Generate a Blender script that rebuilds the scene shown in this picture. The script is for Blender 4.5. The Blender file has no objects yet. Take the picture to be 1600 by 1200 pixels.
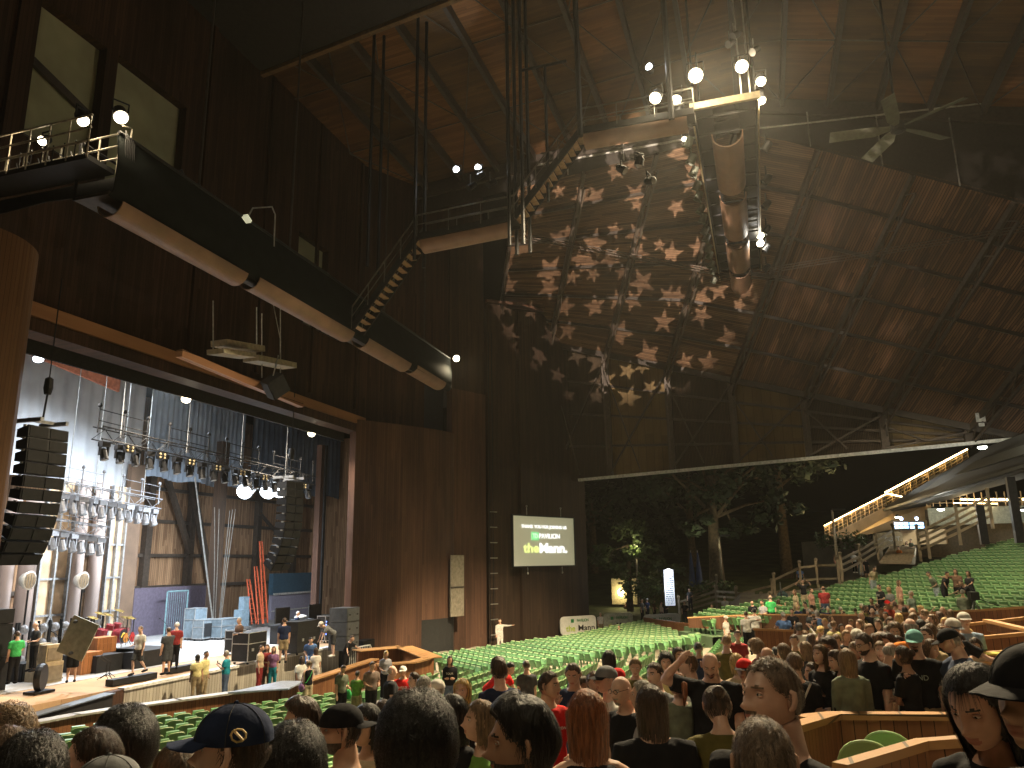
import bpy, math, random
from math import sin, cos, pi, radians, hypot, floor, atan2
from mathutils import Vector, Matrix, noise
random.seed(7)
scene = bpy.context.scene
col = scene.collection
# ------------------------------------------------------------------ camera
H_, P_, RO_, FPX = radians(17.7), radians(13.1), 0.0147, 1202.0
def lc(*t): return Vector([sum(k*v[i] for k, v in t) for i in range(3)])
F0 = (cos(H_), sin(H_), 0); R0 = (sin(H_), -cos(H_), 0); ZU = (0, 0, 1)
CF = lc((cos(P_), F0), (sin(P_), ZU)); U0 = lc((-sin(P_), F0), (cos(P_), ZU))
CR = lc((cos(RO_), R0), (-sin(RO_), U0)); CU = lc((sin(RO_), R0), (cos(RO_), U0))
cam = bpy.data.cameras.new('camera'); cam.sensor_width = 36; cam.lens = 36*FPX/1600
cam.clip_start = 0.05; cam.clip_end = 600
camo = bpy.data.objects.new('camera', cam); col.objects.link(camo)
m = Matrix((CR, CU, -CF)).transposed().to_4x4(); camo.matrix_world = m
scene.camera = camo
# ------------------------------------------------------------------ world: night sky
w = bpy.data.worlds.new('World'); scene.world = w; w.use_nodes = True
nt = w.node_tree; bg = nt.nodes['Background']
sk = nt.nodes.new('ShaderNodeTexSky'); sk.sky_type = 'NISHITA'; sk.sun_disc = False
sk.sun_elevation = radians(-9); sk.sun_rotation = radians(200)
nt.links.new(sk.outputs[0], bg.inputs[0]); bg.inputs[1].default_value = 0.1
# ------------------------------------------------------------------ exposure and sampling
scene.view_settings.view_transform = 'Standard'; scene.view_settings.look = 'None'
scene.view_settings.exposure = 0.0; scene.view_settings.gamma = 1
scene.render.engine = 'CYCLES'
cy = scene.cycles; cy.use_denoising = True; cy.max_bounces = 5; cy.diffuse_bounces = 3; cy.glossy_bounces = 2
cy.transmission_bounces = 2; cy.volume_bounces = 0; cy.sample_clamp_indirect = 3; cy.sample_clamp_direct = 12
cy.use_light_tree = True; cy.caustics_reflective = False; cy.caustics_refractive = False
# ------------------------------------------------------------------ helpers: pixel rays to world points on known planes
def ray(x, y): return lc((1, CF), ((x-800)/FPX, CR), ((600-y)/FPX, CU))
def onp(x, y, a, v): d = ray(x, y); return d*(v/d[a])
def onX(x, y, v): return onp(x, y, 0, v)
def onY(x, y, v): return onp(x, y, 1, v)
def onZ(x, y, v): return onp(x, y, 2, v)
def onD(x, y, D): d = ray(x, y); return d*(D/hypot(d[0], d[1]))
def perp(x, y, D): return ray(x, y)*D           # D = depth along the view axis
def onL(x, y, A, B):                            # vertical plane through plan line A-B
    d = ray(x, y); nx, ny = -(B[1]-A[1]), B[0]-A[0]
    return d*((A[0]*nx+A[1]*ny)/(d[0]*nx+d[1]*ny))
# ------------------------------------------------------------------ materials
MATS = {}
def nmat(name):
    m = bpy.data.materials.new(name); m.use_nodes = True; MATS[name] = m
    return m, m.node_tree, m.node_tree.nodes['Principled BSDF']
def N(nt, t, **k):
    n = nt.nodes.new(t)
    for a, b in k.items():
        if a.startswith('i_'):
            key = a[2:]; n.inputs[int(key) if key.isdigit() else key].default_value = b
        else: setattr(n, a, b)
    return n
def mat(name, c, rough=.6, metal=0, var=.25, scale=6, emit=0, ecol=None, spec=None, bump=0):
    if name in MATS: return MATS[name]
    m, nt, b = nmat(name)
    b.inputs['Roughness'].default_value = rough; b.inputs['Metallic'].default_value = metal
    if spec is not None: b.inputs['Specular IOR Level'].default_value = spec
    tc = N(nt, 'ShaderNodeTexCoord'); no = N(nt, 'ShaderNodeTexNoise'); no.inputs['Scale'].default_value = scale
    no.inputs['Detail'].default_value = 5
    nt.links.new(tc.outputs['Object'], no.inputs['Vector'])
    r = N(nt, 'ShaderNodeValToRGB'); r.color_ramp.elements[0].position = .3; r.color_ramp.elements[1].position = .7
    r.color_ramp.elements[0].color = tuple(x*(1-var) for x in c[:3])+(1,); r.color_ramp.elements[1].color = tuple(min(1, x*(1+var)) for x in c[:3])+(1,)
    nt.links.new(no.outputs[0], r.inputs[0]); nt.links.new(r.outputs[0], b.inputs['Base Color'])
    if bump:
        bp = N(nt, 'ShaderNodeBump'); bp.inputs['Strength'].default_value = bump; bp.inputs['Distance'].default_value = .02
        nt.links.new(no.outputs[0], bp.inputs['Height']); nt.links.new(bp.outputs[0], b.inputs['Normal'])
    if emit:
        b.inputs['Emission Color'].default_value = tuple((ecol or c)[:3])+(1,); b.inputs['Emission Strength'].default_value = emit
    return m
def planks(name, c1, c2, width=.15, rough=.6, gap=.06, grain=1.0, ends=3.0, stain=.5, u='u', gapc=.15):
    """boards along v, side by side along u, from the UV map in metres"""
    if name in MATS: return MATS[name]
    m, nt, b = nmat(name); L = nt.links.new
    b.inputs['Roughness'].default_value = rough; b.inputs['Specular IOR Level'].default_value = .2
    uv = N(nt, 'ShaderNodeUVMap'); uv.uv_map = 'UV'
    sp = N(nt, 'ShaderNodeSeparateXYZ'); L(uv.outputs[0], sp.inputs[0])
    U, V = (sp.outputs[0], sp.outputs[1]) if u == 'u' else (sp.outputs[1], sp.outputs[0])
    def M(op, a, bb=None, c=None):
        n = N(nt, 'ShaderNodeMath', operation=op)
        for i, s in enumerate((a, bb, c)):
            if s is None: continue
            if isinstance(s, (int, float)): n.inputs[i].default_value = s
            else: L(s, n.inputs[i])
        return n.outputs[0]
    k = M('DIVIDE', U, width); cell = M('FLOOR', k); fr = M('FRACT', k)
    wn = N(nt, 'ShaderNodeTexWhiteNoise', noise_dimensions='1D'); L(cell, wn.inputs['W'])
    off = M('MULTIPLY', wn.outputs[0], 7.3); vv = M('DIVIDE', M('ADD', V, off), ends); vc = M('FLOOR', vv)
    cmb = N(nt, 'ShaderNodeCombineXYZ'); L(cell, cmb.inputs[0]); L(vc, cmb.inputs[1])
    wn2 = N(nt, 'ShaderNodeTexWhiteNoise', noise_dimensions='2D'); L(cmb.outputs[0], wn2.inputs['Vector'])
    g = N(nt, 'ShaderNodeCombineXYZ'); L(M('MULTIPLY', U, 14.0), g.inputs[0]); L(M('MULTIPLY', V, .7), g.inputs[1]); L(M('MULTIPLY', wn2.outputs[0], 40), g.inputs[2])
    no = N(nt, 'ShaderNodeTexNoise', i_Scale=1.0, i_Detail=6.0); L(g.outputs[0], no.inputs['Vector'])
    st = N(nt, 'ShaderNodeTexNoise', i_Scale=.22, i_Detail=4.0)
    gs = N(nt, 'ShaderNodeCombineXYZ'); L(M('MULTIPLY', U, 1.6), gs.inputs[0]); L(M('MULTIPLY', V, .5), gs.inputs[1]); L(gs.outputs[0], st.inputs['Vector'])
    f = M('ADD', M('MULTIPLY', wn2.outputs[0], .55), M('MULTIPLY', no.outputs[0], .75*grain)); f = M('SUBTRACT', f, .25*grain)
    mx = N(nt, 'ShaderNodeMix', data_type='RGBA'); L(f, mx.inputs[0]); mx.inputs[6].default_value = (*c1, 1); mx.inputs[7].default_value = (*c2, 1)
    e = M('SUBTRACT', 1, M('MINIMUM', M('MULTIPLY', M('LESS_THAN', fr, gap), 1), 1))
    e2 = M('ADD', M('MULTIPLY', e, 1-gapc), gapc)
    s2 = N(nt, 'ShaderNodeMapRange', i_1=.3, i_2=.7, i_3=1-stain, i_4=1.15); L(st.outputs[0], s2.inputs[0])
    tot = M('MULTIPLY', e2, s2.outputs[0])
    vm = N(nt, 'ShaderNodeVectorMath', operation='SCALE'); L(mx.outputs[2], vm.inputs[0]); L(tot, vm.inputs['Scale'])
    L(vm.outputs[0], b.inputs['Base Color'])
    bp = N(nt, 'ShaderNodeBump'); bp.inputs['Strength'].default_value = .5; bp.inputs['Distance'].default_value = .02
    L(M('ADD', e, M('MULTIPLY', no.outputs[0], .3)), bp.inputs['Height']); L(bp.outputs[0], b.inputs['Normal'])
    return m
def emis(name, c, s):
    if name in MATS: return MATS[name]
    m, nt, b = nmat(name); b.inputs['Base Color'].default_value = (.8, .8, .8, 1)
    b.inputs['Emission Color'].default_value = (*c, 1); b.inputs['Emission Strength'].default_value = s
    return m
M_black = mat('black_metal', (.014, .014, .015), .5, .2, spec=.25)
M_steel = mat('painted_steel', (.045, .036, .03), .5, .2)
M_grey = mat('grey_metal', (.28, .28, .28), .4, .6)
M_cool = None
M_white = mat('white_metal', (.65, .65, .62), .4)
M_pipe = mat('galvanised_pipe', (.42, .42, .4), .35, .8)
M_dark = planks('dark_stained_boards', (.028, .015, .010), (.075, .038, .023), .14, .7, ends=3.6, stain=.55)
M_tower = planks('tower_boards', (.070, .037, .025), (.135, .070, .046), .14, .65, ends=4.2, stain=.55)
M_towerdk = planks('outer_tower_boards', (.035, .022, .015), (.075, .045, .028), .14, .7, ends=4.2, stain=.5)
M_column = planks('column_boards', (.085, .043, .019), (.125, .066, .03), .12, .85, ends=5, stain=.25)
M_beam = planks('beam_wood', (.26, .12, .06), (.36, .19, .1), .5, .6, ends=5, stain=.3, u='v')
M_roll = mat('reflector_roll', (.19, .11, .068), .5, 0, .15, 1.5)
M_ceil = planks('ceiling_boards', (.10, .045, .018), (.22, .108, .045), .2, .7, ends=2.4, stain=.6, u='u', gapc=.5)
M_ceildk = planks('ceiling_boards_dark', (.055, .031, .014), (.11, .062, .027), .2, .7, ends=2.4, stain=.6, u='u', gapc=.5)
M_roofS = planks('roof_planks', (.04, .02, .012), (.29, .155, .088), .13, .7, ends=3.1, stain=.6, gap=.25, gapc=.1)
M_roofT = planks('roof_planks_across', (.05, .026, .014), (.26, .155, .09), .13, .7, ends=3.1, stain=.55, u='v', gap=.2, gapc=.15)
M_fasL = planks('fascia_panels', (.12, .08, .036), (.22, .155, .072), .6, .7, ends=2, stain=.6, gap=.03)
M_fasD = planks('louvre_panels', (.045, .03, .018), (.09, .06, .035), .1, .7, ends=2, stain=.4, gap=.3)
M_wallw = planks('partition_boards', (.15, .06, .026), (.27, .125, .055), .13, .5, ends=9, stain=.25, gap=.07)
M_rail = planks('rail_cap_wood', (.34, .18, .075), (.44, .25, .11), .4, .35, ends=3, stain=.2, u='v')
M_front = planks('whitewashed_boards', (.34, .31, .26), (.62, .58, .5), .16, .7, ends=9, stain=.45, gap=.08)
M_stage = planks('stage_boards', (.44, .27, .15), (.58, .38, .22), 1.2, .35, ends=2.4, stain=.3, gap=.01)
M_conc = mat('concrete', (.20, .17, .13), .8, 0, .3, 1.2, bump=.3)
M_back = planks('backstage_slats', (.18, .095, .05), (.58, .36, .20), .16, .7, ends=2.6, stain=.5, gap=.12)
# ------------------------------------------------------------------ mesh builder
class MB:
    def __init__(s): s.v = []; s.f = []; s.m = []; s.uv = {}; s.mi = 0
    def add(s, vs, fs, uvs=None):
        b = len(s.v); s.v += [tuple(x) for x in vs]
        for i, f in enumerate(fs):
            if uvs: s.uv[len(s.f)] = uvs[i]
            s.f.append(tuple(b+j for j in f)); s.m.append(s.mi)
        return s
    def box(s, c, d, R=None):
        c = Vector(c); x, y, z = d[0]/2, d[1]/2, d[2]/2
        vs = [Vector((i*x, j*y, k*z)) for i in (-1, 1) for j in (-1, 1) for k in (-1, 1)]
        if R is not None: vs = [R @ v for v in vs]
        return s.add([c+v for v in vs], [(0, 1, 3, 2), (4, 6, 7, 5), (0, 4, 5, 1), (2, 3, 7, 6), (0, 2, 6, 4), (1, 5, 7, 3)])
    def bx(s, x0, x1, y0, y1, z0, z1): return s.box(((x0+x1)/2, (y0+y1)/2, (z0+z1)/2), (abs(x1-x0), abs(y1-y0), abs(z1-z0)))
    def beam(s, p, q, wd, ht, up=(0, 0, 1)):
        p, q = Vector(p), Vector(q); d = (q-p); L = d.length
        if L < 1e-6: return s
        d.normalize(); up = Vector(up)
        if abs(d.dot(up)) > .99: up = Vector((1, 0, 0))
        r = d.cross(up).normalized(); u = r.cross(d)
        R = Matrix((r, d, u)).transposed()
        return s.box((p+q)/2, (wd, L, ht), R)
    def tube(s, path, r, n=8, caps=True, rs=None):
        pts = [Vector(p) for p in path]; b = []; prev = None; vs = []; fs = []
        for i, p in enumerate(pts):
            d = (pts[min(i+1, len(pts)-1)]-pts[max(i-1, 0)])
            d = d.normalized() if d.length > 1e-9 else Vector((0, 0, 1))
            if prev is None:
                a = Vector((0, 0, 1)) if abs(d.z) < .9 else Vector((1, 0, 0))
                x = d.cross(a).normalized()
            else: x = (prev - d*prev.dot(d)).normalized()
            prev = x; y = d.cross(x); rr = rs[i] if rs else r
            if not isinstance(rr, (tuple, list)): rr = (rr, rr)
            vs += [p + x*cos(2*pi*k/n)*rr[0] + y*sin(2*pi*k/n)*rr[1] for k in range(n)]
        for i in range(len(pts)-1):
            for k in range(n):
                k2 = (k+1) % n; fs.append((i*n+k, i*n+k2, (i+1)*n+k2, (i+1)*n+k))
        if caps: fs.append(tuple(reversed(range(n)))); fs.append(tuple((len(pts)-1)*n+k for k in range(n)))
        return s.add(vs, fs)
    def cyl(s, p, q, r, n=10, r2=None): return s.tube([p, q], r, n, True, [r, r if r2 is None else r2])
    def lathe(s, prof, c=(0, 0, 0), n=16, axis=None, cap=True):
        c = Vector(c); ax = Vector(axis).normalized() if axis else Vector((0, 0, 1))
        a = Vector((0, 0, 1)) if abs(ax.z) < .9 else Vector((1, 0, 0)); x = ax.cross(a).normalized(); y = ax.cross(x)
        vs = [c + ax*h + (x*cos(2*pi*k/n)+y*sin(2*pi*k/n))*r for (r, h) in prof for k in range(n)]; fs = []
        for i in range(len(prof)-1):
            for k in range(n): k2 = (k+1) % n; fs.append((i*n+k, i*n+k2, (i+1)*n+k2, (i+1)*n+k))
        if cap: fs.append(tuple(reversed(range(n)))); fs.append(tuple((len(prof)-1)*n+k for k in range(n)))
        return s.add(vs, fs)
    def sphere(s, c, r, n=12, sq=(1, 1, 1)):
        c = Vector(c); m_ = max(4, n//2); vs = [c+Vector((0, 0, -r*sq[2]))]; fs = []
        for i in range(1, m_):
            t = pi*i/m_
            vs += [c+Vector((r*sin(t)*cos(2*pi*k/n)*sq[0], r*sin(t)*sin(2*pi*k/n)*sq[1], -r*cos(t)*sq[2])) for k in range(n)]
        vs.append(c+Vector((0, 0, r*sq[2])))
        for k in range(n):
            k2 = (k+1) % n; fs.append((0, 1+k2, 1+k)); fs.append((len(vs)-1, 1+(m_-2)*n+k, 1+(m_-2)*n+k2))
            for i in range(m_-2): fs.append((1+i*n+k, 1+i*n+k2, 1+(i+1)*n+k2, 1+(i+1)*n+k))
        return s.add(vs, fs)
    def prism(s, pts, d):
        """closed outline pts (3D, planar) extruded by vector d"""
        pts = [Vector(p) for p in pts]; d = Vector(d); n = len(pts)
        return s.add(pts+[p+d for p in pts], [tuple(reversed(range(n))), tuple(range(n, 2*n))]+[(i, (i+1) % n, n+(i+1) % n, n+i) for i in range(n)])
    def wall(s, A, B, z0, z1, th=.2, z1b=None, z0b=None):
        """vertical wall from plan point A to B; thickness away from the camera"""
        A = Vector((A[0], A[1], 0)); B = Vector((B[0], B[1], 0)); d = (B-A).normalized(); n = Vector((d.y, -d.x, 0))
        if n.dot((A+B)/2) < 0: n = -n
        z1b = z1 if z1b is None else z1b; z0b = z0 if z0b is None else z0b
        o = [A+Vector((0, 0, z0)), B+Vector((0, 0, z0b)), B+Vector((0, 0, z1b)), A+Vector((0, 0, z1))]
        return s.prism(o, n*th)
    def build(s, name, mats, parent=None, smooth=False, local=False):
        me = bpy.data.meshes.new(name); me.from_pydata(s.v, [], s.f)
        if not isinstance(mats, (list, tuple)): mats = [mats]
        for mm in mats: me.materials.append(mm)
        if len(mats) > 1: me.polygons.foreach_set('material_index', s.m)
        uvl = me.uv_layers.new(name='UV'); vs = s.v
        data = [0.0]*(2*len(me.loops))
        for p in me.polygons:
            u = s.uv.get(p.index)
            n = p.normal; hz = abs(n.z) > .75
            if not hz and u is None:
                tx, ty = -n.y, n.x; l = hypot(tx, ty) or 1; tx /= l; ty /= l
                if tx < 0 or (abs(tx) < 1e-3 and ty < 0): tx, ty = -tx, -ty
            for j, li in enumerate(p.loop_indices):
                if u: a, b_ = u[j]
                else:
                    x, y, z = vs[me.loops[li].vertex_index]
                    a, b_ = (x, y) if hz else (x*tx+y*ty, z)
                data[2*li] = a; data[2*li+1] = b_
        uvl.data.foreach_set('uv', data)
        if smooth: me.polygons.foreach_set('use_smooth', [True]*len(me.polygons))
        me.validate()
        o = bpy.data.objects.new(name, me); col.objects.link(o)
        if parent is not None:
            o.parent = parent
            if not local:
                b = parent
                off = Vector((0, 0, 0))
                while b is not None: off += Vector(b.location); b = b.parent
                o.location = -off
        return o
def tag(o, label=None, cat=None, group=None, kind=None):
    if label: o['label'] = label
    if cat: o['category'] = cat
    if group: o['group'] = group
    if kind: o['kind'] = kind
    return o
def thing(name, label, cat, loc=(0, 0, 0), group=None, rz=0):
    o = bpy.data.objects.new(name, None); o.empty_display_size = .3; col.objects.link(o)
    o.location = loc; o.rotation_euler = (0, 0, rz); return tag(o, label, cat, group)
def copy_tree(o, parent=None, mats=None):
    c = o.copy(); col.objects.link(c); c.parent = parent
    for ch in o.children: copy_tree(ch, c)
    return c
def struct(o): o['kind'] = 'structure'; return o
def lamp(name, kind, loc, energy, color, aim=None, size=.3, cone=60, blend=.5, parent=None):
    l = bpy.data.lights.new(name, kind); l.energy = energy; l.color = color
    if kind == 'SPOT': l.spot_size = radians(cone); l.spot_blend = blend; l.shadow_soft_size = size
    elif kind == 'POINT': l.shadow_soft_size = size
    elif kind == 'AREA': l.size = size
    o = bpy.data.objects.new(name, l); col.objects.link(o); o.location = loc
    if aim is not None: o.rotation_euler = (Vector(aim)-Vector(loc)).to_track_quat('-Z', 'Y').to_euler()
    if parent is not None:
        o.parent = parent; o.location = Vector(loc)-Vector(parent.location)
    return o
def ordinal(i):
    return ['first','second','third','fourth','fifth','sixth','seventh','eighth','ninth','tenth','eleventh','twelfth','thirteenth','fourteenth','fifteenth','sixteenth','seventeenth','eighteenth','nineteenth','twentieth'][i] if i < 20 else ['twenty', 'thirty', 'forty', 'fifty', 'sixty'][(i-19)//10]+' '+ordinal((i-20) % 10 if i >= 20 else i)
def zf(x, y):
    """height of the raked seating floor at a plan point"""
    r = hypot(x-27, y-23)
    T = [(0, -5.2), (16, -5.1), (22, -4.8), (27, -4.0), (29, -3.3), (31, -2.9), (33.4, -2.5), (35, -2.1), (42, -1.9), (47, -.9), (55, .7), (65, 3), (90, 5), (200, 6)]
    if x > 25: T = [(0, -5.2), (16, -5.1), (22, -4.8), (27, -4.15), (35, -3.0), (42, -1.9), (47, -.9), (55, .7), (65, 3), (90, 5), (200, 6)]
    for (a, za), (b, zb) in zip(T, T[1:]):
        if r <= b:
            z = za+(zb-za)*(r-a)/(b-a); k = max(0, min(1, (x-40)/7))*max(0, min(1, (y-2)/3)); return z+(-5.1-z)*k
    return 6
# ================================================================== ground, seating floor, stage
YP = 22.5
g = MB()
step = 12; lo, hi = -190, 290
gx = list(range(lo, hi, step)); gy = list(range(-230, 250, step))
def gz(x, y):
    return -5.55 + max(0, (x-62))*.10 + max(0, -y-18)*.05 if x > 30 else -5.55
vs = [(x, y, min(14, gz(x, y))) for x in gx for y in gy]; n_ = len(gy)
g.add(vs, [(i*n_+j, (i+1)*n_+j, (i+1)*n_+j+1, i*n_+j+1) for i in range(len(gx)-1) for j in range(n_-1)])
M_lawn = mat('lawn', (.05, .062, .02), .9, 0, .5, .5, bump=.5)
struct(g.build('ground', M_lawn, smooth=True))
s = MB(); xs = [i*1.0-6 for i in range(75)]; ys = [25-j*1.0 for j in range(56)]; n_ = len(ys)
vs = [(x, y, zf(x, y)) for x in xs for y in ys]
def inside(i, j):
    x, y = xs[i]+.5, ys[j]-.5
    return not (y > 21.2 - max(0, x-39)*.43) and x < 62-(13-y)*.2
s.add(vs, [(i*n_+j, i*n_+j+1, (i+1)*n_+j+1, (i+1)*n_+j) for i in range(len(xs)-1) for j in range(n_-1) if inside(i, j)])
struct(s.build('seating_floor', M_conc))
# stage floor
s = MB().bx(8, 60, 21.7, 24.6, -4.3, -4.02)
struct(s.build('stage_apron', M_stage))
s = MB().bx(8, 62, 24.6, 40, -4.3, -4.0)
struct(s.build('stage_floor', mat('stage_paint', (.30, .29, .28), .45, 0, .2, .8)))
# whitewashed stage front
t = thing('apron_boarding', 'whitewashed vertical board front of the stage above the orchestra pit', 'stage front', (28, 21.6, -5.2))
MB().bx(22.8, 37.2, 21.5, 21.65, -5.25, -4.1).build('board_face', M_front, t)
MB().bx(22.7, 37.3, 21.42, 21.72, -4.1, -4.0).build('edge_cap', M_white, t)
# black wing platform ramps left
t = thing('stage_wing_ramp', 'black draped ramp platform at the left end of the stage front', 'ramp', (19, 21, -5.2))
MB().prism([(16.5, 21.3, -5.3), (22.1, 21.3, -5.3), (22.1, 21.3, -4.12), (19.2, 21.3, -4.3), (16.5, 21.3, -4.62)], (0, 2.4, 0)).build('platform', mat('black_drape', (.012, .012, .014), .85, 0, .3, 9), t)
MB().prism([(16.5, 21.2, -4.6), (19.2, 21.2, -4.28), (22.1, 21.2, -4.1), (22.1, 21.2, -4.06), (19.2, 21.2, -4.24), (16.5, 21.2, -4.56)], (0, 2.5, 0)).build('deck', mat('blue_grey_deck', (.10, .12, .15), .45, 0, .2), t)
MB().bx(22.1, 22.75, 21.45, 21.9, -5.25, -4.05).build('end_post', M_tower, t)
# ================================================================== proscenium wall with openings
zt = 25.3
def pros_piece(b, x0, x1, z0, z1): b.bx(x0, x1, YP, YP+.4, z0, z1)
t = thing('proscenium_wall', 'tall dark stained board wall above the stage opening with square openings', 'wall', (28, YP, 8.1))
b = MB()
ops = [(17.1, 19.95, 14.2, 19.5), (20.5, 24.3, 14.2, 19.6), (33.2, 36.2, 15.2, 17.6), (33.8, 37.4, 12.6, 14.2)]
xs_ = sorted({5, 44.2} | {o[0] for o in ops} | {o[1] for o in ops})
for a, c in zip(xs_, xs_[1:]):
    mid = (a+c)/2; cuts = sorted([(o[2], o[3]) for o in ops if o[0] <= mid <= o[1]]); z = 8.1
    for (z0, z1) in cuts: pros_piece(b, a, c, z, z0); z = z1
    pros_piece(b, a, c, z, zt)
b.build('board_wall', M_dark, t)
M_pale = mat('pale_panel', (.36, .36, .24), .8, 0, .2, .6)
for i, (x0, x1, z0, z1) in enumerate(ops):
    b = MB(); b.bx(x0-.1, x1+.1, YP+.402, YP+.5, z0-.1, z1+.1)
    b.build('recess_panel', M_pale if i != 3 else M_pale, t)
    b = MB()
    b.bx(x0, x1, YP+.05, YP+.25, z0-.06, z0+.1)
    if i == 0: b.beam((x0, YP+.3, z1-2.25), (x1, YP+.3, z1-3.0), .15, .3)
    if i >= 2:
        for k in range(5): b.bx(x0+(x1-x0)*k/4-.03, x0+(x1-x0)*k/4+.03, YP-.1, YP, z0, z0+1.0)
        b.bx(x0, x1, YP-.1, YP, z0+1.0, z0+1.06)
    b.build('sill_rail' , M_steel, t)
b = MB()
for x in (12, 16.4, 25.6, 30.2, 34.9, 39.7): b.bx(x-.12, x+.12, YP-.14, YP-.003, 9, zt)
b.build('wall_batten', M_dark, t)
MB().bx(14, 40.15, YP-.55, YP-.003, 8.02, 8.5).build('header_beam', M_beam, t)
MB().bx(14, 40.0, YP-.5, YP+.38, 7.55, 8.0).build('header_soffit', M_dark, t)
MB().bx(14, 40.2, YP+.9, YP+1.0, 7.2, 8.1).build('teaser_curtain', MATS['black_drape'], t)
# left round column
c0 = onD(-118, 600, 20.4)
t = thing('round_column', 'massive round column clad in pale orange boards at the left edge', 'column', (c0[0], c0[1], -5))
b = MB(); n = 40; r = 1.75; zb, ztp = -5.2, 7.2
vs = []; fs = []; uvs = []
for k in range(n):
    a = 2*pi*k/n
    for z in (zb, ztp): vs.append((c0[0]+cos(a)*r, c0[1]+sin(a)*r, z))
for k in range(n):
    k2 = (k+1) % n; fs.append((2*k, 2*k2, 2*k2+1, 2*k+1)); u0, u1 = r*2*pi*k/n, r*2*pi*(k+1)/n
    uvs.append([(u0, zb), (u1, zb), (u1, ztp), (u0, ztp)])
b.add(vs, fs, uvs); b.add([vs[2*k+1] for k in range(n)], [tuple(range(n))])
b.build('column_shaft', M_column, t, smooth=False)
# wall left of the opening, behind the column
t = thing('side_wall', 'dark board wall beside the round column under the lighting bridge', 'wall', (14, 23, -4))
MB().bx(5, 16.6, YP-.02, YP+.4, -4.0, 8.0).build('board_wall', M_dark, t)
# ================================================================== right towers
TA, TB = (39.8, 22.3), (58.6, 13.5)
def tl(x, y): return onL(x, y, TA, TB)
tdir = (Vector((TB[0], TB[1], 0))-Vector((TA[0], TA[1], 0))).normalized(); tn = Vector((-tdir.y, tdir.x, 0))
if tn.dot(Vector((1, 0, 0))) > 0: pass
tfront = Vector((tdir.y, -tdir.x, 0))
if tfront.y > 0: tfront = -tfront
def curved(b, pts, z0, z1):
    """upright curved cladding through plan points, as a thin closed shell with running board coordinates"""
    n = len(pts); u = 0; us = [0]
    for a, c in zip(pts, pts[1:]): u += (Vector(c)-Vector(a)).length; us.append(u)
    vs = []
    for p in pts: vs += [(p[0], p[1], z0), (p[0], p[1], z1)]
    b.add(vs, [(2*i, 2*i+2, 2*i+3, 2*i+1) for i in range(n-1)], [[(us[i], z0), (us[i+1], z0), (us[i+1], z1), (us[i], z1)] for i in range(n-1)])
def offs(p, d): return Vector((p[0], p[1], 0))+tfront*d
# rounded lower drum
t = thing('wooden_drum_wall', 'curved board drum wall beside the right edge of the stage', 'wall', (42, 20.5, -5))
pL = tl(541, 850); pM = tl(655, 850); pR = tl(706, 850)
ztop = tl(620, 668)[2]
arc = [offs(pL, .0), offs(pL, .6)]
for k in range(1, 8): arc.append(offs(pL+(pM-pL)*k/8, .6+.5*sin(k/8*pi*.5)))
L_ = (pR-pM).length
for k in range(7):
    a = k/6*pi/2; arc.append(offs(pM+(pR-pM)*sin(a), 1.1*cos(a)))
b = MB(); nz = tl(640, 968)[2]
i0 = 8
curved(b, arc[:i0+1], -5.3, ztop); curved(b, arc[i0:], nz, ztop)
b.add([(p[0], p[1], ztop) for p in arc], [tuple(range(len(arc)))])
b.build('drum_cladding', M_tower, t)
b = MB(); curved(b, arc[i0:], -5.3, nz); b.build('doorway_recess', mat('doorway_black', (.01, .01, .01), .8), t)
a0 = arc[-3]; 
q0, q1 = tl(687, 868), tl(705, 962)
def tower_panel(name, lab, x0, x1, ztp, m, off=0, z0=-5.3, th=.5, ztp2=None, par=None):
    A, B = offs(tl(x0, 900), off), offs(tl(x1, 900), off)
    b = MB().wall(A, B, z0, ztp, th, ztp2)
    return b.build(name, m, par)
t2 = thing('tower_wall', 'tall brown board tower wall between the drum and the ladder slot', 'wall', (47, 18.5, -5))
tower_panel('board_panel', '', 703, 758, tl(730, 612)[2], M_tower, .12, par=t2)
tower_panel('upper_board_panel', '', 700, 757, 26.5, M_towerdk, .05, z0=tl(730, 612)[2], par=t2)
b = MB()
A, B = offs(tl(684, 900), 1.22), offs(tl(706, 900), 1.12)
b.wall(A, B, tl(695, 962)[2], tl(695, 868)[2], .1); b.build('pale_vent_panel', mat('vent_grey', (.17, .15, .115), .8), t2)
b = MB(); z_ = tl(695, 917)[2]; b.wall(A+tfront*.05, B+tfront*.05, z_-.04, z_+.04, .1); b.build('vent_bar', M_steel, t2)
t3 = thing('upper_stage_wall', 'dark upper wall between the stage opening and the tower', 'wall', (42, 21, 8))
tower_panel('board_panel', '', 541, 662, 25.6, M_dark, -.15, z0=ztop-.4, par=t3)
tower_panel('board_panel', '', 662, 702, 25.6, M_dark, -.1, z0=tl(680, 596)[2], par=t3)
b = MB().wall(offs(tl(655, 900), -.9), offs(tl(706, 900), -.9), ztop-.4, tl(680, 590)[2], .1); b.build('dark_opening', mat('blue_black', (.006, .009, .02), .6), t3)
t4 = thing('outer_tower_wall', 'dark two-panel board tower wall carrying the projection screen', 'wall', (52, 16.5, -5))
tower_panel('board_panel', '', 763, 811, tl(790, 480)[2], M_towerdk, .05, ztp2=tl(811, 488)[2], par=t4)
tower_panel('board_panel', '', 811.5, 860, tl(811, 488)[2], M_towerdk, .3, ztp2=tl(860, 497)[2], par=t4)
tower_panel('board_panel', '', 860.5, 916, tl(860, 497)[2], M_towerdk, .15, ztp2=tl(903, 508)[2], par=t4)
b = MB()
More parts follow.
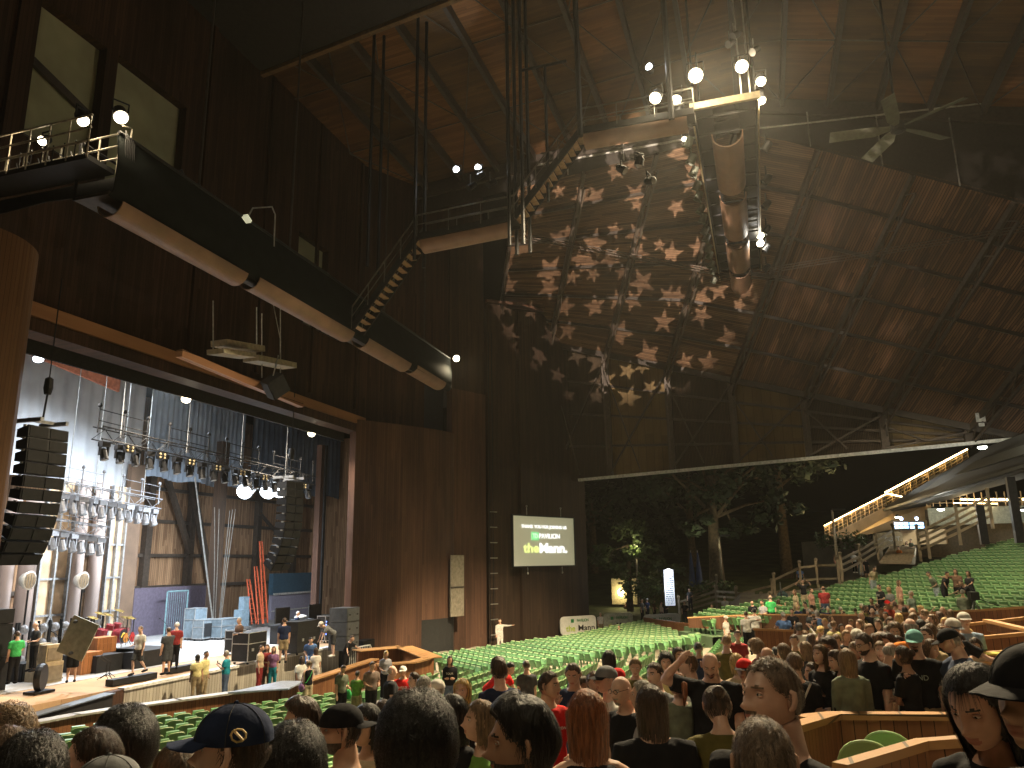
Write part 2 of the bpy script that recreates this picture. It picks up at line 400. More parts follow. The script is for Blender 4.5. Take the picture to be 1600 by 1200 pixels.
for (xa, ya, xb, yb) in ((753, 472, 811, 478), (811, 478, 905, 508)): b.beam(offs(tl(xa, ya), .4)+Vector((0, 0, tl(xa, ya)[2])), offs(tl(xb, yb), .4)+Vector((0, 0, tl(xb, yb)[2])), .2, .2)
b.build('top_rail', M_tower, t4)
A, B = offs(tl(757, 900), -.4), offs(tl(765, 900), -.4)
MB().wall(A, B, -5.2, 24, .1).build('ladder_slot', MATS['doorway_black'], t4)
t5 = thing('wall_ladder', 'vertical service ladder with white rungs in the tower slot', 'ladder', tuple(tl(763, 1000)))
b = MB(); r_ = MB()
for x in (760.5, 766): a = tl(x, 1000); b.tube([offs(a, .35)+Vector((0, 0, -5)), offs(a, .35)+Vector((0, 0, 16))], .03, 6)
b.build('side_rails', M_black, t5)
for k in range(9):
    z = tl(762, 800+k*24)[2]; a, c = offs(tl(760, 900), .35), offs(tl(771, 900), .38); MB().tube([a+Vector((0, 0, z)), c+Vector((0, 0, z))], .035, 6).build('rung', M_pipe, t5)
# ================================================================== ceiling
XB = 44.0
def zc(Y): return 27.1-.09*(Y+1.5) if Y > -1.5 else 27.1+.26*(Y+1.5)
t = thing('pavilion_ceiling', 'high brown boarded ceiling over the seats with long parallel beams', 'ceiling', (20, 0, 27))
t['kind'] = 'structure'; del t['category']
by = [22.4-2.55*k for k in range(0, 21)]
for pi_, mm in ((0, M_ceil), (1, M_ceildk)):
    b = MB()
    for k in range(len(by)-1):
        if k % 2 != pi_: continue
        y0, y1 = by[k], by[k+1]
        cuts = [y0, y1] if not (y1 < -1.5 < y0) else [y0, -1.5, y1]
        for a, c in zip(cuts, cuts[1:]):
            x0 = 3
            b.add([(x0, a, zc(a)), (XB, a, zc(a)), (XB, c, zc(c)), (x0, c, zc(c))], [(0, 1, 2, 3)], [[(x0, a), (XB, a), (XB, c), (x0, c)]])
            b.add([(x0, a, zc(a)+.3), (XB, a, zc(a)+.3), (XB, c, zc(c)+.3), (x0, c, zc(c)+.3)], [(3, 2, 1, 0)])
    b.build('ceiling_boards', mm, t)
for k in range(1, len(by)-1):
    y = by[k]; b = MB().beam((3, y, zc(y)-.28), (XB, y, zc(y)-.28), .22, .55); b.build('ceiling_beam', M_steel, t)
b = MB(); rods = MB()
for i, x in enumerate((20, 26, 32, 38)):
    for y0, y1 in zip(by, by[1:]):
        rods.tube([(x, y0, zc(y0)-.15), (x+.0, y1, zc(y1)-.15)], .04, 5)
        if (i+int(y0)) % 2: rods.tube([(x, y0, zc(y0)-.2), (x+6, y1, zc(y1)-.2)], .035, 5)
        else: rods.tube([(x+6, y0, zc(y0)-.2), (x, y1, zc(y1)-.2)], .035, 5)
rods.build('cross_bracing', M_steel, t)
# dark fly space at upper left
b = MB(); e0 = onZ(400, 118, 24.6); e1 = onZ(720, -8, 24.6)
b.prism([(3, 22.4, 24.6), (e0[0], e0[1], 24.6), (e1[0], e1[1], 24.6), (e1[0]-8, 1, 24.6), (3, 1, 24.6)], (0, 0, .5))
b.build('black_soffit', mat('soffit_black', (.012, .010, .009), .9), t)
b = MB().beam((e0[0], e0[1], 24.75), (e1[0], e1[1], 24.75), .25, .7); b.build('soffit_edge', mat('soffit_edge_wood', (.12, .07, .03), .7), t)
# ================================================================== stepped lower roof, star lit
def zU(Y): return 25.3-.09*(Y+1) if Y > -1 else 25.3+.52*(Y+1)
def Kp(Y): return Vector((53.2+(Y+13)*.15, Y, 7.6+(Y+13)*.335))
def Ep(Y): return Vector((53.2+(Y+13)*.15, Y, 6.15+(12-Y)*.028))
def Up(Y): return Vector((XB, Y, zU(Y)))
b = MB()
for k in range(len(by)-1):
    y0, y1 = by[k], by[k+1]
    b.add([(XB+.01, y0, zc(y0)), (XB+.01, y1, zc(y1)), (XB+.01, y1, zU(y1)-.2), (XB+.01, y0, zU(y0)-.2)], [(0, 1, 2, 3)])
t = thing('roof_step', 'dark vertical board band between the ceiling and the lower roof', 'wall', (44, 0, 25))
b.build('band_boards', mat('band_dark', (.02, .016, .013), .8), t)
b = MB().beam((XB-.1, 22.3, zc(22.3)-.5), (XB-.1, -1.5, zc(-1.5)-.5), .3, .9); b.beam((XB-.1, -1.5, zc(-1.5)-.5), (XB-.1, -28, zc(-28)-.5), .3, .9); b.build('edge_girder', M_steel, t)
b = MB()
for k in range(11):
    y = 10-k*3.6; b.tube([(XB-.3, y, zc(y)-.9), (XB-.3, y, zU(y)-.3)], .04, 5)
b.tube([(XB-.4, 12, 25.0), (XB-.4, 0, 25.0)], .07, 6); b.tube([(XB-.4, 0, 25.0), (XB-.4, -24, 23.3)], .05, 6)
b.build('service_pipe', M_pipe, t)
troof = thing('lower_roof', 'sloping slatted wood roof over the side seats on open steel trusses', 'roof', (50, 0, 14))
RY = [19.8, 15.2, 10.6, 5.9, 1.4, -3.3, -7.9, -12.5, -17.1, -21.7, -26.3, -30.9]
SH = 6.2
def rp(Yb, s, off=0):
    """point on the roof sheet; Yb foot position, s 0 top to 1 foot"""
    a, c = Up(Yb-SH), Kp(Yb)
    return a+(c-a)*s+Vector((0, 0, -off))
NSEG = 6
for kind, mm in (('across', M_roofT), ('down', M_roofS)):
    b = MB()
    for i in range(len(RY)-1):
        Ya, Yb_ = RY[i], RY[i+1]
        if (kind == 'across') != (Yb_ > .5): continue
        L1 = (rp(Ya, 1)-rp(Ya, 0)).length
        for k in range(NSEG):
            s0, s1 = k/NSEG, (k+1)/NSEG
            q = [rp(Ya, s0), rp(Yb_, s0), rp(Yb_, s1), rp(Ya, s1)]
            wu = abs(Ya-Yb_); u0 = -Ya
            uvq = [(u0, s0*L1), (u0+wu, s0*L1), (u0+wu, s1*L1), (u0, s1*L1)]
            b.add(q, [(3, 2, 1, 0)], [list(reversed(uvq))])
            b.add([p+Vector((.1, 0, .25)) for p in q], [(0, 1, 2, 3)], [uvq])
    b.build('roof_slats', mm, troof)
b = MB()
for i in range(len(RY)-1):
    for k in range(1, NSEG):
        b.beam(rp(RY[i], k/NSEG, .12), rp(RY[i+1], k/NSEG, .12), .14, .2)
b.build('purlins', M_steel, troof)
M_truss = mat('truss_steel', (.06, .045, .034), .5, .2)
for Y in RY:
    b = MB(); dpt = 1.1
    b.beam(rp(Y, 0, .25), rp(Y, 1, .25), .22, .3); b.beam(rp(Y, 0, dpt+.25), rp(Y, 1, dpt+.1), .12, .15)
    nn = 14
    for k in range(nn):
        b.beam(rp(Y, k/nn, .3 if k % 2 else dpt+.2), rp(Y, (k+1)/nn, dpt+.2 if k % 2 else .3), .06, .06)
    b.build('rafter_truss', M_truss, troof)
# cable bundle / bracing run below the roof
b = MB()
for dz in (0, .16, .32):
    b.beam(onX(738, 358, 46)+Vector((0, 0, dz)), onX(1115, 428, 49)+Vector((0, 0, dz)), .07, .07)
    b.beam(onX(1115, 428, 49)+Vector((0, 0, dz)), onX(1352, 452, 50)+Vector((0, 0, dz)), .07, .07)
    b.beam(onX(1115, 440, 49)+Vector((0, 0, dz)), onX(1605, 360, 44.5)+Vector((0, 0, dz)), .05, .05)
b.build('cable_tray', M_truss, troof)
# side fascia below the roof
t = thing('side_fascia', 'tall boarded side panels with steel braces above the white gutter', 'wall', (56, 0, 8))
for i in range(len(RY)-1):
    Ya, Yb_ = RY[i], RY[i+1]
    if Ya < -13: continue
    A, B = Kp(Ya), Kp(Yb_); Ea, Eb = Ep(Ya), Ep(Yb_)
    if B.z < Eb.z+.1: B = Vector((Eb.x, Eb.y, Eb.z+.1))
    b = MB(); o = Vector((.5, 0, 0))
    fr = [Ea+o, Eb+o, B+o, A+o]
    u = lambda p: (p.y, p.z)
    b.add(fr, [(0, 1, 2, 3)], [[u(p) for p in fr]]); b.add([p+Vector((.2, 0, 0)) for p in fr], [(3, 2, 1, 0)])
    b.build('panel', M_fasL if i % 2 == 0 else M_fasD, t)
b = MB()
for i in range(1, len(RY)-3):
    Y = RY[i]; b.beam(Kp(Y)+Vector((.3, 0, 0)), Ep(Y)+Vector((.3, 0, 0)), .5, .45, up=(0, 1, 0))
    Y2 = RY[i+1]; hN = Kp(Y).z-Ep(Y).z
    for f in (.25, .5, .75):
        pa = Ep(Y)+Vector((.4, 0, hN*f)); h2 = Kp(Y2).z-Ep(Y2).z
        if h2 > .3: b.beam(pa, Ep(Y2)+Vector((.4, 0, h2*f)), .12, .16)
    if h2 > .5:
        b.beam(Ep(Y)+Vector((0, 0, .1)), Kp(Y2)+Vector((0, 0, -.3)), .12, .12)
        b.beam(Kp(Y)+Vector((-.6, 0, -1.2)), Ep((Y+Y2)/2)+Vector((-.2, 0, .3)), .1, .1)
        b.beam(Kp(Y)+Vector((-1.2, 0, -.8)), Ep(Y)+Vector((-.8, 0, .8)), .1, .1)
b.build('steel_bracing', M_truss, t)
b = MB(); b.beam(Kp(16)+Vector((-.1, 0, 0)), Kp(-17)+Vector((-.1, 0, 0)), .3, .4); b.build('eaves_girder', M_steel, t)
b = MB(); b.beam(Ep(13)+Vector((-.2, 0, -.1)), Ep(-19)+Vector((-.2, 0, -.1)), .25, .2); b.build('gutter', M_white, t)
# rear dark roof wedge
t = thing('rear_roof_beam', 'broad dark sloping roof edge at the right above the outdoor stair', 'roof', (58, -25, 6))
a = onD(1640, 640, 50); c = onD(1372, 800, 80)
b = MB()
p0, p1, p2, p3 = onD(1660, 655, 48), onD(1545, 697, 56), onD(1372, 798, 82), onD(1660, 720, 50)
b.prism([p0, p1, p2, onD(1390, 800, 81), p3], (1.5, -2.5, .3)); b.build('roof_edge', mat('wedge_dark', (.007, .007, .006), .7), t)
b = MB().beam(onD(1455, 750, 69), onD(1640, 690, 49), .25, .5); b.beam(onD(1375, 799, 81), onD(1640, 716, 51), .2, .2); b.build('edge_beam', mat('wedge_grey', (.025, .025, .02), .6), t)
# ================================================================== lighting bridges
M_net = mat('dark_scrim', (.010, .012, .012), .95, 0, .15, 2, spec=.05)
M_lens = emis('warm_lens', (1.0, .86, .58), 60)
M_lensc = emis('cool_lens', (.80, .90, 1.0), 60)
M_lensw = emis('white_lens', (.9, .95, 1.0), 40)
def shell(b, p, q, r, a0, a1, th=.04, n=14):
    """part-round sheet (a roll open on top) along p-q, angles measured from straight down"""
    p, q = Vector(p), Vector(q); d = (q-p).normalized(); up = Vector((0, 0, 1)); sd = d.cross(up).normalized(); up = sd.cross(d)
    vs = []
    for k in range(n+1):
        a = radians(a0+(a1-a0)*k/n); o = sd*sin(a)-up*cos(a)
        for rr in (r, r-th): vs += [p+o*rr, q+o*rr]
    fs = []
    for k in range(n):
        i, j = 4*k, 4*k+4
        fs += [(i, i+1, j+1, j), (i+2, j+2, j+3, i+3), (i, j, j+2, i+2), (i+1, i+3, j+3, j+1)]
    fs += [(0, 2, 3, 1), (4*n, 4*n+1, 4*n+3, 4*n+2)]
    return b.add(vs, fs)
bridge = thing('lighting_bridge', 'long lighting bridge wrapped in dark scrim crossing in front of the stage', 'bridge', (28, 17, 10))
BY = 17.0
b = MB()
n = 24; x0, x1 = 15.8, 41.2
vs = []
for k in range(n+1):
    x = x0+(x1-x0)*k/n
    for (dy, z) in ((0, 12.4), (-.12, 11.5), (-.08, 10.6), (.1, 10.45)): vs.append((x, BY+dy, z-.02*(x-x0)))
b.add(vs, [(4*k+j, 4*k+4+j, 4*k+5+j, 4*k+1+j) for k in range(n) for j in range(3)])
b.add([(v[0], v[1]+.06, v[2]) for v in vs], [(4*k+1+j, 4*k+5+j, 4*k+4+j, 4*k+j) for k in range(n) for j in range(3)])
b.build('scrim_face', M_net, bridge, smooth=True)
b = MB(); b.bx(x0, x1, BY+.1, BY+1.4, 10.5, 10.6); b.build('deck', M_steel, bridge)
b = MB(); b.tube([(x0, BY, 12.45), (x1, BY, 11.95)], .06, 6); b.tube([(x0, BY+1.4, 12.4), (x1, BY+1.4, 11.9)], .04, 6)
for k in range(14): b.beam((x0+k*1.93, BY+1.4, 10.5), (x0+k*1.93, BY+1.4, 12.4), .06, .06)
b.build('railing', M_black, bridge)
for (xa, xb) in ((16.1, 21.9), (22.6, 29.6), (31.0, 35.6), (36.4, 40.3)):
    b = MB(); shell(b, (xa, BY+.35, 10.45), (xb, BY+.35, 10.35), .5, -80, 80); b.build('reflector_roll', M_roll, bridge, smooth=False)
# yoke heads standing on the bridge behind the scrim
for k in range(5):
    b = MB(); x = 19.2+k*.85; b.lathe([(.1, -.3), (.2, -.2), (.22, .15), (.24, .2)], (x, BY+.9, 12.9-.08*k), 12, (.5, -1, .2)); b.cyl((x, BY+.9, 12.2), (x, BY+.9, 12.9-.12*k), .05, 6)
    b.build('spotlight_head', M_black, bridge)
# left cradle
crad = thing('lamp_cradle', 'railed platform with dangling cables at the left end of the bridge', 'platform', (15.6, 19, 11))
b = MB(); b.bx(14.9, 15.9, 17.1, 22.3, 11.15, 11.3); b.prism([(15.95, 17.1, 11.1), (15.95, 22.3, 11.1), (15.95, 22.3, 10.6), (15.95, 19.7, 10.75), (15.95, 17.1, 10.6)], (.04, 0, 0)); b.build('skirt_deck', M_black, crad)
b = MB()
for z in (11.7, 12.1, 12.5):
    b.tube([(15.95, 17.05, z), (15.95, 22.3, z)], .03, 6); b.tube([(14.9, 17.05, z), (14.9, 22.3, z)], .03, 6)
for k in range(8):
    for x in (15.95, 14.9): b.tube([(x, 17.1+k*.74, 11.2), (x, 17.1+k*.74, 12.5)], .025, 6)
b.tube([(15.95, 17.05, 12.75), (16.3, 17.05, 12.85), (16.3, 17.05, 12.0)], .03, 6)
b.build('railing', mat('lit_rail', (.45, .40, .32), .4, .3), crad)
b = MB()
for k in range(6):
    x = 16.0+k*.07; b.tube([(x, 16.95, 12.6-.05*k), (x+.05, 16.93, 11.6), (x+.12, 16.95, 10.6+.05*k)], .02, 5)
for k in range(10): 
    y = 17.6+k*.42; b.tube([(15.3, y, 12.1), (15.5, y+.25, 11.5+.15*(k % 3)), (15.6, y+.5, 12.0)], .02, 5)
b.build('cables', M_black, crad)
# link catwalk with stairs
link = thing('stair_catwalk', 'stepped steel catwalk climbing from the bridge to the high roof catwalk', 'catwalk', (29.3, 9, 14))
LX = 29.3
LP = [(16.6, 10.2), (13.5, 14.1), (9.0, 14.3), (6.0, 17.8), (1.3, 17.75)]
b = MB()
for (a, za), (c, zc_) in zip(LP, LP[1:]):
    for x in (LX-.45, LX+.45): b.beam((x, a, za), (x, c, zc_), .08, .28)
b.build('stringers', M_black, link)
b = MB()
for (a, za), (c, zc_) in zip(LP, LP[1:]):
    for x in (LX-.48, LX+.48):
        b.tube([(x, a, za+1.0), (x, c, zc_+1.0)], .035, 6)
        b.tube([(x, a, za+.55), (x, c, zc_+.55)], .02, 6)
        nn = max(2, int(hypot(a-c, za-zc_)/1.2))
        for k in range(nn+1): b.tube([(x, a+(c-a)*k/nn, za+(zc_-za)*k/nn), (x, a+(c-a)*k/nn, za+(zc_-za)*k/nn+1)], .02, 5)
b.build('handrails', mat('rail_grey', (.12, .115, .10), .4, .5), link)
b = MB()
for i in (0, 2):
    (a, za), (c, zc_) = LP[i], LP[i+1]; nn = 14
    for k in range(nn):
        f = (k+.5)/nn; MB().box((LX, a+(c-a)*f, za+(zc_-za)*f-.02), (.82, .26, .05)).build('tread', mat('tread_wood', (.30, .19, .11), .7), link)
b = MB()
for i in (1, 3):
    (a, za), (c, zc_) = LP[i], LP[i+1]; b.beam((LX, a, za), (LX, c, zc_), .85, .06)
b.build('walk_deck', M_black, link)
for i in (1, 3):
    (a, za), (c, zc_) = LP[i], LP[i+1]
    b = MB(); shell(b, (LX, a-.1, za-.15), (LX, c+.3, zc_-.15), .48, -85, 85); b.build('reflector_roll', M_roll, link)
# high catwalk away from us
cat = thing('high_catwalk', 'high roof catwalk seen from below with tubular reflectors and a pale end beam', 'catwalk', (40, 0, 18))
b = MB()
for y in (-1.15, 1.35):
    b.beam((29.6, y, 18.35), (51, y, 18.35), .1, .22)
    for z in (18.9, 19.4): b.tube([(29.6, y, z), (51, y, z)], .03, 6)
b.build('side_beams', M_black, cat)
b = MB()
for k in range(15): b.beam((30.5+k*1.42, -1.15, 18.32), (30.5+k*1.42, 1.35, 18.32), .06, .1)
b.bx(29.7, 51, -1.1, -.45, 18.42, 18.46); b.bx(29.7, 51, .6, 1.3, 18.42, 18.46)
b.build('deck_frames', M_black, cat)
b = MB()
for y in (-1.22, 1.42): b.tube([(29.7, y, 18.2), (51, y, 18.2)], .035, 6)
b.build('bright_edge_pipe', mat('brass_rail', (.42, .33, .18), .3, .6), cat)
b = MB().beam((29.55, -1.3, 18.35), (29.55, 1.5, 18.35), .14, .3); b.build('end_beam', mat('pale_end_beam', (.5, .42, .28), .5), cat)
for (xa, xb) in ((31.2, 36.0), (37.2, 41.8), (43.0, 47.0), (47.8, 51.5)):
    b = MB(); shell(b, (xa, .1, 17.85), (xb, .1, 17.85), .66, -95, 95, .05, 18); b.build('reflector_roll', M_roll, cat)
for k, y in enumerate((1.75, -1.5)):
    for j in range(14 if k == 0 else 6):
        b = MB(); x = 31.5+j*1.35 if k == 0 else 33+j*3; c_ = Vector((x, y, 17.85-.1*(j % 2))); d_ = Vector((.3-.2*(j % 3), 1 if k else .5, -1.2+.3*(j % 2))).normalized()
        b.lathe([(.09, -.3), (.17, -.24), (.19, .12), (.22, .2), (.17, .2), (.15, .1)], c_, 12, d_); b.cyl((x, y, 18), (x, y, 18.5), .04, 6)
        b.build('spotlight_head', M_black if k else mat('worn_heads', (.09, .1, .075), .5), cat)
# hangers
def hanger(pts, r, m=None, lab='slender black steel hanger rod dropping from the roof'):
    t = MB()
    for p, q in pts: t.cyl(p, q, r, 6)
    return t.build('hanger_rods', m or M_black, hang)
hang = thing('catwalk_hangers', 'black steel hanger columns carrying the catwalks from the ceiling', 'hangers', (29, 8, 20))
def vert(x, y0, y1, D, r, m=None):
    a = onD(x, y1, D); return (tuple(a), (a[0], a[1], onD(x, y0, D)[2]))
for y in (15.9, 13.6, 9.2, 8.6): hanger([((LX-.5, y, 13.0), (LX-.5, y, zc(y))), ((LX+.5, y, 13.0), (LX+.5, y, zc(y)))], .085)
for y in (6.0, 2.2): hanger([((LX-.5, y, 17.5), (LX-.5, y, zc(y)))], .12)
for x in (31.5, 38, 45): hanger([((x if x < 44 else 43.5, y, 18.3), (x if x < 44 else 43.5, y, zc(y))) for y in (-1.2, 1.4)], .05)
hanger([((LX, 7.6, 15), (LX, 7.6, 21.6)), ((LX, 6.6, 21.6), (LX, 8.7, 21.6))], .07)
for x in (20, 25.5, 34, 39): hanger([((x, BY+.7, 10.6), (x, BY+.7, zc(BY)))], .045, M_steel)
hanger([((30.0, -.6, 18.5), (30.0, -.6, 27)), ((30.1, -.95, 18.5), (30.1, -.95, 27))], .035, M_pipe)
# ---------------------------------------------------------------- luminaires
lampn = [0]
WARM = (1.0, .80, .50)
def flood(name, label, cat, p, aim, r, lens, energy, color, cone=100, group=None, spot=True, blend=.6, up=None, spill=0):
    """yoked can floodlight: body, lens, yoke, plus its own lamp"""
    p = Vector(p); aim = Vector(aim); d0 = (aim-p).normalized(); d = (d0*.5-p.normalized()*.5).normalized()
    t = thing(name, label, cat, tuple(p), group)
    b = MB(); b.lathe([(r*.55, -r*2.2), (r*.9, -r*1.8), (r*1.05, -r*.3), (r*1.12, 0), (r*1.0, .0)], (0, 0, 0), 14, d)
    b.build('can_body', M_black, t, local=True)
    b = MB(); b.lathe([(r*.98, -.02*r), (r*.9, .35*r), (r*.6, .6*r), (.01, .75*r)], (0, 0, 0), 14, d, cap=False); b.build('lens', lens, t, True, local=True)
    b = MB(); sd = d.cross(Vector((0, 0, 1))).normalized()
    hu = (up or .0)
    top = Vector((0, 0, r*1.9))
    b.tube([sd*r*1.15-d*r, sd*r*1.15-d*r+top, -sd*r*1.15-d*r+top, -sd*r*1.15-d*r], .03, 5); b.build('yoke', M_black, t, local=True)
    if energy:
        lamp('lamp', 'SPOT', tuple(p+d*r*.8+d*.05), energy, color, tuple(p+d0*5), r*.8, cone, blend, t)
        if spill: lamp('lamp_spill', 'POINT', tuple(p+d*r+d*.12), spill, color, None, r, parent=t)
    return t
CW = [  # pixel x,y, Xworld, radius, energy, aim
 ('largest glowing warm floodlight above the left end of the pale catwalk beam', 1087, 118, 28.6, .29, 58000, (8, 0, -2)),
 ('warm floodlight above the right end of the pale catwalk beam', 1159, 104, 29.6, .26, 52000, (10, -3, -2)),
 ('warm floodlight at the left of the catwalk cluster, by the handrail', 1024, 153, 28.45, .24, 58000.0, (24, 15, -5)),
 ('warm floodlight between the handrail lamp and the catwalk corner', 1057, 155, 29.8, .21, 110000, (38, 9, -5)),
 ('small warm floodlight directly below the catwalk corner', 1061, 179, 30.2, .19, 110000, (42, 9, -5)),
 ('smallest warm floodlight lowest on the catwalk corner', 1070, 217, 31.5, .13, 9000, (46, 12, -4)),
 ('upper of the two warm floodlights outside the right catwalk rail', 1189, 127, 29.8, .2, 26000, (30, -3, -3)),
 ('lower of the two warm floodlights outside the right catwalk rail', 1189, 157, 30.4, .2, 26000, (51, -9, -4)),
 ('pair-top white spotlight far along the right catwalk rail', 1188, 368, 44.5, .22, 1500, (50, -8, 0)),
 ('pair-bottom white spotlight far along the right catwalk rail', 1188, 380, 44.7, .22, 1500, (45, -10, -2)),
]
for lab, x, y, X, r, e, aim in CW:
    flood('floodlight', lab, 'floodlight', onX(x, y, X), aim, r, M_lens if e > 1000 else M_lensw, e, WARM if e > 2000 else (1, .95, .85), (48 if aim[0] > 35 else (74 if e > 50000 and aim[0] < 20 else 68 if aim[0] == 24 else 46 if aim[0] == 60 else 95)) if e > 2000 else 60, 'floodlights on the high catwalk', spill=420 if e > 50000 and aim[0] < 20 else (300 if x == 1189 else (110 if x == 1188 else 0)))
for lab, x, y, X, r, e, aim in [
 ('warm floodlight on the cradle railing, left of the brightest one', 130, 189, 15.7,  .17, 450, (30, 14, -5)),
 ('brightest warm floodlight at the corner of bridge and cradle', 189, 183, 15.8, .2, 420, (20, 13, -5)),
 ('warm floodlight low inside the railed cradle', 66, 220, 15.4, .14, 300, (14, 21.5, 11.2)),
 ('warm floodlight on the far right tip of the scrim wrapped bridge', 713, 560, 41.3, .2, 3000, (34, 9, -5))]:
    flood('floodlight', lab, 'floodlight', onX(x, y, X), aim, r, M_lens, e, WARM, 120, 'floodlights on the lighting bridge')
# moving heads throwing narrow beams upward
for lab, x, y, X, r, aim in [
 ('left of two small white spotlights glaring above the flat catwalk', 713, 265, 29.4, .15, (22, 15.5, 25)),
 ('right of two small white spotlights glaring above the flat catwalk', 747, 262, 29.4, .15, (29.3, 12.4, 26)),
 ('small white spotlight with a rising beam left of the catwalk floodlights', 1014, 105, 29.3, .15, (27, 5.5, 27))]:
    p = onX(x, y, X); flood('beam_spotlight', lab, 'spotlight', p, aim, r, M_lensw, 900, (.8, .9, 1), 24, 'narrow beam spotlights', blend=.4)
    b = MB().sphere(tuple(p-Vector((.12, .03, .02))), .11, 10); b.build('lens', M_lensw, scene.objects[-1] if False else [o for o in scene.objects if o.name.startswith('beam_spotlight')][-1])
# spot fixtures hanging around the flat catwalk
for i, (x, y) in enumerate([(735, 292), (748, 276), (766, 288), (1140, 68), (1147, 56), (1178, 80)]):
    p = onX(x, y, 29.2); t = thing('stage_spotlight', ['black spotlight below the left glaring spotlight', 'black spotlight under the right glaring spotlight', 'black spotlight nearest the catwalk bend', 'lower black spotlight on the rod above the catwalk floodlights', 'upper black spotlight on the rod above the catwalk floodlights', 'black spotlight beside the pale hanger rods'][i], 'spotlight', tuple(p), 'unlit spotlights over the catwalks')
    b = MB(); d = Vector((-.5, .6, -.6)).normalized(); b.lathe([(.08, -.35), (.13, -.3), (.15, .1), (.17, .12)], (0, 0, 0), 10, d); b.build('can_body', M_black, t, local=True)
    b = MB(); b.tube([(0, 0, 0), (0, 0, .6)], .025, 5); b.build('clamp', M_pipe, t, local=True)
# star gobo projector: a pattern wheel inside the lamp breaks its beam into stars
def gobo(p, aim, energy, cone, cells, label, rot=0, color=(1, .80, .64), thr=.35):
    t = flood('pattern_projector', label, 'projector', p, aim, .14, mat('projector_glass', (.3, .3, .3), .1), 0, color)
    o = lamp('star_lamp', 'SPOT', tuple(Vector(p)+(Vector(aim)-Vector(p)).normalized()*.4), energy, color, aim, .05, cone, .3, t)
    l = o.data; l.use_nodes = True; nt = l.node_tree; L = nt.links.new
    em = nt.nodes['Emission']
    tc = N(nt, 'ShaderNodeTexCoord'); sp = N(nt, 'ShaderNodeSeparateXYZ'); L(tc.outputs['Normal'], sp.inputs[0])
    def Mx(op, a, bb=None):
        n = N(nt, 'ShaderNodeMath', operation=op)
        for i, s in enumerate((a, bb)):
            if s is None: continue
            if isinstance(s, (int, float)): n.inputs[i].default_value = s
            else: L(s, n.inputs[i])
        return n.outputs[0]
    u = Mx('DIVIDE', sp.outputs[0], sp.outputs[2]); v = Mx('DIVIDE', sp.outputs[1], sp.outputs[2])
    cb = N(nt, 'ShaderNodeCombineXYZ'); L(Mx('MULTIPLY', u, cells), cb.inputs[0]); L(Mx('MULTIPLY', v, cells), cb.inputs[1])
    vo = N(nt, 'ShaderNodeTexVoronoi', voronoi_dimensions='2D', i_Scale=1.0, i_Randomness=.75); L(cb.outputs[0], vo.inputs['Vector'])
    df = N(nt, 'ShaderNodeVectorMath', operation='SUBTRACT'); L(cb.outputs[0], df.inputs[0]); L(vo.outputs['Position'], df.inputs[1])
    s2 = N(nt, 'ShaderNodeSeparateXYZ'); L(df.outputs[0], s2.inputs[0])
    ang = Mx('ARCTAN2', s2.outputs[1], s2.outputs[0]); sc = N(nt, 'ShaderNodeSeparateColor'); L(vo.outputs['Color'], sc.inputs[0])
    ang = Mx('ADD', ang, Mx('MULTIPLY', sc.outputs[0], 6.28)); ln = N(nt, 'ShaderNodeVectorMath', operation='LENGTH'); L(df.outputs[0], ln.inputs[0])
    k = 2*pi/5; fa = Mx('ABSOLUTE', Mx('SUBTRACT', Mx('MODULO', Mx('ADD', ang, 31.4159265), k), k/2))
    # star edge: interpolate tip and notch radii in straight lines
    rad = Mx('DIVIDE', .17, Mx('ADD', Mx('MULTIPLY', Mx('SINE', Mx('SUBTRACT', fa, -.0)), -.0), Mx('COSINE', Mx('SUBTRACT', Mx('SUBTRACT', k/2, fa), -.63))))
    rad = Mx('MULTIPLY', rad, Mx('ADD', Mx('MULTIPLY', sc.outputs[1], 1.0), .75))
    rad = Mx('MULTIPLY', rad, Mx('MULTIPLY', Mx('GREATER_THAN', sc.outputs[2], .28), .8))
    e = Mx('LESS_THAN', ln.outputs['Value'], rad)
    L(Mx('MULTIPLY', e, 1.0), em.inputs['Strength'])
    return t
gobo(onD(1000, 300, 24)+Vector((0, 0, 1)), onX(975, 385, 49), 70000, 42, 19, 'small black pattern projector throwing stars onto the lower roof')
gobo(onD(1000, 300, 24)+Vector((.5, -.4, .6)), onX(1600, 225, 44), 8000, 16, 20, 'second black pattern projector throwing a few stars at the far roof band')
gobo(onD(1000, 300, 24)+Vector((-.5, .4, .6)), onX(1290, 440, 50), 7000, 26, 19, 'third black pattern projector scattering faint stars over the right roof')
# ceiling fans
M_blade = mat('fan_blade', (.10, .105, .08), .7)
def fan(p, r, lab, nb=5, rot=0):
    p = Vector(p); t = thing('ceiling_fan', lab, 'ceiling fan', tuple(p), 'large ceiling fans')
    b = MB(); b.lathe([(.18, -.2), (.3, -.15), (.3, .2), (.1, .3)], (0, 0, 0), 14); b.tube([(0, 0, .2), (0, 0, zc(p.y)-p.z)], .05, 6); b.build('motor_hub', M_black, t, local=True)
    for k in range(nb):
        a = rot+2*pi*k/nb; d = Vector((cos(a), sin(a), 0)); s_ = Vector((-sin(a), cos(a), .35))
        b = MB(); b.prism([d*.3-s_*.1, d*.9-s_*.3, d*r-s_*.26, d*r+s_*.26, d*.9+s_*.2, d*.3+s_*.1], (0, 0, .03)); b.build('blade', M_blade, t, local=True)
fan(onX(1403, 200, 33), 2.7, 'large five-bladed ceiling fan below the dark roof band at the right', 5, .35)
fan(onX(650, -45, 26), 2.4, 'ceiling fan cut off by the top edge above the stair catwalk', 5, 1.2)

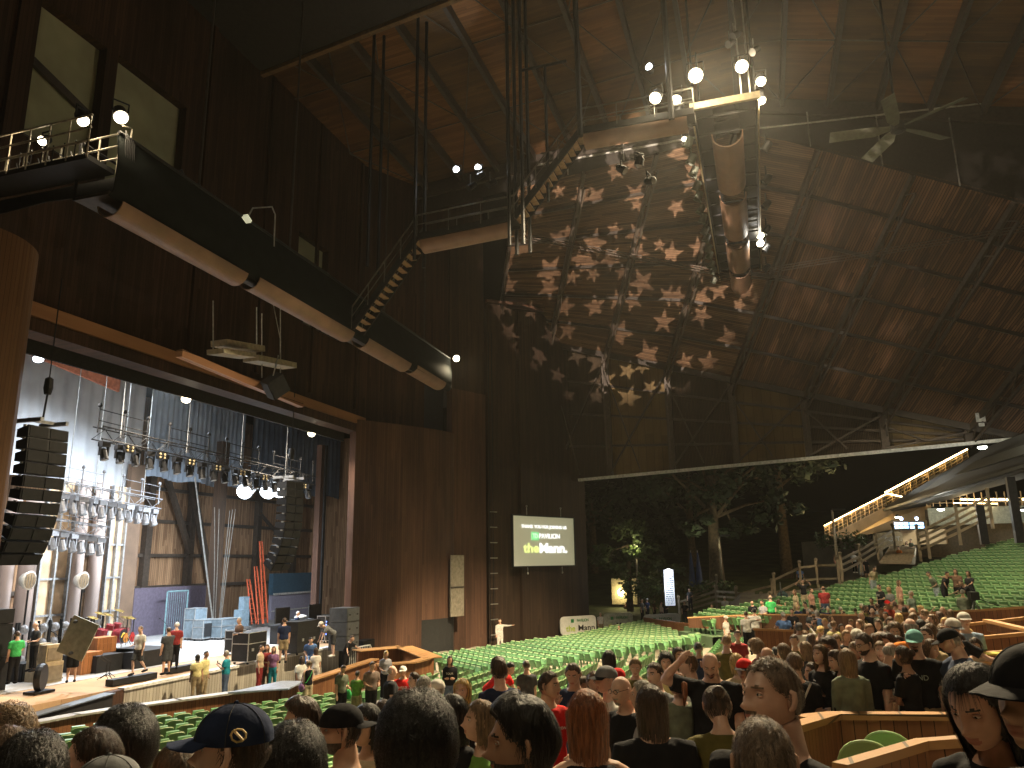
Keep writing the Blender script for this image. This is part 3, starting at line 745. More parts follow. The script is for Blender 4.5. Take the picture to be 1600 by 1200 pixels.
# added unseen floods above and behind the viewer, brightening the near crowd
for lab, p, e, aim in [('rear house floodlight on the left hung from the ceiling behind the boxes', (-2.5, 7, 13.5), 1600, (9, 4, -2)), ('rear house floodlight on the right hung from the ceiling behind the boxes', (-1, -9, 13.5), 900, (10, -1, -2))]:
    t = flood('floodlight', lab, 'floodlight', p, aim, .25, M_lens, e, WARM, 95, 'house floodlights behind the boxes'); MB().tube([(p[0], p[1], p[2]+.4), (p[0], p[1], 25)], .04, 6).build('drop_pipe', M_black, t)
# ================================================================== stage interior
t = thing('backstage_wall', 'tall slatted wooden rear wall of the stage with horizontal rails', 'wall', (45, 38, -4))
b = MB().bx(26, 64, 38, 38.3, -4, 11); b.build('slatted_boards', M_back, t)
b = MB()
for z in (-1.3, .7, 2.9, 5.0): b.bx(26, 64, 37.75, 38.0, z, z+.22)
for x in (40.5, 44.5, 52, 57): b.bx(x, x+.5, 37.6, 37.99, -4, 9)
b.beam((43.5, 37.4, 7), (47.5, 37.4, -3), .35, .35); b.beam((41, 37.4, 7), (44.4, 37.4, 1), .3, .3); b.beam((52, 37.4, 4), (57, 37.4, 1), .2, .2)
b.build('wall_framing', M_truss, t)
b = MB().bx(60, 60.3, 24, 38, -4, 11); b.build('side_return', M_back, t)
M_cur = mat('blue_grey_curtain', (.24, .29, .36), .8, 0, .25, .8)
def curtain(name, lab, x0, x1, y, z0, z1, m, amp=.12, per=.45):
    n = int((x1-x0)/per*4); vs = []
    for k in range(n+1):
        x = x0+(x1-x0)*k/n; dy = amp*sin(k*pi/2+.7*sin(k*.31)); vs += [(x, y+dy, z0+.1*sin(k*.2)), (x, y+dy*.7, z1)]
    b = MB().add(vs, [(2*k, 2*k+2, 2*k+3, 2*k+1) for k in range(n)]); b.add([(v[0], v[1]+.05, v[2]) for v in vs], [(2*k+1, 2*k+3, 2*k+2, 2*k) for k in range(n)])
    return tag(b.build(name, m, smooth=True), lab, 'curtain', 'stage curtains')
curtain('stage_curtain', 'pale blue grey upper curtain hanging behind the left line array', 22, 37.2, 35.6, 4.6, 14, mat('grey_curtain', (.40, .41, .43), .8, 0, .2, .6), .1, .8)
curtain('stage_curtain', 'mid blue upper curtain above the middle of the front truss', 37.4, 46.5, 35.2, 5.4, 14, M_cur)
curtain('stage_curtain', 'dark navy upper curtain next to the right end of the stage opening', 46.7, 59, 34.6, 5.6, 14, mat('navy_curtain', (.06, .08, .11), .85, 0, .3, .9), .15, .6)
b = MB().prism([(22, 24, 13.0), (40, 24, 12.2), (40, 34, 11.2), (22, 34, 12.8)], (0, 0, .2)); tag(b.build('stage_soffit', mat('soffit_pale', (.5, .48, .42), .7)), 'pale soffit panel lit over the stage behind the header', 'ceiling panel')
b = MB().prism([(24, 33.9, 11.6), (33.5, 33.9, 11.3), (33.5, 33.9, 9.7), (24, 33.9, 10.9)], (0, .15, 0)); tag(b.build('orange_valance', mat('orange_cloth', (.45, .16, .09), .8)), 'orange cloth strip hung below the pale soffit panel', 'valance')
b = MB()
for z, y in ((12.0, 28), (11.4, 30)): b.tube([(20, y, z+.3), (44, y, z-.6)], .06, 6)
for k in range(9): b.tube([(20+k*2.6, 28, 12.2-k*.1), (20+k*2.6, 28, 13.2)], .025, 5)
tag(b.build('batten_pipes', M_pipe), 'white batten pipes running under the pale soffit panel', 'pipes')
b = MB().prism([(14, 22.9, 13.5), (62, 22.9, 13.5), (62, 40, 13.5), (14, 40, 13.5)], (0, 0, .2)); struct(b.build('stage_ceiling', MATS['soffit_black']))
# lower back boxes
p0, p1 = onY(208, 950, 36), onY(322, 950, 36)
tag(MB().bx(p0[0], p1[0], 36, 36.6, -4, onY(265, 917, 36)[2]).build('plum_partition', mat('plum_paint', (.075, .06, .085), .7)), 'dark plum low partition behind the drum kit', 'partition')
t = thing('loading_door', 'lavender grey loading door with a teal band behind the monitor desk', 'door', (52, 37, -4))
x0, x1 = onY(424, 950, 37)[0], onY(548, 950, 37)[0]; z1, z2 = onY(470, 926, 37)[2], onY(470, 895, 37)[2]
MB().bx(x0, x1, 37, 37.3, -4, z1).build('door_panel', mat('lavender', (.36, .34, .44), .6, 0, .1), t)
MB().bx(x0-.1, x1, 36.9, 37.3, z1, z2).build('teal_band', mat('teal_paint', (.05, .12, .18), .6, 0, .1), t)
MB().bx(x0, x1, 36.85, 36.9, z1-.05, z1+.1).build('door_track', M_white, t); MB().bx(x0, x1, 36.9, 36.98, z1-1.3, z1-1.2).build('door_seam', M_white, t)
# tall wrapped columns and panel screen at the left rear
for i, (xt, yt, xb, yb, rpx) in enumerate([(14, 860, 4, 985, 12), (46, 860, 32, 990, 15), (133, 775, 116, 985, 11), (160, 775, 146, 985, 13)]):
    Y = 33.5; a, c = onY(xb, yb, Y), onY(xt, yt, Y); r = rpx/1202*36
    tag(MB().cyl((c[0], Y, -4), (c[0], Y, 4.6 if i > 1 else 3.5), r*.85, 20).build('wrapped_column', mat('column_satin', (.34, .27, .24), .3, .1, .08, .5), smooth=True), ['pale satin column at the very left behind the line array', 'second pale satin column behind the left line array', 'satin column left of the rear scaffold edge', 'satin column with a bright sheen beside the dark rear panels'][i], 'column', 'tall satin columns at the back of the stage')
t = thing('panel_screen', 'tan plywood panel screen in a grey scaffold frame behind the stage lights', 'screen', (30, 34, -4))
for i, (a, c) in enumerate([(onY(62, 900, 34)[0], onY(108, 900, 34)[0]), (onY(166, 900, 34)[0], onY(190, 900, 34)[0])]):
    MB().bx(a, c, 34.2, 34.3, -4, 4.5).build('plywood_panel', mat('tan_ply', (.42, .29, .17), .6, 0, .35, 1.3), t)
    b = MB()
    for k in range(5): b.bx(a-.05, c+.05, 34.05, 34.12, -4+k*1.75, -3.9+k*1.75)
    for x in (a, (a+c)/2, c): b.bx(x-.05, x+.05, 34.0, 34.2, -4, 4.5)
    if i == 0: b.beam((a, 34, -4), ((a+c)/2, 34, -2.2), .07, .07); b.beam((c, 34, -4), ((a+c)/2, 34, -2.2), .07, .07)
    b.build('scaffold_frame', M_grey, t)
b = MB(); a, c = onY(190, 900, 35)[0], onY(212, 900, 35)[0]; b.bx(a, c, 35, 35.3, -4, 6); tag(b.build('rear_wing_flat', mat('umber_ply', (.10, .06, .035), .7, 0, .3, 1)), 'dark umber flat standing right of the satin columns', 'stage flat')
# backstage posts and cables
t = thing('stage_post', 'brown steel post with white cables clipped to it in mid stage', 'post', tuple(onY(334, 1000, 33))); a = onY(334, 985, 33)
MB().bx(a[0]-.35, a[0]+.35, 33, 33.5, -4, 8).build('post_shaft', M_towerdk, t)
b = MB()
for dx, dz in ((-1.0, .9), (-.55, .2), (.5, -.3), (.75, .4), (1.05, .9)): b.tube([(a[0]+dx*.3, 32.8, -3.9), (a[0]+dx*.6, 32.8, 0), (a[0]+dx, 32.8, 3.6+dz*.1)], .018, 5)
b.tube([(a[0]-.2, 32.8, -3.9), (a[0]-3.0, 32.8, 5.4)], .05, 5)
b.build('hoist_cables', M_pipe, t)
a = onY(496, 970, 28); t = thing('stage_post', 'dark post standing in the right third of the stage', 'post', tuple(a))
MB().bx(a[0]-.3, a[0]+.06, 28, 28.4, -4, 8).build('post_shaft', M_tower, t); MB().bx(a[0]+.07, a[0]+.3, 27.9, 28.4, -4, 8).build('post_channel', M_black, t)
# ---------------------------------------------------------------- line arrays
def line_array(x, y, ztp, lab, n=11, lean=1.0):
    t = thing('line_array', lab, 'speakers', (x, y, ztp), 'curved line array speakers beside the stage opening')
    yy = 0; z = 0; ang = radians(-3)
    for k in range(n):
        ang = radians(-3+k*k*.32*lean); h = .37
        R = Matrix.Rotation(ang, 3, 'X')
        d = R @ Vector((0, 0, -h)); c = Vector((0, yy, z))+d*.5
        b = MB(); wd, dp = 1.42, .62
        pts = [(-wd/2, -dp/2, -h*.47), (wd/2, -dp/2, -h*.47), (wd/2, -dp/2, h*.47), (-wd/2, -dp/2, h*.47)]
        vs = [c+R @ Vector(p) for p in pts]+[c+R @ Vector((p[0]*.8, dp/2, p[2]*.7)) for p in pts]
        b.add(vs, [(0, 1, 2, 3), (7, 6, 5, 4), (0, 4, 5, 1), (1, 5, 6, 2), (2, 6, 7, 3), (3, 7, 4, 0)])
        bx = b.build('speaker_cabinet', mat('cabinet_black', (.008, .008, .009), .6, spec=.15) if k > 1 else mat('cabinet_grey', (.03, .031, .033), .6, spec=.2), t, local=True)
        g_ = MB(); 
        for s in (-1, 1): g_.box(c+R @ Vector((s*wd*.25, -dp/2-.012, 0)), (wd*.44, .02, h*.8), R)
        g_.build('grille', mat('grille_mesh', (.011, .011, .012), .6, 0, spec=.15), bx, local=True)
        g_ = MB()
        for s in (-1, 1): g_.box(c+R @ Vector((s*(wd/2+.02), -dp*.3, h*.42)), (.04, .1, .06), R)
        g_.build('rigging_pin', M_grey, bx, local=True)
        yy += d.y; z += d.z
    b = MB(); b.beam((-.45, -.5, .2), (-.45, .6, .2), .1, .12); b.beam((.45, -.5, .2), (.45, .6, .2), .1, .12); b.beam((-.5, 0, .22), (.5, 0, .22), .1, .1); b.build('rigging_frame', M_grey, t, local=True)
    b = MB(); b.tube([(0, 0, .3), (.05, 0, 1.1)], .03, 6); b.lathe([(.1, 1.1), (.14, 1.3), (.12, 1.6), (.05, 1.65)], (.05, 0, 0), 10); b.tube([(.05, 0, 1.6), (.05, 0, 8.0-ztp+1.2)], .02, 5); b.build('chain_hoist', M_black, t, local=True)
    return t
line_array(17.9, 21.0, 4.25, 'large curved line array hanging at the left of the stage opening')
line_array(31.7, 21.3, 3.9, 'smaller looking curved line array hanging before the right side of the stage')
# ---------------------------------------------------------------- trusses with moving heads
def truss_mesh(p, q, sz=.42, m=None, parent=None, name='truss_frame', bay=.6):
    p, q = Vector(p), Vector(q); d = (q-p); L = d.length; d.normalize(); r = d.cross(Vector((0, 0, 1))).normalized(); u = r.cross(d)
    b = MB(); cs = [r*s1*sz/2+u*s2*sz/2 for s1, s2 in ((-1, -1), (1, -1), (1, 1), (-1, 1))]
    for c in cs: b.tube([p+c, q+c], .028, 5, False)
    n = max(2, int(L/bay))
    for i in range(n):
        a0, a1 = p+d*(L*i/n), p+d*(L*(i+1)/n)
        for j in range(4):
            c0, c1 = cs[j], cs[(j+1) % 4]
            b.tube([a0+c0, a1+c1] if i % 2 else [a0+c1, a1+c0], .014, 4, False)
    return b.build(name, m or M_black, parent)
def head_proto(m, name, lab, grp):
    t = thing(name, lab, 'stage light', (0, 0, 0), grp)
    MB().box((0, 0, -.12), (.36, .3, .2)).build('base_box', m, t, local=True)
    b = MB(); b.box((-.17, 0, -.38), (.05, .14, .4)); b.box((.17, 0, -.38), (.05, .14, .4)); b.build('yoke_arms', m, t, local=True)
    b = MB(); d = Vector((.1, -.25, -1)).normalized(); b.lathe([(.08, -.22), (.14, -.16), (.15, .1), (.17, .26), (.15, .27)], (0, 0, -.5), 10, d)
    h = b.build('head_body', m, t, local=True); b = MB(); b.lathe([(.13, .272), (.06, .3), (.01, .305)], (0, 0, -.5), 10, d, cap=False); b.build('lens', mat('glass_lens', (.35, .38, .4), .1, 0, .1), h, local=True)
    return t
HP = head_proto(M_black, 'moving_head', 'first black moving head light on the front truss', 'black moving heads under the front truss')
M_chrome = mat('worn_silver', (.22, .22, .23), .3, .6)
HP2 = head_proto(M_chrome, 'moving_head', 'first silver moving head on the rear truss', 'silver moving heads under the rear trusses')
def put(proto, first, loc, lab, rz=0, sc=1):
    o = proto if first else copy_tree(proto); o.location = loc; o.rotation_euler[2] = rz; o.scale = (sc,)*3; o['label'] = lab; return o
def rig(a, c, y, name, lab, m, proto, n, gl, first, hz, sc=1.0, rail=True):
    A, B = onY(*a, y), onY(*c, y)
    t = thing(name, lab, 'truss', tuple((A+B)/2), 'lighting trusses over the stage')
    truss_mesh(A, B, .5, m, t)
    b = MB(); d = (B-A); L = d.length
    k = 0.
    nn = int(L/1.25)
    for i in range(nn+1):
        p = A+d*(i/nn); b.tube([p, p+Vector((0, 0, 1.05))], .03, 5); b.lathe([(.07, 1.05), (.09, 1.1), (.05, 1.2)], p, 8)
    for z in (.5, .95):
        for i in range(nn): 
            if i % 3 != 2: b.tube([A+d*(i/nn)+Vector((0, 0, z)), A+d*((i+1)/nn)+Vector((0, 0, z))], .02, 5)
    b.build('guard_rails', m, t)
    b = MB()
    for i in range(4): p = A+d*((i+.3)/4); b.tube([p, (p[0], p[1], hz)], .022, 5)
    b.build('hoist_chains', M_pipe, t)
    for i in range(n):
        p = A+d*((i+.5)/n)-Vector((0, 0, .28))
        put(proto, first and i == 0, tuple(p), '%s %s from the left end' % (ordinal(i), gl), random.uniform(-.5, .5), sc)
rig((152, 676), (488, 752), 25, 'front_truss', 'black box truss across the front of the stage with many lights', M_black, HP, 19, 'black moving head below the front truss counting', True, 12.5, 1.0)
rig((92, 760), (247, 788), 31, 'rear_truss', 'upper silver truss behind the left line array', M_chrome, HP2, 11, 'silver moving head below the upper rear truss counting', True, 12.5, 1.15)
rig((76, 818), (165, 832), 31.5, 'rear_truss', 'lower silver truss under the other one at the left rear', M_chrome, HP2, 6, 'silver moving head below the lower rear truss counting', False, 4.0, 1.15)
# wash bars between the heads
for i in range(8):
    A, B = onY(152, 676, 25), onY(488, 752, 25); p = A+(B-A)*((i+.75)/8.5)-Vector((0, .3, .3))
    b = MB(); b.box((0, 0, -.15), (.5, .12, .3))
    t = thing('blinder_light', '%s four-lamp blinder from the left end of the front truss' % ordinal(i), 'stage light', tuple(p), 'four-lamp blinders on the front truss')
    b.build('lamp_box', M_black, t, local=True); b = MB()
    for sx in (-.13, .13):
        for sz in (-.22, -.08): b.lathe([(.055, 0), (.05, .03), (.01, .04)], (sx, -.06, sz), 8, (0, -1, 0), cap=False)
    b.build('lenses', mat('amber_glass', (.6, .5, .3), .15), t, local=True)
# ---------------------------------------------------------------- bright work lights
COOL = (.78, .89, 1.0)
for i, (x, y, e, lab) in enumerate([(382, 768, 8500, 'left of the three blinding white work lights over the stage'), (418, 769, 8500, 'middle one of the three blinding white work lights'), (436, 768, 4500, 'right of the three blinding white work lights by the line array')]):
    p = onY(x, y, 26.5); flood('work_light', lab, 'work light', p, (p[0]-3+3*i, 31, -3), .42, M_lensc, e, COOL, 160, 'white work lights above the stage', blend=.9)
p = onY(262, 600, 30); flood('work_light', 'single white work light high under the header at the left', 'work light', p, (p[0]-4, 29, -4), .22, M_lensc, 18000, COOL, 165, 'white work lights above the stage', blend=.9)
p = onY(60, 560, 27); flood('work_light', 'white work light high at the left partly behind the round column', 'work light', p, (28, 30, -4), .2, M_lensc, 8000, (.95, .93, .9), 165, 'white work lights above the stage', blend=.9)
for (x, lab) in ((27, 'left'), (37, 'right')):  # added lamps, hidden from view, that brighten the stage boards
    flood('work_light', 'hidden %s warm work light tucked behind the header over the stage boards' % lab, 'work light', (x, 23.6, 7.2), (x, 25.5, -4), .2, M_lens, 2600, (1, .85, .66), 150, 'warm work lights behind the header')
# ---------------------------------------------------------------- scoop lights on stands
for i, x in enumerate((46, 130)):
    p = onY(x, 907, 30); t = thing('scoop_light', ['left round wire-front scoop light on a tall stand', 'right round wire-front scoop light on a tall stand'][i], 'scoop light', (p[0], p[1], -4), 'round scoop lights at the back of the stage')
    d = Vector((.2, -1, -.05)).normalized(); c = Vector((0, 0, p[2]+4))
    MB().lathe([(.02, -.38), (.25, -.33), (.36, -.12), (.4, .02), (.36, .03)], c, 20, d).build('scoop_shell', mat('scoop_white', (.6, .58, .54), .35, .2), t, True, local=True)
    b = MB(); b.lathe([(.34, .04), (.2, .06), (.01, .07)], c, 16, d, cap=False); b.build('lamp_face', mat('brown_glass', (.28, .22, .15), .2), t, local=True)
    b = MB(); sd = d.cross(Vector((0, 0, 1))); 
    for k in range(5): b.tube([c+d*.08+sd*(-.3+.15*k)+Vector((0, 0, -.28)), c+d*.08+sd*(-.3+.15*k)+Vector((0, 0, .28))], .012, 4)
    b.build('wire_guard', M_grey, t, local=True)
    b = MB(); b.tube([(0, 0, 0), (0, 0, c.z-.4)], .04, 6)
    for a in range(3): b.tube([(0, 0, .6), (.5*cos(a*2.1), .5*sin(a*2.1), 0)], .02, 5)
    b.build('stand', M_black, t, local=True)
# floor light ladders
for i, x in enumerate((16, 38, 68, 86, 102, 118, 134, 152)):
    p = onY(x, 985, 29.5); t = thing('floor_light_tower', '%s low tower of stacked chrome lights from the left along the rear of the stage' % ordinal(i), 'light tower', (p[0], 29.5, -4), 'stacked light towers at the rear of the stage')
    b = MB(); b.bx(-.3, -.24, -.05, .05, 0, 1.9); b.bx(.24, .3, -.05, .05, 0, 1.9); b.bx(-.35, .35, -.25, .25, 0, .06); b.build('tower_frame', M_black, t, local=True)
    for k in range(3): b = MB().lathe([(.05, -.16), (.18, -.12), (.2, .02), (.14, .1), (.02, .12)], (0, 0, .4+.6*k), 10, (.1, -1, .2)); b.build('light_head', M_chrome, t, local=True)
# ---------------------------------------------------------------- boxes: generator for road cases, amps, risers
M_case = mat('case_black', (.014, .014, .015), .55, spec=.25); M_trim = mat('case_trim', (.5, .5, .5), .35, .7); M_tan = mat('tan_tolex', (.30, .24, .15), .6); M_orange = planks('orange_cabinet_wood', (.32, .13, .05), (.5, .22, .09), .2, .4)
def case(name, lab, cat, p, w_, d_, h_, m, trim=M_trim, rz=0, wheels=True, group=None, face=None):
    t = thing(name, lab, cat, tuple(p), group, rz); z0 = .12 if wheels else 0
    b = MB().bx(-w_/2, w_/2, -d_/2, d_/2, z0, z0+h_); bo = b.build('case_body', m, t, local=True)
    if trim:
        b = MB(); e = .03
        for sx in (-1, 1):
            for sy in (-1, 1): b.box((sx*w_/2, sy*d_/2, z0+h_/2), (e, e, h_+.01))
        for z in (z0, z0+h_, z0+h_*.62):
            for sy in (-1, 1): b.box((0, sy*d_/2, z), (w_+.01, e, e))
            for sx in (-1, 1): b.box((sx*w_/2, 0, z), (e, d_+.01, e))
        b.build('edge_trim', trim, t, local=True)
    if face:
        b = MB().box((0, -d_/2-.012, z0+h_*.45), (w_*.86, .02, h_*.72)); b.build('front_grille', face, t, local=True)
    elif trim:
        b = MB()
        for sx in (-.25, .25): b.box((sx*w_, -d_/2-.012, z0+h_*.4), (.14, .02, .12))
        b.build('recessed_latch', M_trim, t, local=True)
    if wheels:
        for sx in (-1, 1):
            for sy in (-1, 1): MB().cyl((sx*w_*.4-.02, sy*d_*.4, .055), (sx*w_*.4+.02, sy*d_*.4, .055), .055, 10).build('caster', M_black, t, local=True)
    return t
def fl(x, y, z=-4.0): return onZ(x, y, z)
case('road_case', 'black road case with silver edges in front of the monitor desk', 'road case', fl(388, 1036), 1.25, .8, 1.15, M_case)
case('road_case', 'narrow black road case left of the silver edged one', 'road case', fl(366, 1022), .7, .6, .95, M_case)
case('road_case', 'large black road case behind the man in dark shorts', 'road case', fl(468, 1021), 1.9, .9, 1.35, M_case, M_case)
case('flight_case', 'grey flight case standing at the foot of the mid stage post', 'flight case', fl(320, 1000), 1.3, .7, 1.0, mat('case_grey', (.14, .17, .19), .5), face=M_case)
case('flight_case', 'blue grey tall case behind the drum riser at right', 'flight case', fl(303, 999), 1.0, .7, 1.6, mat('case_blue', (.13, .17, .20), .5))
case('flight_case', 'open frame grey table case right of the mid stage post', 'flight case', fl(350, 998), 1.6, .8, 1.0, mat('case_slate', (.10, .13, .15), .5))
for i, (x, y, lab) in enumerate([(58, 1064, 'left tan guitar amplifier stack near the fan'), (76, 1066, 'front tan guitar amplifier stack with pale badge')]):
    case('guitar_amplifier', lab, 'amplifier', fl(x, y), .75, .4, .72, M_tan, None, 0, False, face=mat('amp_cloth', (.16, .13, .09), .8))
    case('guitar_amplifier', lab.replace('stack', 'head').replace('amplifier', 'amp upper cabinet with', 1).replace('with head', 'head'), 'amplifier', fl(x, y)+Vector((0, .05, .72)), .72, .36, .6, M_tan, None, 0, False, face=mat('amp_cloth', (.16, .13, .09), .8))
case('wooden_cabinet', 'left orange wooden cabinet beside the drum riser', 'cabinet', fl(131, 1052), 1.0, .7, .8, M_orange, None, 0, False, face=M_orange)
case('wooden_cabinet', 'right orange wooden cabinet touching the drum riser', 'cabinet', fl(153, 1045), 1.0, .7, 1.25, M_orange, None, 0, False, face=M_orange)
for i, (x, y, w_) in enumerate([(193, 1046, 2.6), (245, 1040, 2.6)]):
    case('riser', ['black draped drum riser under the red drum kit', 'black draped riser right of the drum kit'][i], 'riser', fl(x, y)+Vector((0, 1.2, 0)), w_, 2.2, .65, M_case, None, 0, False)
# side stacks
M_spk = mat('speaker_black', (.010, .010, .011), .6, spec=.2); M_spg = mat('speaker_grey', (.05, .052, .055), .55)
def stack(name, lab, p, w_, d_, hs, m, face, dots=False, rz=0):
    t = thing(name, lab, 'speaker stack', tuple(p), 'speaker stacks at the stage edge', rz); z = 0
    for h in hs:
        b = MB().bx(-w_/2, w_/2, -d_/2, d_/2, z+.01, z+h-.01); bo = b.build('speaker_cabinet', m, t, local=True)
        g_ = MB().box((0, -d_/2-.012, z+h/2), (w_*.9, .02, h*.86)); g_.build('grille', face, bo, local=True)
        if dots:
            g_ = MB()
            for sx in (-.3, .3): g_.box((sx*w_, -d_/2-.03, z+h*.5), (.12, .02, .07))
            g_.build('side_handle', M_black, bo, local=True)
        z += h
    return t
stack('speaker_stack', 'tall black speaker stack at the extreme left stage edge', fl(-10, 1082)+Vector((0, .6, 0)), 1.0, 1.0, (1.1, 1.1, .5), M_spk, M_spk)
stack('speaker_stack', 'shorter black subwoofer stack right of the extreme left stack', onZ(30, 1108, -5.0), .85, .8, (.85, .8), M_spk, M_spg)
stack('speaker_stack', 'grey speaker tower against the drum wall at the right stage edge', fl(545, 1012)+Vector((0, .3, -.1)), 1.25, 1.0, (.68, .68, .68), M_spg, mat('speaker_mesh', (.07, .075, .08), .5), True)
stack('subwoofer', 'black subwoofer block set into the right end of the stage front', (37.9, 21.55, -5.2), 1.3, .9, (1.25,), M_spk, M_spk)
stack('subwoofer', 'second black subwoofer block under the stage edge near the white barrier', (39.4, 21.4, -5.2), 1.3, .9, (1.25,), M_spk, M_spk)
# drum fan at left
p = fl(61, 1083); t = thing('floor_fan', 'round black cage fan on the stage corner', 'fan', tuple(p))
b = MB(); b.lathe([(.42, -.1), (.45, 0), (.42, .1)], (0, 0, .5), 20, (.6, -1, 0)); b.build('cage_ring', M_black, t, local=True)
b = MB()
for k in range(5): a = k*1.2566; b.beam((0, 0, .5), (.3*cos(a), .18*cos(a), .5+.38*sin(a)), .02, .12)
b.build('blades', M_black, t, local=True); b = MB().bx(-.4, .4, -.25, .25, 0, .08); b.build('foot', M_black, t, local=True)
# ---------------------------------------------------------------- drum kit
p = fl(205, 1030)+Vector((0, 1.0, .65)); t = thing('drum_kit', 'dark red drum kit with gold cymbals on the black riser', 'drum kit', tuple(p))
M_drum = mat('drum_red', (.16, .02, .025), .25); M_cym = mat('cymbal_gold', (.55, .38, .12), .25, .9)
MB().lathe([(.33, -.2), (.33, .2)], (0, -.2, .34), 20, (.2, -1, 0)).build('bass_drum', M_drum, t, local=True)
b = MB(); b.lathe([(.31, .203), (.01, .206)], (0, -.2, .34), 20, (.2, -1, 0), cap=False); hd = b.build('drum_head', M_black, t, local=True)
b = MB(); c = Vector((0.045, -.42, .34)); b.tube([c+Vector((-.16, 0, -.05)), c+Vector((-.05, 0, .12)), c+Vector((.12, 0, .1)), c+Vector((.02, 0, -.02)), c+Vector((-.02, 0, -.18))], .035, 5); b.build('yellow_mark', mat('yellow_paint', (.8, .55, .05), .5), hd, local=True)
for (x, y, z, r, h) in ((-.3, .1, .75, .18, .24), (.12, .1, .78, .18, .24), (-.75, .1, .5, .24, .4), (-.95, .4, .45, .25, .42), (.7, .2, .55, .2, .15)):
    MB().lathe([(r, -h/2), (r, h/2)], (x, y, z), 16, (0, -.25, 1)).build('tom_drum', M_drum, t, local=True)
for (x, y, z) in ((-1.2, .2, 1.25), (-.55, .5, 1.4), (.05, .6, 1.3), (.6, .5, 1.45), (1.05, .2, 1.1), (.9, .4, 1.12)):
    MB().lathe([(.01, .03), (.05, .03), (.23, -.02), (.24, -.03)], (x, y, z), 16, (.1, -.3, 1), cap=False).build('cymbal', M_cym, t, local=True)
    b = MB(); b.tube([(x, y, 0), (x, y, z)], .012, 5)
    for a in range(3): b.tube([(x, y, .35), (x+.22*cos(a*2.1), y+.22*sin(a*2.1), 0)], .01, 4)
    b.build('cymbal_stand', M_pipe, t, local=True)
# guitars and small stands on the stage
M_gtr = [mat('guitar_sunburst', (.45, .2, .05), .25), mat('guitar_white', (.7, .65, .55), .25), mat('guitar_red', (.4, .03, .03), .25)]
for i, (x, y, lab) in enumerate([(222, 1032, 'sunburst guitar on a stand next to the drum kit'), (108, 1040, 'pale guitar on a stand behind the man carrying a board'), (232, 1030, 'red guitar on a stand right of the drum kit')]):
    p = fl(x, y)+Vector((0, 1.0, .65 if i != 1 else 0)); t = thing('guitar', lab, 'guitar', tuple(p))
    b = MB(); b.prism([(.16*cos(a)*(1.15 if sin(a) < 0 else .85)*(1-.25*abs(sin(a*2))), 0, .3+.22*sin(a)) for a in [k*pi/8 for k in range(16)]], (0, .05, 0)); b.build('guitar_body', M_gtr[i], t, local=True)
    MB().bx(-.025, .025, 0, .03, .5, 1.1).build('guitar_neck', M_case, t, local=True)
    b = MB(); b.tube([(0, .1, .5), (-.15, -.15, 0)], .012, 4); b.tube([(0, .1, .5), (.15, -.15, 0)], .012, 4); b.tube([(0, .1, .5), (0, .3, 0)], .012, 4); b.build('guitar_stand', M_black, t, local=True)
# mic stands
for i, (x, y) in enumerate([(88, 1062), (165, 1062), (170, 1060), (188, 1022), (176, 1015), (255, 1028)]):
    p = fl(x, y); t = thing('microphone_stand', ['tall microphone stand beside the man carrying a board', 'short microphone stand left on the stage boards', 'second short microphone stand left on the stage boards', 'microphone stand before the orange cabinets', 'microphone stand behind the orange cabinets', 'microphone stand on the right riser'][i], 'microphone stand', tuple(p), 'microphone stands')
    h = 1.5 if i in (0, 3, 4, 5) else .6
    b = MB(); b.tube([(0, 0, .1), (0, 0, h)], .014, 5); b.tube([(0, 0, h), (-.5, -.1, h+.25)], .012, 5)
    for a in range(3): b.tube([(0, 0, .2), (.3*cos(a*2.1), .3*sin(a*2.1), .01)], .012, 4)
    b.build('stand_tubes', M_black, t, local=True); MB().lathe([(.02, -.1), (.03, .02), (.01, .06)], (-.52, -.1, h+.26), 8, (-1, -.2, .4)).build('microphone', M_black, t, local=True)
# flat drum trap boxes lying at the stage edge
for i, (x, y, w_) in enumerate([(206, 1066, 2.0), (283, 1049, 1.6)]):
    p = fl(x, y, -4.0); case('cable_trunk', ['long low black cable trunk lying near the stage edge', 'short low black trunk lying behind the pair in yellow shirts'][i], 'trunk', p, w_, .35, .22, M_case, None, -.05, False)
# orange ladders
M_or = mat('ladder_orange', (.50, .09, .035), .5)
for i, (xb, yb, xt, yt) in enumerate([(397, 975, 411, 905), (407, 975, 422, 885), (415, 974, 430, 845)]):
    A, B = onY(xb, yb, 33), onY(xt, yt, 33); B = B+Vector((0, 1.2, 0)); t = thing('orange_ladder', ['shortest orange ladder leaning behind the stage', 'middle orange ladder leaning behind the stage', 'tallest orange ladder leaning behind the stage'][i], 'ladder', tuple(A), 'orange ladders leaning backstage')
    b = MB(); s_ = Vector((.24, 0, 0)); b.beam(A-s_, B-s_*.6, .07, .1); b.beam(A+s_, B+s_*.6, .07, .1); b.build('side_rails', M_or, t)
    b = MB(); n = int((B-A).length/.35)
    for k in range(1, n): f = k/n; b.beam(A-s_+(B-A)*f, A+s_+(B-A)*f, .04, .04)
    b.build('rungs', M_or, t)
p = onZ(376, 985, -4); t = thing('personnel_lift', 'blue grey mast lift parked behind the road cases', 'lift', tuple(p))
b = MB().bx(-.4, .4, -.3, .3, 0, 1.3); b.bx(-.1, .45, -.2, .2, 1.3, 2.1); b.build('mast', mat('lift_blue', (.18, .25, .30), .5), t, local=True)
b = MB().bx(-.9, .5, -.4, .4, .1, .25); b.build('base', M_grey, t, local=True)
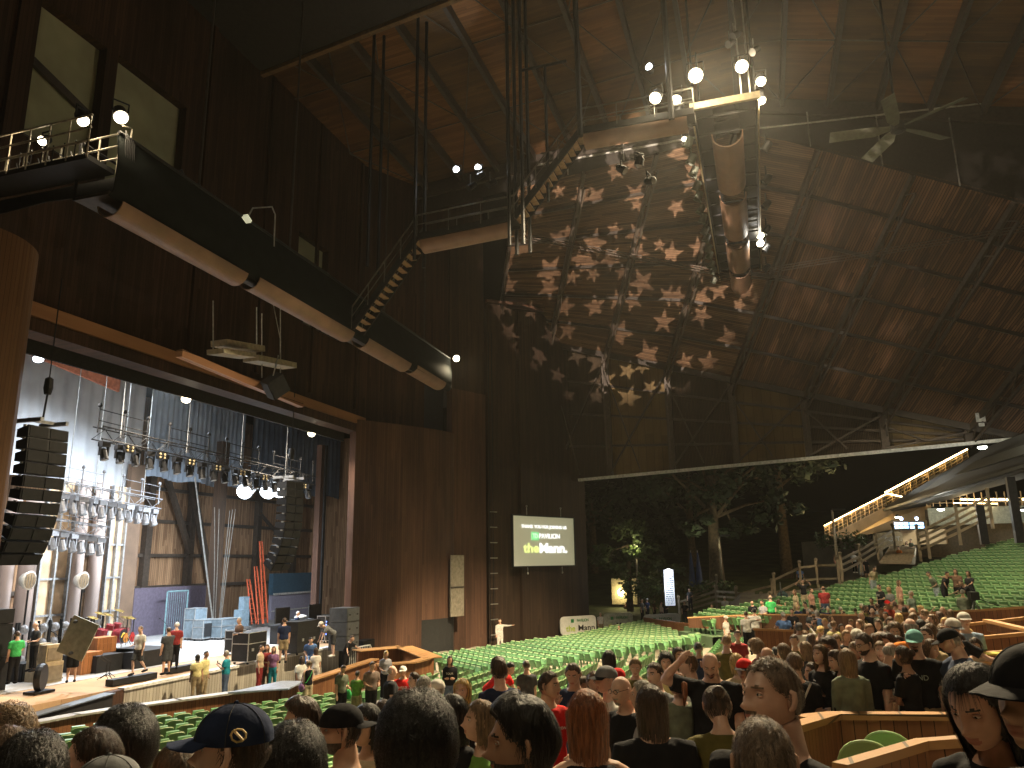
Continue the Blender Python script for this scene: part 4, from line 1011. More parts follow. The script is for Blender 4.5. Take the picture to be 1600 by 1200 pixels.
# monitor desk and racks
p = fl(470, 1000); t = thing('monitor_desk', 'long black monitor desk with screens behind the road cases', 'desk', tuple(p))
b = MB().bx(-2.4, 2.4, -.5, .5, .85, .95); [b.bx(x-.04, x+.04, -.4, .4, 0, .85) for x in (-2.3, -.8, .8, 2.3)]; b.build('desk_frame', M_case, t, local=True)
for x in (-1.9, 1.3): 
    b = MB().box((x, 0, 1.45), (1.3, .08, .8)); b.bx(x-.05, x+.05, -.03, .03, .95, 1.1); b.build('monitor_screen', M_case, t, local=True)
MB().bx(-.7, .7, -.35, .35, .95, 1.12).build('mixing_console', M_spg, t, local=True)
MB().sphere((.2, .2, 1.2), .3, 14, (1.6, 1, .5)).build('white_dome', M_white, t, True, local=True)
for i, x in enumerate((505, 520)):
    p = fl(x, 1004); t = case('equipment_rack', ['left rack with rows of blue lights', 'right rack with rows of blue lights by the grey speaker tower'][i], 'rack', p, .55, .5, 1.25, M_case, M_trim)
    b = MB()
    for r_ in range(5):
        for c in range(4): b.box((-.18+.12*c, -.275, .45+.16*r_), (.06, .02, .05))
    tag(b.build('blue_lamps', emis('blue_led', (.1, .2, 1), 14), t, local=True), kind='stuff')
# green rolling rack + cage
p = fl(220, 995); t = thing('green_frame', 'green tube frame with a desk fan behind the drum kit', 'frame', (p[0], p[1]+5, -4))
b = MB(); 
for x in (-.8, .8):
    for y in (-.4, .4): b.tube([(x, y, 0), (x, y, 1.9)], .03, 5)
for z in (.9, 1.9): b.tube([(-.8, -.4, z), (.8, -.4, z), (.8, .4, z), (-.8, .4, z), (-.8, -.4, z)], .03, 5)
b.build('tube_frame', mat('frame_green', (.03, .22, .08), .5), t, local=True); MB().lathe([(.25, -.04), (.27, 0), (.25, .04)], (.6, 0, 2.2), 16, (.3, -1, 0)).build('desk_fan', M_grey, t, local=True)
p = onY(274, 975, 35); t = thing('cage_door', 'tall grey mesh cage in front of the plum partition', 'cage', (p[0], 35, -4))
b = MB(); 
for x in (-.9, .9): b.tube([(x, 0, 0), (x, 0, 2.6)], .05, 5)
b.tube([(-.9, 0, 2.6), (.9, 0, 2.6)], .05, 5); b.build('cage_frame', mat('cage_teal', (.15, .25, .27), .5), t, local=True); b = MB()
for k in range(10): b.tube([(-.9+.18*k, 0, 0), (-.9+.18*k, 0, 2.6)], .012, 4)
b.build('mesh_wires', MATS['cage_teal'], t, local=True)
# hanging speaker cluster in front of the header
t = thing('speaker_scaffold', 'bracket scaffold with pale boxes hung in front of the header', 'scaffold', tuple(onY(380, 580, 20.5)))
b = MB(); b.beam(onY(280, 552, 20.5), onY(470, 632, 20.5), .3, .28); b.build('support_arm', M_beam, t)
b = MB(); b.beam(onY(342, 536, 20.6), onY(402, 546, 20.6), .8, .25); b.beam(onY(336, 549, 20.2), onY(388, 556, 20.2), .8, .2); b.beam(onY(392, 560, 20.4), onY(452, 572, 20.4), .8, .25); b.build('pale_boxes', mat('pale_box', (.34, .29, .2), .6), t)
b = MB()
for (x, y0, y1) in ((333, 470, 548), (401, 480, 545), (409, 490, 590), (438, 480, 590)): b.tube([onY(x, y1, 20.5), onY(x, y0, 20.5)], .03, 5)
b.tube([onY(426, 470, 19.6), onY(439, 535, 19.6)], .02, 5)
b.build('drop_rods', M_pipe, t)
p = onY(430, 603, 19.7); t = thing('hanging_speaker', 'black angular speaker tilted down in front of the header', 'speaker', tuple(p))
R = Matrix.Rotation(.75, 3, 'Y') @ Matrix.Rotation(.5, 3, 'X')
MB().box((0, 0, 0), (.85, .6, .85), R).build('speaker_cabinet', M_spk, t, local=True); MB().box(R @ Vector((0, -.32, 0)), (.75, .03, .75), R).build('grille', MATS['grille_mesh'], t, local=True)
b = MB(); b.tube([(-.2, 0, .4), (.1, 0, 1.4)], .03, 5); b.build('bracket', M_pipe, t, local=True)
# arm lamp above the bridge
p = onY(385, 342, 16.9); t = thing('arm_lamp', 'small square lamp on a bent pipe above the dark scrim', 'lamp', tuple(p))
b = MB(); b.tube([onY(388, 338, 16.9), onY(395, 325, 16.9), onY(425, 323, 16.9), onY(430, 335, 16.9), onY(428, 385, 16.9)], .03, 6); b.build('bent_pipe', M_pipe, t)
MB().box(p, (.3, .25, .12), Matrix.Rotation(.5, 3, 'Y')).build('lamp_head', emis('lamp_face_dim', (.75, .75, .5), .6), t)
# ---------------------------------------------------------------- pit wall
M_cap = mat('cap_metal', (.42, .38, .34), .35, .3)
def lowwall(name, lab, pts, z0, z1, th=.18, m=None, capm=None, cat_='partition', group=None, capw=.3):
    t = thing(name, lab, cat_, (pts[0][0], pts[0][1], z0), group)
    b = MB()
    for i, (p, q) in enumerate(zip(pts, pts[1:])):
        za = z1[i] if isinstance(z1, (list, tuple)) else z1; zb_ = z1[i+1] if isinstance(z1, (list, tuple)) else z1
        b.wall(p, q, z0, za, th, zb_)
    b.build('board_face', m or M_wallw, t)
    b = MB()
    for i, (p, q) in enumerate(zip(pts, pts[1:])):
        za = z1[i] if isinstance(z1, (list, tuple)) else z1; zb_ = z1[i+1] if isinstance(z1, (list, tuple)) else z1
        P, Q = Vector((p[0], p[1], za+.03)), Vector((q[0], q[1], zb_+.03)); d = (Q-P).normalized(); n = Vector((d.y, -d.x, 0)); 
        if n.dot(P) < 0: n = -n
        b.beam(P+n*th/2-d*.05, Q+n*th/2+d*.05, capw, .06)
    b.build('top_rail', capm or M_rail, t)
    return t
def Z2(x, y, z): p = onZ(x, y, z); return (p[0], p[1])
lowwall('pit_wall', 'curving wooden pit wall with a pale metal cap before the left seats', [Z2(22, 1126, -4.2), Z2(42, 1134, -4.2), Z2(120, 1119, -4.2), Z2(200, 1107, -4.2), Z2(280, 1096, -4.2), Z2(360, 1085, -4.2), Z2(420, 1079, -4.2), Z2(466, 1070, -4.2)], -5.4, -4.2, capm=M_cap, capw=.45)
lowwall('pit_wall', 'straight wooden pit wall between the blue capped end and the sound booth', [Z2(440, 1078, -4.25), Z2(520, 1053, -4.15), Z2(588, 1031, -4.1)], -5.4, [-4.25, -4.15, -4.1], capw=.4)
t = thing('cap_ledge', 'blue grey end ledge of the pit wall', 'ledge', tuple(onZ(400, 1080, -4.1)))
MB().prism([onZ(356, 1084, -4.12), onZ(450, 1078, -4.12), onZ(476, 1066, -4.12), onZ(440, 1066, -4.12)], (0, 0, .05)).build('ledge_top', mat('blue_cap', (.25, .29, .38), .4), t)
# wooden sound booth
zb = -4.0
P = [Z2(586, 1013, zb), Z2(630, 1011, zb), Z2(671, 1027, zb), Z2(640, 1040, zb)]
lowwall('booth_wall', 'wooden booth wall with wide ledge next to the drum wall', [Z2(560, 1018, zb), Z2(628, 1012, zb), Z2(650, 1020, zb), Z2(672, 1029, zb)], -5.4, zb, capw=.9)
lowwall('booth_wall', 'front wooden booth wall facing the seats beside the ladder of seats', [Z2(590, 1040, -4.05), Z2(648, 1036, -4.05), Z2(672, 1029, -4.0)], -5.4, [-4.05, -4.05, -4.0], capw=.5)
# crowd barriers
def barrier(lab, A, B, h, m, group='crowd control barriers', curve=False):
    A, B = Vector(A), Vector(B); t = thing('crowd_barrier', lab, 'barrier', tuple(A), group)
    d = B-A; b = MB(); up = Vector((0, 0, h))
    b.tube([A+Vector((0, 0, .2)), A+up*.9, A+up+d*.04, B+up-d*.04, B+up*.9, B+Vector((0, 0, .2))], .03, 6)
    b.tube([A+Vector((0, 0, .2)), B+Vector((0, 0, .2))], .025, 6); b.build('frame', m, t)
    b = MB(); n = max(6, int(d.length/.13))
    for k in range(1, n): b.tube([A+d*k/n+Vector((0, 0, .2)), A+d*k/n+up], .012, 4)
    b.build('bars', m, t); return t
barrier('white barred crowd barrier before the black subwoofers', onZ(543, 1051, -5.2), onZ(579, 1044, -5.2), 1.15, M_white)
barrier('silver barrier with curved ends in the pit before the black ramp', onZ(33, 1150, -5.2), onZ(172, 1128, -5.2), .95, M_grey)
# ---------------------------------------------------------------- projection screen
A, B = offs(tl(791, 850), .62), offs(tl(888, 850), .55)
zA, zB = tl(790, 806)[2], tl(790, 885)[2]
A = Vector((A.x, A.y, 0)); B = Vector((B.x, B.y, 0)); rr = (B-A).normalized(); ww = (B-A).length; nn = Vector((rr.y, -rr.x, 0)); nn = nn if nn.dot(A) < 0 else -nn
t = thing('projection_screen', 'large lit projection screen with white and green lettering on the tower', 'screen', tuple(A+Vector((0, 0, zB))))
M_scr = emis('screen_olive', (.36, .36, .20), .42)
b = MB(); b.prism([A+Vector((0, 0, zB)), B+Vector((0, 0, zB)), B+Vector((0, 0, zA)), A+Vector((0, 0, zA))], -nn*.06); b.build('screen_face', M_scr, t)
b = MB(); e = .09
for z in (zB-e/2, zA+e/2): b.beam(A-rr*e+Vector((0, 0, z)), B+rr*e+Vector((0, 0, z)), .16, e)
for q in (A-rr*e/2, B+rr*e/2): b.beam(q+Vector((0, 0, zB-e)), q+Vector((0, 0, zA+e)), .16, e, up=tuple(rr))
b.build('screen_frame', M_black, t)
b = MB()
for f in (.22, .78):
    for z, dz in ((zA, .7), (zB, -.5)): b.tube([A+rr*ww*f+Vector((0, 0, z)), A+rr*ww*f+Vector((0, 0, z+dz))], .03, 5); b.sphere(A+rr*ww*f+Vector((0, 0, z+dz)), .08, 8)
b.build('fixings', M_pipe, t)
def text(s_, m, origin, right, up_, width, height=None, parent=None, bold=0, name='lettering', depth=.01):
    cu = bpy.data.curves.new(name, 'FONT'); cu.body = s_; cu.align_x = 'CENTER'; cu.align_y = 'CENTER'; cu.extrude = depth; cu.offset = bold; cu.materials.append(m)
    o = bpy.data.objects.new(name, cu); col.objects.link(o)
    bpy.context.view_layer.update(); dx, dy = o.dimensions.x or 1, o.dimensions.y or 1
    me = bpy.data.meshes.new_from_object(o); bpy.data.objects.remove(o); o = bpy.data.objects.new(name, me); col.objects.link(o)
    sx = width/dx; sy = (height/dy) if height else sx
    n_ = right.cross(up_).normalized(); mw = Matrix((right*sx, up_*sy, n_)).transposed().to_4x4(); mw.translation = origin
    if parent is not None: o.parent = parent; off = Vector(parent.location); mw.translation = Vector(origin)-off
    o.matrix_basis = mw; return o
Zv = Vector((0, 0, 1)); hh = zA-zB
def sp_(u, v, d=.03): return A+rr*ww*u+Vector((0, 0, zB+hh*v))+nn*d
E_w = emis('screen_white', (1, 1, .95), 1.1); E_g = emis('screen_green', (.10, .75, .22), 1.0); E_y = emis('screen_lime', (.72, .85, .22), 1.1)
text('THANK YOU FOR JOINING US', E_w, sp_(.5, .79), rr, Zv, ww*.74, hh*.085, t, .012)
b = MB(); b.box(sp_(.34, .60), (.1, .1, .1)); 
MB().prism([sp_(.285, .52), sp_(.395, .52), sp_(.395, .68), sp_(.285, .68)], nn*.02).build('logo_square', E_g, t)
text('TD', emis('screen_pale', (.6, .95, .6), 1.1), sp_(.34, .6, .06), rr, Zv, ww*.075, hh*.09, t)
text('PAVILION', E_w, sp_(.58, .6), rr, Zv, ww*.34, hh*.10, t, .01)
text('the', E_y, sp_(.28, .35), rr, Zv, ww*.24, hh*.19, t, .02)
text('Mann.', E_w, sp_(.64, .35), rr, Zv, ww*.46, hh*.2, t, .035)
# ================================================================== outdoors: hill, trees, paths, stair, lamps
M_bark = mat('bark', (.10, .072, .042), .9, 0, .4, 4, bump=.8)
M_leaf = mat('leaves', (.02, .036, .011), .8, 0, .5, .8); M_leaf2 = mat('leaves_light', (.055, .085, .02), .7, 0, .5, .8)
def leafcloud(b, c, rad, n, sz, rng, hollow=.5):
    c = Vector(c)
    for i in range(n):
        d = Vector((rng.gauss(0, 1), rng.gauss(0, 1), rng.gauss(0, 1))).normalized(); r = (hollow+(1-hollow)*rng.random())
        p = c+Vector((d.x*rad[0], d.y*rad[1], d.z*rad[2]))*r
        a = Vector((rng.gauss(0, 1), rng.gauss(0, 1), rng.gauss(0, .6))).normalized(); q = a.cross(d).normalized() if a.cross(d).length > .01 else Vector((1, 0, 0))
        s_ = sz*rng.uniform(.6, 1.5)
        b.add([p-a*s_, p+q*s_*.5, p+a*s_, p-q*s_*.5], [(0, 1, 2, 3)])
def tree(lab, base, h, blobs, trunk=.4, seed=1, n=260, sz=.3, m=None, lean=(0, 0), group='trees on the dark hillside'):
    rng = random.Random(seed); base = Vector(base); t = thing('tree', lab, 'tree', tuple(base), group)
    b = MB(); top = Vector((lean[0], lean[1], h*.62)); path = [Vector((0, 0, -.3)), top*.3+Vector((.1, 0, 0)), top*.65, top]
    b.tube(path, trunk, 10, True, [trunk*1.25, trunk*.95, trunk*.75, trunk*.45])
    for (dx, dy, dz, r) in blobs:
        e = Vector((dx, dy, dz)); st = top*rng.uniform(.6, 1); mid = (st+e)/2+Vector((rng.uniform(-.4, .4), rng.uniform(-.4, .4), .3))
        b.tube([st, mid, e], trunk*.2, 6, True, [trunk*.35, trunk*.22, trunk*.08])
    b.build('trunk', M_bark, t, True, local=True)
    b = MB()
    for (dx, dy, dz, r) in blobs:
        for j in range(5):
            o = Vector((rng.gauss(0, r*.5), rng.gauss(0, r*.5), rng.gauss(0, r*.35)))
            leafcloud(b, Vector((dx, dy, dz))+o, (r*.62, r*.62, r*.42), n//5, sz, rng, .35)
    tag(b.build('crown', m or M_leaf, t, local=True), kind='stuff'); return t
# screen-facing offsets for crowns: rt = right, up
rt = Vector(R0)
def blobs(l): return [(rt.x*a+F0[0]*d, rt.y*a+F0[1]*d, u, r) for (a, u, d, r) in l]
g0 = onD(1122, 926, 74)
tree('large leafy tree with a pale forked trunk lit by the lamp pole', g0, 17, blobs([(0, 9.5, 0, 3), (-4, 10.5, 1, 3), (4, 11, -1, 3.2), (-1, 13, 0, 3.5), (6.5, 13, 0, 3), (-6, 13.5, 0, 3), (2, 15.5, 0, 3.4), (6, 8.3, -1, 1.6), (-2.2, 5.8, -1, 1.3), (9.5, 14, 0, 2.6), (2, 5.5, 0, 1.0)]), .62, 3, 520, .3, M_leaf)
b0 = onD(985, 950, 72)
tree('rounded tree lit yellow green behind the wall lamp', b0, 9, blobs([(0, 4.5, 0, 2), (-2, 4, 0, 1.6), (1.8, 5, 0, 1.8), (.5, 6.3, 0, 1.8), (3, 3.3, 0, 1.4)]), .25, 5, 420, .22, M_leaf2)
tree('dark tree touching the gutter line above the outdoor stair', onD(1230, 900, 96), 24, blobs([(0, 14, 0, 5), (6, 17, 0, 4.5), (-5, 17, 0, 5), (2, 21, 0, 5), (11, 19, 0, 4), (-10, 13, 0, 4)]), .6, 8, 520, .45, M_leaf)
tree('dark tree at the far left of the hillside beside the tower wall', onD(930, 935, 105), 20, blobs([(0, 10, 0, 5), (3, 13, 0, 5), (-3, 15, 0, 5), (6, 8, 0, 4)]), .6, 11, 420, .5, M_leaf)
tree('tall dark tree behind the pale forked tree', onD(1085, 920, 110), 24, blobs([(0, 12, 0, 5.5), (6, 15, 0, 5), (-6, 16, 0, 5), (0, 20, 0, 6)]), .6, 13, 450, .5, M_leaf)
# hedges and shrubs
def shrub(lab, p, w_, h_, n, sz, seed, m): 
    rng = random.Random(seed); t = thing('shrub', lab, 'shrub', tuple(p), 'shrubs along the path'); b = MB()
    for k in range(4): leafcloud(b, rt*w_*(k/3-.5)+Vector((0, 0, h_*.45)), (w_*.25, w_*.22, h_*.5), n//4, sz, rng, .2)
    tag(b.build('foliage', m, t, local=True), kind='stuff')
    b = MB(); [b.tube([(rt*w_*(k/3-.5)), (rt*w_*(k/3-.5)+Vector((0, 0, h_*.5)))], .04, 5) for k in range(4)]; b.build('stem', M_bark, t, local=True)
shrub('low hedge behind the lit information tower', onD(1085, 930, 70), 5.5, 1.4, 900, .15, 2, M_leaf2)
shrub('dark bushy shrub left of the lit information tower', onD(1012, 945, 70), 3.5, 3.2, 900, .17, 4, M_leaf2)
shrub('shrub beside the top of the concrete retaining wall', onD(1315, 858, 68), 3, 1.6, 700, .14, 6, M_leaf2)
# lamp poles
def pole(lab, xb, yb, xt, yt, D, on=False, r=.11):
    p = onD(xb, yb, D); h = onD(xt, yt, D)[2]-p[2]; t = thing('lamp_pole', lab, 'lamp pole', tuple(p), 'lamp poles outside the pavilion')
    MB().cyl((0, 0, 0), (0, 0, h), r, 10, r*.7).build('pole_shaft', mat('pole_tan', (.28, .24, .17), .5), t, True, local=True)
    MB().box(rt*.5+Vector((0, 0, h+.05)), (.9, .35, .14), Matrix.Rotation(H_-pi/2, 3, 'Z')).build('lamp_head', M_black, t, local=True); return t, p, h
t, p, h = pole('tan lamp pole in front of the pale forked tree', 1130, 928, 1121, 838, 71)
lamp('pole_lamp', 'SPOT', (p[0]-1.0, p[1]+.6, p[2]+h-1.2), 260, (1, .92, .6), (p[0]+1, p[1]+.8, p[2]+h+4), .2, 150, .8)
lamp('pole_lamp', 'SPOT', (p[0]-.8, p[1], p[2]+h-.2), 140, (1, .88, .6), (p[0]-3, p[1], p[2]), .2, 120, .8)
t, p, h = pole('tan lamp pole standing before the lit outdoor stair', 1310, 893, 1301, 797, 62)
t, p, h = pole('small lamp pole inside the yellow green tree', 998, 948, 995, 852, 71.5)
MB().sphere((0, 0, h+.1), .16, 10).build('lamp_globe', emis('globe_warm', (1, .85, .5), 5), t, local=True)
lamp('pole_lamp', 'POINT', (p[0]-.9, p[1], p[2]+h-.3), 130, (1, .88, .5), None, .15)
# wall lamp glow kiosk
p = onD(977, 948, 76); t = thing('kiosk', 'small kiosk wall with a glowing lamp under the trees', 'kiosk', tuple(p))
MB().box(Vector((.5, 0, 1.4)), (.3, 2.6, 2.4)).build('kiosk_wall', mat('kiosk_cream', (.45, .38, .22), .7), t, local=True)
MB().sphere((-.1, .3, 1.3), .34, 12).build('globe_lamp', emis('globe_hot', (1, .85, .45), 25), t, local=True)
lamp('kiosk_lamp', 'POINT', (p[0]-.6, p[1]+.3, p[2]+1.3), 60, (1, .82, .45), None, .3)
# LED information tower
p = onD(1047, 947, 66); h = onD(1047, 889, 66)[2]-p[2]; t = thing('information_tower', 'tall lit white information tower with a round emblem on top', 'sign', (p[0], p[1], p[2]))
w_ = .78; q = Matrix.Rotation(H_-pi/2, 3, 'Z')
MB().box((0, 0, h/2), (w_+.08, .3, h), q).build('tower_body', M_black, t, local=True)
b = MB(); dn = Vector((-F0[0], -F0[1], 0))*.17
MB().box(Vector((0, 0, h/2))+dn, (w_, .03, h-.1), q).build('lit_panel', emis('led_panel', (.75, .85, 1), .7), t, local=True)
rr_ = random.Random(4); b = MB()
for k in range(15):
    z = h*.06+k*h*.052; a = -w_*.42
    while a < w_*.38:
        l = rr_.uniform(.05, .2); l = min(l, w_*.42-a); b.box(rt*(a+l/2)+Vector((0, 0, z))+dn*1.15, (l, .02, h*.024), q); a += l+rr_.uniform(.02, .05)
b.build('text_rows', mat('led_text', (.12, .14, .18), .5), t, local=True)
MB().lathe([(.33, 0), (.33, .04)], Vector((0, 0, h*.9))+dn*1.1, 20, tuple(dn)).build('round_emblem', emis('led_emblem', (1, 1, 1), 3), t, local=True)
lamp('tower_glow', 'POINT', (p[0]-1, p[1]+.2, p[2]+h*.6), 120, (.8, .9, 1), None, .6)
# closed blue umbrellas
for i, (x, lab) in enumerate([(1083, 'left closed blue umbrella by the hedge'), (1094, 'right closed blue umbrella by the hedge')]):
    p = onD(x, 926, 73); t = thing('umbrella', lab, 'umbrella', tuple(p), 'closed blue umbrellas')
    MB().cyl((0, 0, 0), (0, 0, 3.7), .04, 6).build('pole', M_grey, t, local=True); b = MB(); b.lathe([(.4, .5), (.34, .52), (.2, 2.2), (.06, 3.5)], (0, 0, 0), 10); b.build('canopy', mat('umbrella_blue', (.03, .06, .17), .7), t, local=True)
# banners
M_ban = mat('banner_white', (.55, .55, .5), .6, 0, .08); M_ink = mat('banner_black', (.015, .015, .015), .6); M_lime = mat('banner_lime', (.38, .5, .06), .6); M_bang = mat('banner_green', (.02, .16, .05), .6)
def banner(lab, x0, y0, x1, y1, D0, D1, h, words, sc=1.0, m=None):
    A, B = onD(x0, y0, D0), onD(x1, y1, D1); r = (B-A); L_ = r.length; r.normalize(); u = Vector((0, 0, 1)); n = r.cross(u).normalized(); n = n if n.dot(A) < 0 else -n
    t = thing('banner', lab, 'banner', tuple(A), 'white banners at the edge of the seats'); pts = []; e = .28
    for (cx, cz, a0) in ((e, e, 180), (L_-e, e, 270), (L_-e, h-e, 0), (e, h-e, 90)):
        for k in range(4): a = radians(a0+30*k); pts.append(A+r*(cx+e*cos(a))+u*(cz+e*sin(a)))
    MB().prism(pts, -n*.08).build('banner_sheet', m or M_ban, t)
    for (s_, mm, cx, cz, w__, h__) in words:
        o = A+r*L_*cx+u*h*cz+n*.02
        if s_ == '#': MB().prism([o-r*w__/2-u*h__/2, o+r*w__/2-u*h__/2, o+r*w__/2+u*h__/2, o-r*w__/2+u*h__/2], n*.012).build('logo_square', mm, t)
        else: text(s_, mm, o, r, u, w__, h__, t, .01)
banner('nearest white banner with black and lime lettering at the tower foot', 876, 993, 932, 989, 57, 58.5, 1.25, [('Mann', M_ink, .72, .33, 1.35, .4), ('the', M_lime, .28, .33, .75, .42), ('#', M_bang, .33, .75, .24, .24), ('TD', M_ban, .33, .75, .16, .14), ('PAVILION', M_bang, .62, .75, .95, .2)])
banner('second white banner partly shaded behind the sitting person', 944, 989, 990, 986, 60, 61, 1.35, [('Mann', M_ink, .68, .33, 1.2, .4), ('the', M_lime, .28, .33, .6, .4), ('#', M_bang, .28, .75, .22, .22), ('PAVILION', M_bang, .62, .75, .9, .2)], m=mat('banner_shade_tone', (.3, .32, .26), .6))  # darker sheet colour carries the shade on this banner
banner('third white banner half hidden by the wooden divider', 1006, 981, 1063, 978, 62, 63, .95, [('#', M_bang, .3, .6, .22, .22), ('PAVILION', M_bang, .6, .6, 1.0, .22)])
banner('tan and grey banner above the outdoor steps', 1366, 856, 1412, 853, 70, 70, 1.15, [('SOFT.', M_white, .68, .5, 1.2, .35)], m=mat('banner_tan', (.42, .33, .2), .6))
banner('narrow pale banner end standing by the outer tower', 818, 1000, 826, 999, 55, 55.2, 1.25, [])
# ---------------------------------------------------------------- hillside paths, fences
M_fence = mat('fence_wood', (.22, .175, .11), .7, 0, .3, 2)
def railfence(lab, pts, h, D=None, posts=True, n_r=3, cap=True, m=M_fence):
    t = thing('rail_fence', lab, 'fence', tuple(pts[0]), 'pale wooden rail fences on the hillside'); b = MB()
    for p, q in zip(pts, pts[1:]):
        for k in range(n_r): b.beam(p+Vector((0, 0, h*(.25+.7*k/max(1, n_r-1)))), q+Vector((0, 0, h*(.25+.7*k/max(1, n_r-1)))), .06, .16)
    b.build('rails', m, t)
    for p in pts:
        b = MB(); b.beam(p-Vector((0, 0, .4)), p+Vector((0, 0, h+.3)), .17, .17); b.sphere(p+Vector((0, 0, h+.35)), .14, 8); b.build('post', m, t)
    return t
railfence('zigzag ramp fence left of the tree, nearest run', [onD(1062, 962, 66), onD(1120, 945, 66), onD(1152, 948, 64), onD(1192, 960, 60)], 1.1)
railfence('ramp fence run behind the nearest one under the tree', [onD(1072, 948, 70), onD(1121, 925, 70)], 1.0)
railfence('ramp fence from the middle posts up to the right', [onD(1152, 952, 62), onD(1208, 938, 62)], 1.1, n_r=2)
railfence('fence corner by the person in the blue shirt', [onD(1206, 965, 58), onD(1212, 935, 58), onD(1252, 915, 60), onD(1278, 912, 60), onD(1312, 912, 58)], 1.3, n_r=2)
railfence('long sloping fence up beside the outdoor steps', [onD(1316, 900, 58), onD(1345, 885, 62), onD(1372, 868, 64), onD(1398, 852, 66)], 1.15)
railfence('upper sloping board fence under the dark roof edge', [onD(1438, 868, 62), onD(1452, 864, 60), onD(1500, 842, 58), onD(1550, 816, 58)], 1.7, n_r=4)
# concrete retaining wall and steps
t = thing('retaining_wall', 'concrete retaining wall below the lit stair landing', 'wall', tuple(onD(1290, 865, 72)))
b = MB(); A, B = onD(1254, 868, 76), onD(1372, 860, 70); b.wall(A, B, A[2]-2.5, onD(1290, 845, 73)[2], .5); b.build('wall_face', mat('concrete_tan', (.22, .19, .14), .85, 0, .25, .6), t)
t = thing('outdoor_steps', 'wide outdoor steps climbing between fences below the tan banner', 'steps', tuple(onD(1385, 870, 66)))
b = MB()
for k in range(12):
    p = onD(1374+k*1.5, 879-k*2.2, 64+k*.5); q = onD(1424+k*.6, 879-k*2.2, 64+k*.5); b.beam(p, q, .5, .16)
b.build('treads', mat('step_tan', (.30, .24, .16), .8), t)
b = MB(); b.prism([onD(1370, 884, 66), onD(1430, 882, 66), onD(1432, 856, 72), onD(1390, 854, 72)], (.6, .2, -.5)); b.build('stringer_slab', MATS['concrete_tan'], t)
# lit stair
M_led = emis('handrail_light', (1.0, .70, .30), 16); M_wall_lit = mat('stair_wall', (.34, .24, .13), .7, 0, .2, 1)
t = thing('outdoor_stair', 'long outdoor stair rising right with a glowing amber handrail', 'stair', tuple(onD(1300, 840, 78)))
A0, A1, A2 = onD(1290, 842, 76), onD(1386, 792, 80), onD(1514, 722, 88)
w2 = Vector((1.2, -1.8, 0)); up1 = Vector((0, 0, 1.15))
b = MB(); b.prism([A0-up1*1.0, A1-up1*1.2, A1+up1*.1, A0+up1*.1], w2*.05); b.prism([A1-up1*1.2, A2-up1*1.2, A2-up1*.4, A1+up1*.1], w2*.05); b.build('stair_side', M_wall_lit, t)
b = MB(); b.prism([A0+w2, onD(1445, 815, 80)+w2*.3, onD(1445, 787, 80)+w2*.3, A1+w2+up1*.2], w2*.03); b.build('lit_back_wall', M_wall_lit, t)
b = MB()
for P0_, P1_, nk in ((A0, A1, 14), (A1, A2, 14)):
    for k in range(nk+1):
        p = P0_+(P1_-P0_)*k/nk; b.beam(p-up1*.0, p+up1, .07, .07)
    for z in (.35, .6, .85): b.beam(P0_+up1*z, P1_+up1*z, .04, .04)
    for k in range(nk*4): p = P0_+(P1_-P0_)*k/nk/4; b.beam(p, p+up1*.95, .02, .02)
b.build('balustrade', mat('amber_steel', (.35, .25, .14), .5, .3), t)
b = MB(); q1 = onD(1446, 784, 80)
b.beam(A0+up1, A1+up1, .06, .06); b.beam(A1+up1*1.15, A2+up1*1.1, .12, .1); b.beam(A1+up1*1.1, q1, .1, .1); b.build('light_strip', M_led, t)
for f in (.1, .3, .5, .7, .9):
    for P0_, P1_ in ((A0, A1), (A1, A2)):
        p = P0_+(P1_-P0_)*f+up1*.9+Vector((-.3, .5, 0)); lamp('strip_lamp', 'POINT', tuple(p), 260, (1, .68, .30), None, .3)
# bridge deck at the right
t = thing('outdoor_bridge', 'grey footbridge with an amber lit railing under the dark roof edge', 'bridge', tuple(onD(1520, 800, 74)))
B0, B1 = onD(1450, 803, 76), onD(1640, 802, 70)
b = MB().wall(B0, B1, B0[2]-1.0, B0[2]+.5, .4, B1[2]+.6, B1[2]-.6); b.build('deck_fascia', mat('deck_grey', (.22, .23, .18), .7), t)
b = MB()
for k in range(17): p = B0+(B1-B0)*k/16+Vector((0, 0, .6)); b.beam(p, p+Vector((0, 0, 1.1)), .07, .07)
for z in (.9, 1.2): b.beam(B0+Vector((0, 0, z)), B1+Vector((0, 0, z)), .05, .05)
b.build('railing', MATS['amber_steel'], t)
b = MB(); c0, c1 = onD(1500, 780, 75), onD(1585, 781, 72); b.beam(c0, c1, .12, .14); b.beam(onD(1598, 780, 72), onD(1640, 780, 70), .12, .14); b.beam(onD(1490, 786, 74), onD(1560, 787, 73), .06, .05); b.build('light_strip', M_led, t)
for x in (1510, 1550, 1590): lamp('strip_lamp', 'POINT', tuple(onD(x, 786, 72.5)), 120, (1, .7, .34), None, .3)
b = MB().wall(onD(1395, 858, 82), onD(1640, 850, 76), 0, 4.2, .3); b.build('underpass_wall', mat('underpass_brown', (.06, .05, .035), .8), t)
b = MB().wall(onD(1408, 838, 74), onD(1478, 838, 73), onD(1440, 845, 74)[2]-.3, onD(1440, 828, 74)[2], .3); b.build('lit_counter', M_wall_lit, t)
